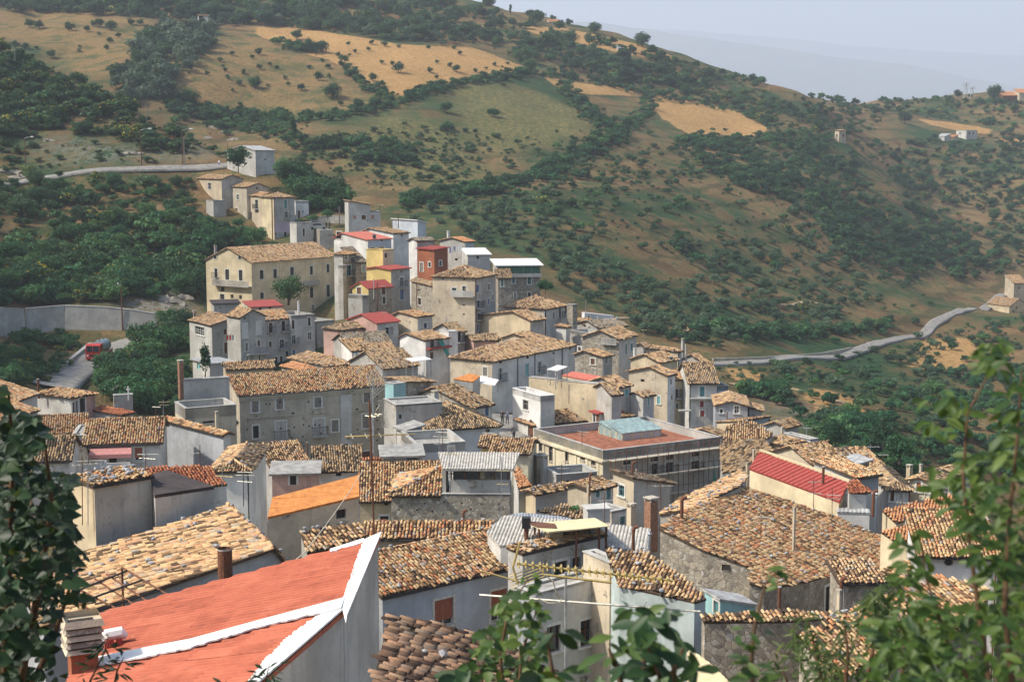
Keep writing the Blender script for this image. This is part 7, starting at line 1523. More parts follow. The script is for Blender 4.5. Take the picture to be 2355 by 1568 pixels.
for i in range(n1):
    for j in range(n2):
        f = i/(n1-1); g = j/(n2-1); top = 1.9 + 3.6*(1 - abs(2*f - 1))**1.5*0 + (4.2*(4*f*(1-f)))*.8
        z_ = -.4 - g*7.6 if f in (0., 1.) else -.4 - top*(1-g)*1. - g*7.6
        vs_.append(qq(A_*(.855 + .135*f), -1.62 - .25*math.sin(g*5 + f*4), z_))
fs_ = [[i*n2 + j, (i+1)*n2 + j, (i+1)*n2 + j + 1, i*n2 + j + 1] for i in range(n1-1) for j in range(n2-1)]
o.add(vs_, fs_); ob = o.build('safety_net', MATS['net_green'], None, origin=vs_[0]); tag(ob, 'torn green safety net hanging on the right end of the scaffold', 'net')
# tan canopy on posts over the terrace roof, with a brown patch
d_ = 75.; C4 = [P(*D('m', x, y), d2) for x, y, d2 in ((800,438,73.5),(1262,388,75),(1150,330,80),(640,368,78.5))]
rt = empty('canopy', C4[0] - V3((0,0,2)), 'tan corrugated canopy with one brown sheet on rusty posts', 'canopy')
make_roof(rt, [([C4[0], C4[1], C4[2], C4[3]], C4[0] - C4[3])], 'cream', thick=.04)
nr = unit(np.cross(C4[1] - C4[0], C4[3] - C4[0])); nr = nr if nr[2] > 0 else -nr
f = lambda a, b: C4[0]*(1-a)*(1-b) + C4[1]*a*(1-b) + C4[2]*a*b + C4[3]*(1-a)*b + nr*.06
mb = MB(); mb.prism([f(-.01,.45), f(.2,.2), f(.3,.62), f(.1,1.0), f(-.02, 1.0)], nr*.02); mb.build('brown_sheet', MATS['rust'], rt)
for a, b in ((.1,.98),(.02,.5),(.48,.1),(.85,.1),(.98,.15)):
    q3 = f(a, b); mb = MB(); mb.tube([q3 - nr*.08, q3 - V3((0,0,2.1))], .07, 6); mb.build('post', MATS['rust'], rt)
mb = MB(); q3 = f(.14, .35); mb.box(q3 - V3((0,0,2.3)), (.75,.3,0), (-.25,.6,0), (0,0,1.9)); mb.build('pier', MATS['sand'], rt)
mb = MB(); q3 = f(.30, .55); mb.box(q3 - V3((0,0,2.3)), (2.6,2.0,0), (-.05,.08,0), (0,0,1.8)); mb.build('back_wall', MATS['sand'], rt)
q3 = P(*D('m', 632, 500), 78.); tp = P(*D('m', 632, 322), 78.)[2]; rt = empty('flue_pipe', q3, 'dark square-topped flue beside the tan canopy', 'flue pipe'); mb = MB(); mb.tube([q3 - V3((0,0,.8)), (q3[0], q3[1], tp - .6)], .13, 8); mb.build('pipe', MATS['rust'], rt); mb = MB(); mb.box((q3[0] - .25, q3[1] - .25, tp - .6), (.5,0,0), (0,.5,0), (0,0,.6)); mb.build('hood', MATS['iron_dark'], rt)
def flue(label, key, x, y0, y1, wpx, d, ty): 
    c = P(*D(key, x, y1), d); rt = empty('flue_pipe', c, label, 'flue pipe'); chimney(rt, x, y0, y1, wpx, ty, d, key)
flue('rusty bent flue beside the corrugated roof, left one', 'm', 1438, 420, 590, 26, 76, 'rustcap')
flue('grey flue with a rusty cowl beside the corrugated roof', 'm', 1558, 450, 620, 26, 75, 'zincpipe')
flue('orange clay flue against the rounded eave', 'n', 882, 865, 1000, 22, 80, 'rust')
flue('tall clay flue with a red cap right of the rounded wall', 'n', 1252, 830, 985, 24, 76, 'rustcap')
flue('orange clay flue beside the stained white wall', 'j', 1652, 1060, 1200, 28, 97, 'rustcap')
# white canopies
def slab(label, key, pts, mat, posts=2.2):
    q = [P(*D(key, x, y), d2) for x, y, d2 in pts]; rt = empty('canopy', q[0] - V3((0,0,posts)), label, 'canopy'); nn = unit(np.cross(q[1] - q[0], q[-1] - q[0])); mb = MB(); mb.prism(q, nn*.08); mb.build('canopy_sheet', MATS[mat], rt)
    for k in range(len(q)):
        c = np.mean(q, 0); e = q[k]*.93 + c*.07; mb = MB(); mb.tube([e, e - V3((0,0,posts))], .05, 5); mb.build('post', MATS['zinc'], rt)
slab('white flat canopy on posts left of the long white house', 'd', [(310,722,176),(488,700,178),(420,672,183),(240,692,180)], 'sheet_white')
slab('white sloping canopy before the long white house', 'd', [(870,908,170),(1075,942,168),(1112,890,171),(935,852,174)], 'sheet_white', 1.6)
slab('white flat canopy beside the pinkish red roof', 'd', [(1560,792,172),(1660,806,171),(1755,768,175),(1660,752,176)], 'sheet_white', 1.6)
PH('low orange sheet roof beside the white sloping canopy', 'd', [(690,880), (840,828), (938,852), (870,908)], 3, 168, 170, .35, 'orangesheet', 'grey', 2.5)

# ------------------------------------------------------------------ aerials
def aerial(label, key, x, y0, y1, d, booms, mat='alu', r=.02, lean=0.):
    """mast from row y0 (top) to y1 (foot); booms = (fraction from top, length m, yaw deg, elements, element length)"""
    b0 = P(*D(key, x, y1), d); tp = P(*D(key, x + lean, y0), d); rt = empty('tv_aerial', b0, label, 'aerial'); mb = MB(); mb.tube([b0 - V3((0,0,.5)), tp], r, 5); mb.build('mast', MATS['rust' if mat == 'rust' else 'iron_dark' if mat == 'dark' else 'zinc'], rt)
    for f, L_, yw, ne, el in booms:
        c = tp + (b0 - tp)*f; u = V3((math.cos(math.radians(yw)), math.sin(math.radians(yw)), 0)); v = V3((-u[1], u[0], 0))
        mb = MB(); mb.tube([c - u*L_*.4, c + u*L_*.6], r*.8, 4); mb.build('boom', MATS['alu_yellow' if mat == 'yellow' else 'alu'], rt)
        mb = MB()
        for k in range(ne): q = c - u*L_*.4 + u*L_*(k + .5)/ne; e = el*(1 - .35*k/ne); mb.tube([q - v*e/2, q + v*e/2], r*.55, 4)
        mb.build('elements', MATS['alu'], rt)
    return rt
aerial('tall dark aerial mast in the middle foreground', 'l', 1178, -560, 1130, 58, [], 'rust', .045, -60)
A1 = aerial('big aerial with grid reflector and yellow boom before the palazzo', 'g', 2003, 300, 900, 84, [(.86, 4.2, 12, 5, 1.6), (.55, 1.2, 60, 3, .8)], 'yellow', .055)
mb = MB(); c = P(*D('g', 2040, 300), 84); u = V3((.55,.5,.45)); v = V3((-.3,.2,.9))
for k in range(9): mb.tube([c + u*(k - 4)*.18 - v*.75, c + u*(k - 4)*.18 + v*.75], .014, 4); mb.tube([c + v*(k - 4)*.18 - u*.75, c + v*(k - 4)*.18 + u*.75], .014, 4)
mb.build('grid_reflector', MATS['alu'], A1)
mb = MB(); a = P(*D('g', 2080, 500), 84); b = P(*D('g', 2115, 745), 84)
for k in range(16): q = a + (b - a)*k/15; mb.tube([q - V3((.22,.05,-.06)), q + V3((.22,.05,.06))], .018, 4)
mb.tube([a, b], .03, 4); mb.tube([P(*D('g', 2010, 620), 84), a], .02, 4); mb.build('director_array', MATS['alu'], A1)
A2 = aerial('near aerial with two long booms in the centre foreground', 'm', 930, 735, 1470, 32, [(.30, 5.2, -14, 2, 1.0)], 'alu', .032)
mb = MB(); a = P(*D('m', 750, 752), 31.5); b = P(*D('m', 1275, 815), 31.5); mb.tube([a, b], .03, 5)
a2 = P(*D('m', 560, 672), 31.2); b2 = P(*D('m', 1740, 800), 31.2); mb.tube([a2, b2], .03, 5)
for k in range(22): q = a2 + (b2 - a2)*(k + .3)/22; mb.tube([q - V3((.0,.16,.05)), q + V3((.0,.16,.05))], .016, 4); mb.box(q - V3((.04,.06,.04)), (.05,0,0), (0,.12,0), (0,0,.09))
for f_ in (.02, .5, .98): q = a + (b - a)*f_; mb.tube([q, q + V3((0,0,.26))], .018, 4)
mb.build('long_boom', MATS['alu_yellow'], A2)
mb = MB(); s0 = P(*D('m', 770, 755), 31.4); s1 = P(*D('m', 905, 935), 31.6); ps = [s0, P(*D('m', 830, 800), 31.4), P(*D('m', 860, 890), 31.4), P(*D('m', 880, 930), 31.5), s1, P(*D('m', 880, 970), 31.5), P(*D('m', 800, 970), 31.4), P(*D('m', 720, 935), 31.4)]; mb.tube(ps, .018, 5); mb.build('coax_cable', MATS['cable_pale'], A2)
A3 = P(*D('m', 570, 830), 34.); mb = MB(); mb.tube([A3, P(*D('m', 530, 700), 34), P(*D('m', 585, 510), 34)], .03, 5); mb.tube([A3 + V3((-.9,0,.35)), A3 + V3((.1,0,.05))], .02, 4)
for k in range(5): q = P(*D('m', 500 + k*6, 770 + k*22), 34); mb.tube([q, q + V3((.8,.1,.28))], .012, 4)
ob = mb.build('tv_aerial', MATS['alu_yellow'], None, origin=A3); tag(ob, 'small bent yellow aerial beside the mottled roof', 'aerial')
AER = [('f',560*1.,0,0,0)]
ak = [('k',538,90,470,66,'left of two rusty masts before the grey stucco block'), ('k',575,85,470,66,'right of two rusty masts before the grey stucco block'), ('f',1357,955,1165,78,'dark aerial mast on the stone-weighted roof'), ('f',1862,900,1240,88,'aerial with a yellow boom over the red-brown pantiles'), ('f',2068,1060,1370,84,'thin mast left of the white-ended house'), ('f',2265,1160,1390,78,'rusty mast before the white end wall'), ('g',795,1090,1390,78,'thin rusty mast by the small chimney'), ('h',852,500,745,112,'left of two masts on the white terrace house'), ('h',882,470,745,113,'right of two masts on the white terrace house'), ('h',950,640,1050,98,'blue-tipped mast beside the long canopy'), ('h',1430,720,1230,96,'mast before the stone house end'), ('h',1300,470,600,125,'fishbone aerial on the mottled street corner house'),
      ('i',520,790,960,110,'white aerial on the black-lined terrace'), ('i',920,1060,1400,90,'rusty mast by the grey water tank'), ('i',710,470,560,148,'aerial on the school terrace'), ('j',1100,920,1230,100,'left aerial on the cream house with the red metal roof'), ('j',1272,1010,1290,98,'right aerial on the cream house with the red metal roof'), ('j',1738,690,850,130,'tall pale aerial at the lower right edge'), ('j',1630,600,760,140,'grey pole at the outer right edge'), ('j',1035,430,560,150,'green aerial at the outer edge of the village'), ('j',610,1260,1400,86,'short mast on the great tile roof'), ('i',1440,930,1190,100,'thin mast beside the beige house end'), ('f',1450,540,620,140,'white aerial behind the grey gable house'), ('f',1520,480,600,145,'small white aerial before the bank'), ('c',595,130,200,296,'aerial on the white-railed wing'), ('e',985,420,450,212,'aerial near the slope edge house'), ('j',2140,1060,1180,104,'mast on the orange pantile roof, left'), ('j',2315,960,1180,102,'mast on the orange pantile roof, right'), ('j',1925,1100,1290,94,'thin mast before the orange pantile roof')]
rg = random.Random(11)
for k, x, y0, y1, d_, lb_ in ak:
    aerial(lb_, k, x, y0, y1, d_, [(rg.uniform(.05, .25), rg.uniform(.9, 1.6), rg.uniform(-20, 30), rg.choice([3, 5, 6]), rg.uniform(.4, .9))] + ([(rg.uniform(.35, .5), rg.uniform(.8, 1.2), rg.uniform(-20, 30), 3, .8)] if rg.random() < .5 else []), rg.choice(['alu', 'rust', 'yellow', 'rust']), .017 + .00010*d_)
# cross on the rear wall
c = P(*D('f', 1195, 440), 158); mb = MB(); mb.box(c - V3((.06,.06,.6)), (.12,0,0), (0,.12,0), (0,0,1.6)); mb.box(c + V3((-.22,-.05,.6)), (.44,0,0), (0,.1,0), (0,0,.12)); tag(mb.build('stone_cross', MATS['white'], None, origin=c), 'white cross on the rear wall of the red-brown roofed house', 'cross')
H('blank rear wall carrying the white cross', 'f', (1060,445), 1050, 1236, 560, 158, 70, 'flat', wall_='grey', lb=.5, par=.05)

# ------------------------------------------------------------------ truck, car, people, washing
def lm(o, yaw): 
    c, s = math.cos(yaw), math.sin(yaw); return lambda x, y, z: V3((o[0] + x*c - y*s, o[1] + x*s + y*c, o[2] + z))
simple('paint_red', (.50, .035, .022), .35, var=.1, scale=3, spec=.5)
simple('tank_grey', (.30, .36, .38), .45, .3, var=.25, scale=2)
simple('rubber', (.02, .02, .02), .9, var=.2)
simple('lamp_white', (.8, .8, .75), .2, var=.05)
h = hit(*D('q', 660, 1455), 190); h2 = hit(*D('q', 800, 1390), 190)
yw = math.atan2(h[1] - h2[1], h[0] - h2[0])          # x axis of the truck points to its nose
W = lm(h + V3((0, 0, .25)), yw); rt = empty('tank_truck', h, 'red tank truck with a grey tank coming down the left road', 'truck')
def bx(mb, x0, x1, y0, y1, z0, z1): mb.box(W(x0, y0, z0), W(x1, y0, z0) - W(x0, y0, z0), W(x0, y1, z0) - W(x0, y0, z0), W(x0, y0, z1) - W(x0, y0, z0))
prof = [(0, .55), (0, 1.55), (-.22, 2.55), (-.5, 2.75), (-1.75, 2.75), (-1.8, .55)]
mb = MB(); mb.prism([W(x, -1.15, z) for x, z in prof], W(0, 1.15, 0) - W(0, -1.15, 0)); cab = mb.build('cab', MATS['paint_red'], rt)
mb = MB(); mb.prism([W(.015, -1.0, 1.6), W(.015, 1.0, 1.6), W(-.195, 1.0, 2.5), W(-.195, -1.0, 2.5)], W(.03, 0, 0) - W(0, 0, 0)); mb.build('windscreen', MATS['glass_dark'], cab)
mb = MB(); bx(mb, .02, .06, -.03, .03, 1.6, 1.62); mb.prism([W(.05, -.03, 1.6), W(.05, .03, 1.6), W(-.16, .03, 2.5), W(-.16, -.03, 2.5)], W(.03, 0, 0) - W(0, 0, 0)); mb.build('window_bar', MATS['paint_red'], cab)
for sy in (-1.16, 1.16):
    mb = MB(); mb.prism([W(-.3, sy, 1.6), W(-1.3, sy, 1.6), W(-1.3, sy, 2.45), W(-.45, sy, 2.45)], W(0, sy*.02, 0) - W(0, 0, 0)); mb.build('side_window', MATS['glass_dark'], cab)
    mb = MB(); mb.tube([W(.0, sy*.7, .98), W(.05, sy*.7, .98)], .15, 10); mb.build('headlight', MATS['lamp_white'], cab)
mb = MB(); bx(mb, 0., .1, -1.15, 1.15, .45, .72); mb.build('bumper', MATS['paint_red'], cab)
mb = MB(); bx(mb, .0, .03, -.55, .55, .85, 1.15); mb.build('grille', MATS['wood_dark'], cab)
mb = MB(); bx(mb, -6.9, -1.85, -1.0, 1.0, .7, .95); mb.build('chassis', MATS['iron_dark'], rt)
mb = MB(); mb.tube([W(-2.0, 0, 1.95), W(-2.1, 0, 1.95), W(-6.6, 0, 1.95), W(-6.7, 0, 1.95)], [.7, 1.0, 1.0, .7], 20); tk = mb.build('tank', MATS['tank_grey'], rt, smooth=False)
for xx in (-3.2, -5.2):
    mb = MB(); mb.tube([W(xx, 0, 2.9), W(xx, 0, 3.08)], .3, 12); mb.build('hatch', MATS['tank_grey'], tk)
for sy in (-1.12, 1.12):
    mb = MB(); bx(mb, -6.9, -1.9, sy - .03, sy + .03, .95, 1.35); sd_ = mb.build('side_board', MATS['paint_red'], rt)
    for i in range(6): mb = MB(); bx(mb, -6.7 + i*.8, -6.3 + i*.8, sy*1.028 - .01, sy*1.028 + .01, 1.08, 1.24); mb.build('white_stripe', MATS['sheet_white'], sd_)
    for xx in (-.95, -5.3):
        mb = MB(); mb.tube([W(xx, sy*.98, .48), W(xx, sy*.72, .48)], .48, 16); wh = mb.build('wheel', MATS['rubber'], rt); mb = MB(); mb.tube([W(xx, sy*1.0, .48), W(xx, sy*.9, .48)], .24, 10); mb.build('rim', MATS['zinc'], wh)
# parked car by the garden wall
simple('paint_car', (.34, .38, .38), .35, .3, var=.1, scale=2)
c_ = P(*D('a', 1490, 668), 311.5) + V3((0, 0, .05)); W = lm(c_, .15); rt = empty('parked_car', c_, 'pale grey car parked by the garden wall', 'car')
prof = [(-2, .35), (-2.05, .8), (-1.5, .95), (-.95, 1.4), (.55, 1.42), (1.15, .98), (1.95, .85), (2.0, .35)]
mb = MB(); mb.prism([W(x, -.78, z) for x, z in prof], W(0, .78, 0) - W(0, -.78, 0)); body = mb.build('body', MATS['paint_car'], rt)
for sy in (-.79, .79): mb = MB(); mb.prism([W(-1.2, sy, .97), W(-.85, sy, 1.34), (W(.5, sy, 1.36)), W(.95, sy, .99)], W(0, sy*.015, 0) - W(0, 0, 0)); mb.build('side_window', MATS['glass_dark'], body)
for sy in (-.75, .75):
    for xx in (-1.25, 1.25): mb = MB(); mb.tube([W(xx, sy*.85, .3), W(xx, sy*1.06, .3)], .3, 12); mb.build('wheel', MATS['rubber'], rt)
def person(at, yaw, top, legs, label, stride=.12, arm=.1):
    m, t, b = newmat('clothes'); tc = t.nodes.new('ShaderNodeTexCoord'); sp = t.nodes.new('ShaderNodeSeparateXYZ'); t.links.new(tc.outputs['Object'], sp.inputs[0])
    t.links.new(ramp(t, math_(t, 'DIVIDE', sp.outputs[2], 2.), [(0, (.02,.02,.02)), (.04, legs), (.475, top), (.735, (.40,.23,.15)), (.835, (.02,.015,.012))], 'CONSTANT'), b.inputs['Base Color']); b.inputs['Roughness'].default_value = .8
    J = [((0,0,.98),.13),((0,0,1.18),.12),((0,0,1.38),.14),((0,0,1.50),.06),((0,.01,1.60),.085),((0,.01,1.70),.085),
         ((.17,0,1.43),.06),((.22,.02-arm,1.15),.045),((.23,.08-arm*.4,.92),.038),((.235,.12-arm*.4,.83),.028), ((-.17,0,1.43),.06),((-.22,.02+arm,1.15),.045),((-.23,.08+arm*.6,.92),.038),((-.235,.12+arm*.6,.83),.028),
         ((.09,0,.92),.10),((.10,stride*.8,.50),.068),((.10,stride,.09),.045),((.10,stride+.15,.04),.04), ((-.09,0,.92),.10),((-.10,-stride*.4,.50),.068),((-.10,-stride,.09),.045),((-.10,-stride+.15,.04),.04)]
    E_ = [(0,1),(1,2),(2,3),(3,4),(4,5),(2,6),(6,7),(7,8),(8,9),(2,10),(10,11),(11,12),(12,13),(0,14),(14,15),(15,16),(16,17),(0,18),(18,19),(19,20),(20,21)]
    me_ = bpy.data.meshes.new('person'); me_.from_pydata([j[0] for j in J], E_, []); me_.materials.append(m)
    o = bpy.data.objects.new('person', me_); COL.objects.link(o); sk = o.modifiers.new('skin', 'SKIN'); 
    for i, j in enumerate(J): me_.skin_vertices[0].data[i].radius = (j[1], j[1])
    me_.skin_vertices[0].data[0].use_root = True
    sb = o.modifiers.new('sub', 'SUBSURF'); sb.levels = 1; sb.render_levels = 1
    o.location = at; o.rotation_euler = (0, 0, yaw); tag(o, label, 'person'); ORG[o.name] = V3(at); return o
E0 = bpy.data.meshes.new('probe'); E0.from_pydata([(0,0,0),(0,0,1)], [(0,1)], []); ob = bpy.data.objects.new('probe', E0); 
has_skin = True
try: 
    COL.objects.link(ob); ob.modifiers.new('s', 'SKIN'); has_skin = len(E0.skin_vertices) > 0
finally: bpy.data.objects.remove(ob)
def P_(k, x, y, d): return P(*D(k, x, y), d)
if has_skin:
    h = hit(*D('a', 570, 92), 335); person(h, 2.8, (.72,.72,.72), (.08,.14,.35), 'person in a white shirt and blue trousers on the upper road')
    person(P_('a', 1567, 665, 309), .4, (.03,.03,.035), (.04,.04,.05), 'person in dark clothes beside the parked car, left one', .03, .02)
    person(P_('a', 1597, 663, 309.4), -.5, (.025,.025,.03), (.03,.03,.04), 'person in dark clothes beside the parked car, right one', .03, .02)
    person(P_('d', 1192, 1302, 166), 2.6, (.10,.12,.18), (.05,.05,.06), 'person in dark blue walking down the village street')
    person(P_('d', 1146, 1302, 165), 3.3, (.05,.04,.035), (.03,.03,.03), 'person in black standing by the dark doorway in the street', .04)
    person(P_('d', 1252, 1452, 152), .3, (.30,.28,.24), (.05,.05,.06), 'person at the lower end of the village street')
# parked scooter-like white car roof in the street
def washing(label, key, a, b, d, cols, drop):
    p0 = P(*D(key, *a), d); p1 = P(*D(key, *b), d); rt = empty('clothes_line', p0, label, 'clothes line'); mb = MB(); mb.tube([p0, (p0 + p1)/2 - V3((0,0,.08)), p1], .012, 4); mb.build('line', MATS['zinc'], rt); n = len(cols); u = (p1 - p0)
    for i, c in enumerate(cols):
        q = p0 + u*(i + .15)/n - V3((0,0,.05)); w_ = u*.7/n; hh = drop*random.uniform(.7, 1.2); vs_ = []; 
        for j in range(5):
            for k in range(4): vs_.append(q + w_*j/4 - V3((0, .04*math.sin(j*2. + i), hh*k/3)))
        mb = MB(); mb.add(vs_, [[j*4 + k, (j+1)*4 + k, (j+1)*4 + k + 1, j*4 + k + 1] for j in range(4) for k in range(3)]); mb.build('cloth', MATS[c], rt)
washing('row of white and blue washing on the grey house', 'c', (1238,535), (1358,515), 254, ['cloth_blue','cloth_white','cloth_blue','cloth_white','cloth_white','cloth_white'], .9)
washing('red cloth drying on a rail of the left grey house', 'b', (612,466), (708,466), 209, ['wood_grey','cloth_red','cloth_red','zinc'], .8)
washing('white washing on the balcony under the pink awning', 'f', (890,1050), (1000,1040), 117.5, ['cloth_white','cloth_white','cloth_white'], 1.0)
washing('washing on a roof terrace by the little white house', 'b', (1820,640), (1880,630), 189, ['cloth_white','paint_aqua','cloth_white'], .7)
# plastic table and furled parasol in the loggia, water tank, drums
q_ = HOUSES[ST]; t0 = q_['q'](q_['a']*.83, 1.4, .02); rt = empty('table', t0, 'small round white table in the loggia', 'table'); mb = MB(); mb.tube([t0 + V3((0,0,.78)), t0 + V3((0,0,.82))], .55, 14); mb.build('table_top', MATS['sheet_cream'], rt)
for i in range(3): a = i*2.1; mb = MB(); mb.tube([t0 + V3((math.cos(a)*.35, math.sin(a)*.35, 0)), t0 + V3((math.cos(a)*.2, math.sin(a)*.2, .78))], .03, 5); mb.build('leg', MATS['sheet_cream'], rt)
t0 = q_['q'](q_['a']*.76, 1.0, .02); rt = empty('parasol', t0, 'furled pale parasol in the loggia', 'parasol'); mb = MB(); mb.tube([t0, t0 + V3((0,0,2.0))], .03, 6); mb.build('pole', MATS['zinc'], rt); mb = MB(); mb.tube([t0 + V3((0,0,.7)), t0 + V3((0,0,1.0)), t0 + V3((0,0,1.9))], [.26, .22, .05], 8); mb.build('canopy', MATS['sheet_cream'], rt)
c_ = P(*D('i', 855, 1320), 93); rt = empty('water_tank', c_, 'square grey cement water tank by the clay flue', 'tank'); mb = MB(); mb.box(c_ + V3((-.7,-.6,0)), (1.5,.3,0), (-.25,1.2,0), (0,0,.9)); mb.build('tank', MATS['palegrey'], rt); mb = MB(); mb.box(c_ + V3((-.78,-.68,.9)), (1.66,.32,0), (-.27,1.34,0), (0,0,.1)); mb.build('lid', MATS['palegrey'], rt)

# ------------------------------------------------------------------ plants close to the viewer
def leaf_mat(name, stops, transl):
    foliage_mat(name, stops, transl, .28); MATS[name].node_tree.nodes['Principled BSDF'].inputs['Roughness'].default_value = .5
leaf_mat('near_dark', [(.2, (.008,.022,.010)), (.5, (.016,.042,.015)), (.8, (.036,.070,.022))], .14)
leaf_mat('near_green', [(.2, (.016,.042,.012)), (.5, (.036,.078,.016)), (.8, (.095,.14,.026))], .24)
leaf_mat('near_glossy', [(.2, (.010,.032,.012)), (.5, (.024,.058,.016)), (.8, (.085,.13,.025))], .14)
leaf_mat('near_willow', [(.2, (.018,.036,.010)), (.5, (.045,.072,.016)), (.8, (.10,.13,.030))], .2)
simple('twig', (.12, .065, .035), .9, var=.4, scale=30)
def leaf_mesh(shape, mat, seed=0):
    """outline along +Y with a folded midrib, curled a little; unit length"""
    if shape == 'heart': pr = [(0, .02), (.06, .22), (.2, .36), (.42, .34), (.65, .22), (.85, .09), (1., 0)]
    elif shape == 'ellipse': pr = [(0, .02), (.12, .10), (.32, .18), (.55, .20), (.78, .15), (.93, .06), (1., 0)]
    elif shape == 'lance': pr = [(0, .01), (.15, .06), (.4, .10), (.7, .075), (.9, .03), (1., 0)]
    else: pr = [(0, .02), (.1, .18), (.3, .33), (.5, .36), (.7, .28), (.9, .10), (1., 0)]
    g = random.Random(seed); cv = g.uniform(.1, .35); fold = g.uniform(.18, .4); vs_ = []; fs_ = []
    for i, (y, w_) in enumerate(pr):
        z = -cv*y*y*.6; wob = g.uniform(.88, 1.1)
        vs_ += [(-w_*wob, y, z + fold*w_), (0, y, z), (w_*wob, y, z + fold*w_)]
    for i in range(len(pr) - 1):
        a = i*3; fs_ += [[a, a+1, a+4, a+3], [a+1, a+2, a+5, a+4]]
    return raw_mesh('leaf', np.array(vs_), fs_, MATS[mat], smooth=True)
def place_leaf(me_, parent, o, dirv, up, L):
    y = unit(dirv); z = unit(V3(up) - y*np.dot(up, y)); x = np.cross(y, z); return put(me_, 'leaf', parent, o, x*L, y*L, z*L)
def join_leaves(name, parent, items, mat, label=None):
    """the leaves past the 300 nearest, as one part"""
    V_ = []; F_ = []; n = 0
    for me_, o, dirv, up, L in items:
        y = unit(dirv); z = unit(V3(up) - y*np.dot(up, y)); x = np.cross(y, z)
        co = np.array([v.co[:] for v in me_.vertices]); w_ = (co[:, :1]*x + co[:, 1:2]*y + co[:, 2:]*z)*L + V3(o) - ORG[parent.name]; V_.append(w_)
        F_ += [[i + n for i in p.vertices] for p in me_.polygons]; n += len(co)
    if V_: tag(mesh_obj(name, raw_mesh(name, np.concatenate(V_), F_, MATS[mat], smooth=True), parent), kind='stuff')
def plant(name, label, cat, base_px, d, stems, leaves, shape, mat, size, seed, droop=.3, twig=.012, jitter=.05, upbias=.6, maxn=300, clump=None):
    """stems: picture polylines with depth; leaves: number per stem or list of areas (polygon, n, depth range)"""
    g = random.Random(seed); b0 = P(base_px[0], base_px[1], d); zg = float(gz(b0[0], b0[1])); root = empty(name, (b0[0], b0[1], zg), label, cat)
    mes = [leaf_mesh(shape, mat, seed*10 + i) for i in range(4)]; items = []
    for st in stems:
        ps = [P(x, y, dd) for x, y, dd in st]; mb = MB(); mb.tube([V3((b0[0]*.5 + ps[0][0]*.5, b0[1], zg - .1)), ps[0]*.7 + V3((b0[0], b0[1], zg))*.3] + ps, [twig*2.2, twig*2] + [twig*(1.6 - 1.2*i/max(1, len(ps) - 1)) for i in range(len(ps))], 6); mb.build('stem', MATS['twig'], root)
        if isinstance(leaves, (int, float)):
            L_ = [np.linalg.norm(b - a) for a, b in zip(ps[:-1], ps[1:])]; n = int(leaves*sum(L_))
            for k in range(n):
                s = g.uniform(0, sum(L_)); i = 0
                while i < len(L_) - 1 and s > L_[i]: s -= L_[i]; i += 1
                c = ps[i] + (ps[i+1] - ps[i])*s/L_[i]; a = g.uniform(0, 6.28); dr = V3((math.cos(a), math.sin(a)*.8, g.uniform(-droop, .35)))
                c2 = c + dr*g.uniform(.2, 1.)*jitter; items.append((mes[k % 4], c2, dr, V3((g.uniform(-.5,.5), -g.uniform(.1,.8), upbias)), size*g.uniform(.6, 1.2)))
    if not isinstance(leaves, (int, float)):
        for poly, n, (d0, d1) in leaves:
            xs = [q[0] for q in poly]; ys = [q[1] for q in poly]; k = 0; tr = 0
            cl = [(g.uniform(min(xs), max(xs)), g.uniform(min(ys), max(ys))) for _ in range(clump)] if clump else None
            while k < n and tr < n*20:
                tr += 1
                if cl: cc = g.choice(cl); x = cc[0] + g.gauss(0, 26); y = cc[1] + g.gauss(0, 26)
                else: x = g.uniform(min(xs), max(xs)); y = g.uniform(min(ys), max(ys))
                if not inpoly(np.array([x]), np.array([y]), poly)[0]: continue
                c = P(x, y, g.uniform(d0, d1)); a = g.uniform(0, 6.28); dr = V3((math.cos(a), math.sin(a)*.7, g.uniform(-droop*1.6, .25)))
                items.append((mes[k % 4], c, dr, V3((g.uniform(-.5,.5), -g.uniform(.2,1.), upbias)), size*g.uniform(.6, 1.25))); k += 1
    items.sort(key=lambda q: q[1][1]); vis = []; rest = []
    for q in items:
        X, Y, fw = px(q[1]); (vis if len(vis) < maxn and -30 < X < 2385 and Y < 1600 else rest).append(q)
    for me_, o, dirv, up, L in vis: place_leaf(me_, root, o, dirv, up, L)
    join_leaves('leaves', root, rest, mat)
    return root
# dark leafy tree at the left edge
plant('leafy_tree', 'dark heart-leaved tree filling the lower left edge', 'tree', (20,1700), 7.5,
      [[(10,1600,7.5),(20,1300,7.4),(30,1050,7.4),(20,900,7.3)], [(40,1600,7.3),(90,1350,7.2),(120,1150,7.2),(100,1000,7.1)], [(60,1600,7.6),(120,1480,7.5),(170,1320,7.5)]],
      [([(-60,1000),(30,935),(80,960),(100,1010),(70,1060),(110,1080),(160,1090),(175,1110),(160,1150),(150,1200),(170,1230),(195,1290),(165,1330),(200,1380),(150,1390),(130,1420),(75,1440),(60,1500),(40,1600),(-60,1600)], 1500, (6.7, 8.6)), ([(60,1420),(115,1440),(140,1520),(150,1568),(90,1568),(70,1500)], 40, (6.8, 7.6)), ([(-40,870),(10,880),(20,930),(-40,990)], 30, (6.8, 7.4))], 'heart', 'near_dark', .085, 1, .5, .016)
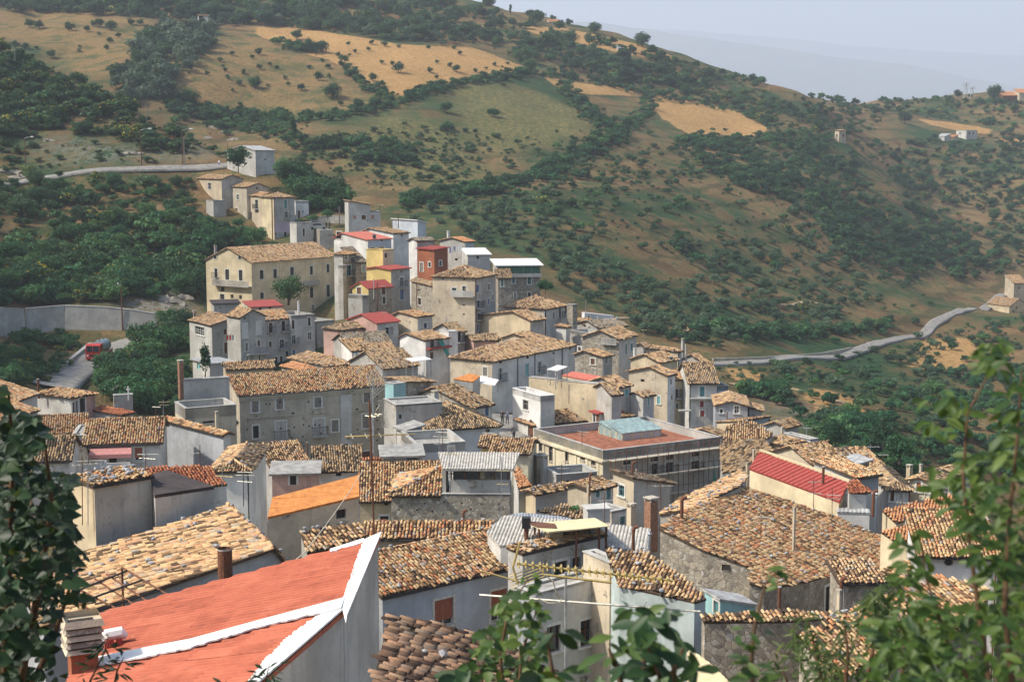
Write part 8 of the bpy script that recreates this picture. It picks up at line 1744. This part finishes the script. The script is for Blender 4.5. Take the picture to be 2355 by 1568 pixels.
# tall shrub at the right edge
plant('tall_shrub', 'tall out-of-focus leafy shrub at the right edge', 'shrub', (2290,1700), 3.6,
      [[(2280,1600,3.6),(2250,1400,3.6),(2230,1250,3.6),(2215,1100,3.6),(2225,950,3.6),(2290,830,3.6)], [(2330,1600,3.4),(2310,1400,3.4),(2320,1200,3.4),(2340,1000,3.4),(2350,850,3.4)], [(2250,1600,3.9),(2180,1480,3.9),(2130,1330,3.9),(2110,1200,3.9)]],
      [([(2255,790),(2300,768),(2330,810),(2300,860),(2260,850),(2235,830)], 42, (3.3, 3.8)), ([(2120,920),(2200,900),(2230,940),(2210,1000),(2130,1000)], 36, (3.3, 3.8)), ([(2320,880),(2400,840),(2400,1100),(2310,1080),(2290,980)], 110, (3.2, 3.9)), ([(2200,1040),(2330,1030),(2400,1120),(2400,1400),(2300,1420),(2230,1300),(2190,1180)], 430, (3.2, 4.2)), ([(2140,1060),(2200,1100),(2210,1180),(2140,1160)], 20, (3.4, 3.8)), ([(2060,1220),(2120,1200),(2140,1300),(2120,1420),(2060,1400)], 60, (3.6, 4.1)), ([(2000,1440),(2100,1380),(2230,1380),(2400,1380),(2400,1620),(2000,1620)], 760, (3.3, 4.6))], 'ellipse', 'near_green', .048, 2, .6, .005)
# willow-leaved bushes bottom right
plant('willow_bush', 'narrow-leaved green bush along the lower right edge', 'bush', (1950,1720), 6.2,
      [[(1900,1620,6.2),(1880,1520,6.2),(1860,1430,6.2)], [(1980,1620,6.2),(2010,1480,6.2),(2030,1370,6.2)], [(1830,1620,6.2),(1800,1540,6.2)], [(2070,1620,6.0),(2080,1480,6.0),(2120,1390,6.0)], [(1940,1620,6.1),(1950,1500,6.1),(1940,1420,6.1)]],
      [([(1750,1540),(1800,1480),(1850,1400),(1900,1420),(1930,1400),(1960,1440),(2000,1350),(2060,1330),(2110,1390),(2160,1440),(2160,1620),(1740,1620)], 1300, (5.6, 7.0))], 'lance', 'near_willow', .068, 3, .9, .008, clump=46)
plant('willow_bush', 'thin sprigs of narrow leaves on the red roof edge, bottom left', 'bush', (230,1740), 8.,
      [[(180,1640,8.),(210,1560,8.),(240,1500,8.),(250,1462,8.)], [(250,1640,8.),(270,1540,8.),(285,1510,8.)], [(600,1640,8.),(612,1560,8.),(620,1525,8.)], [(500,1640,8.),(520,1565,8.)]], 150, 'lance', 'near_dark', .085, 4, .5, .006, .07)
# vine-like shrub, centre
plant('sapling', 'heart-leaved sapling at the bottom centre', 'sapling', (1170,1700), 6.,
      [[(1160,1620,6.),(1150,1500,6.),(1170,1400,6.),(1215,1330,6.)], [(1190,1620,5.9),(1200,1500,5.9),(1235,1400,5.9)], [(1120,1620,6.1),(1100,1520,6.1)]],
      [([(1205,1330),(1225,1320),(1240,1370),(1255,1410),(1240,1450),(1250,1500),(1280,1568),(1270,1600),(1050,1600),(1075,1520),(1090,1470),(1120,1440),(1130,1380),(1160,1350),(1185,1380)], 330, (5.6, 6.6))], 'heart', 'near_green', .056, 5, .5, .007)
# broad glossy leaves, centre right
plant('broadleaf_shrub', 'broad glossy-leaved shrub at the bottom centre right', 'shrub', (1490,1700), 4.4,
      [[(1490,1620,4.4),(1480,1520,4.4),(1490,1440,4.4)], [(1440,1620,4.4),(1420,1540,4.4),(1400,1490,4.4)], [(1540,1620,4.4),(1550,1540,4.4),(1570,1490,4.4)], [(1500,1620,4.3),(1520,1560,4.3),(1480,1460,4.3)]],
      [([(1400,1470),(1430,1420),(1460,1400),(1500,1400),(1530,1420),(1560,1450),(1600,1480),(1615,1530),(1590,1600),(1400,1600),(1370,1560),(1375,1510)], 95, (4.1, 4.8)), ([(1440,1390),(1470,1385),(1480,1420),(1445,1430)], 5, (4.3, 4.5)), ([(1510,1390),(1540,1385),(1530,1420)], 4, (4.3, 4.5))], 'ellipse', 'near_glossy', .10, 6, .55, .010)
plant('broadleaf_shrub', 'few broad leaves reaching in beside the heart-leaved sapling', 'shrub', (1280,1720), 4.6,
      [[(1290,1640,4.6),(1270,1540,4.6),(1255,1450,4.6)]], [([(1230,1470),(1290,1430),(1310,1470),(1280,1500)], 5, (4.4, 4.7)), ([(1040,1530),(1090,1520),(1090,1580),(1050,1590)], 6, (4.4, 4.7)), ([(1240,1540),(1340,1540),(1340,1600),(1240,1600)], 16, (4.4, 4.8))], 'ellipse', 'near_glossy', .115, 7, .5, .008)
# loose sprigs over the dark stone wall
plant('sprig', 'loose sprig of round leaves before the dark stone wall', 'plant', (1740,1720), 3.8,
      [[(1735,1640,3.8),(1728,1520,3.8),(1735,1440,3.8),(1760,1340,3.8),(1790,1310,3.8)]], [([(1690,1400),(1760,1390),(1770,1520),(1700,1500)], 10, (3.7, 3.9)), ([(1760,1320),(1800,1290),(1830,1300),(1790,1370)], 8, (3.7, 3.9)), ([(1700,1500),(1800,1490),(1800,1568),(1690,1560)], 12, (3.7, 3.9))], 'ellipse', 'near_green', .055, 8, .4, .005)

# ------------------------------------------------------------------ the hazy air
mb = MB(); mb.box((-15500, -80, -168.), (31000, 0, 0), (0, 17800, 0), (0, 0, 168 + 1500.))
m = bpy.data.materials.new('haze'); m.use_nodes = True; t = m.node_tree; t.nodes.remove(t.nodes['Principled BSDF'])
pv = t.nodes.new('ShaderNodeVolumePrincipled'); pv.inputs['Color'].default_value = (.78, .85, 1., 1); pv.inputs['Density'].default_value = .000185; pv.inputs['Anisotropy'].default_value = .1
t.links.new(pv.outputs[0], t.nodes['Material Output'].inputs['Volume'])
hz_ = mb.build('haze', m, None, origin=(0, 0, 0)); tag(hz_, 'thin blue haze over the valley', kind='stuff')
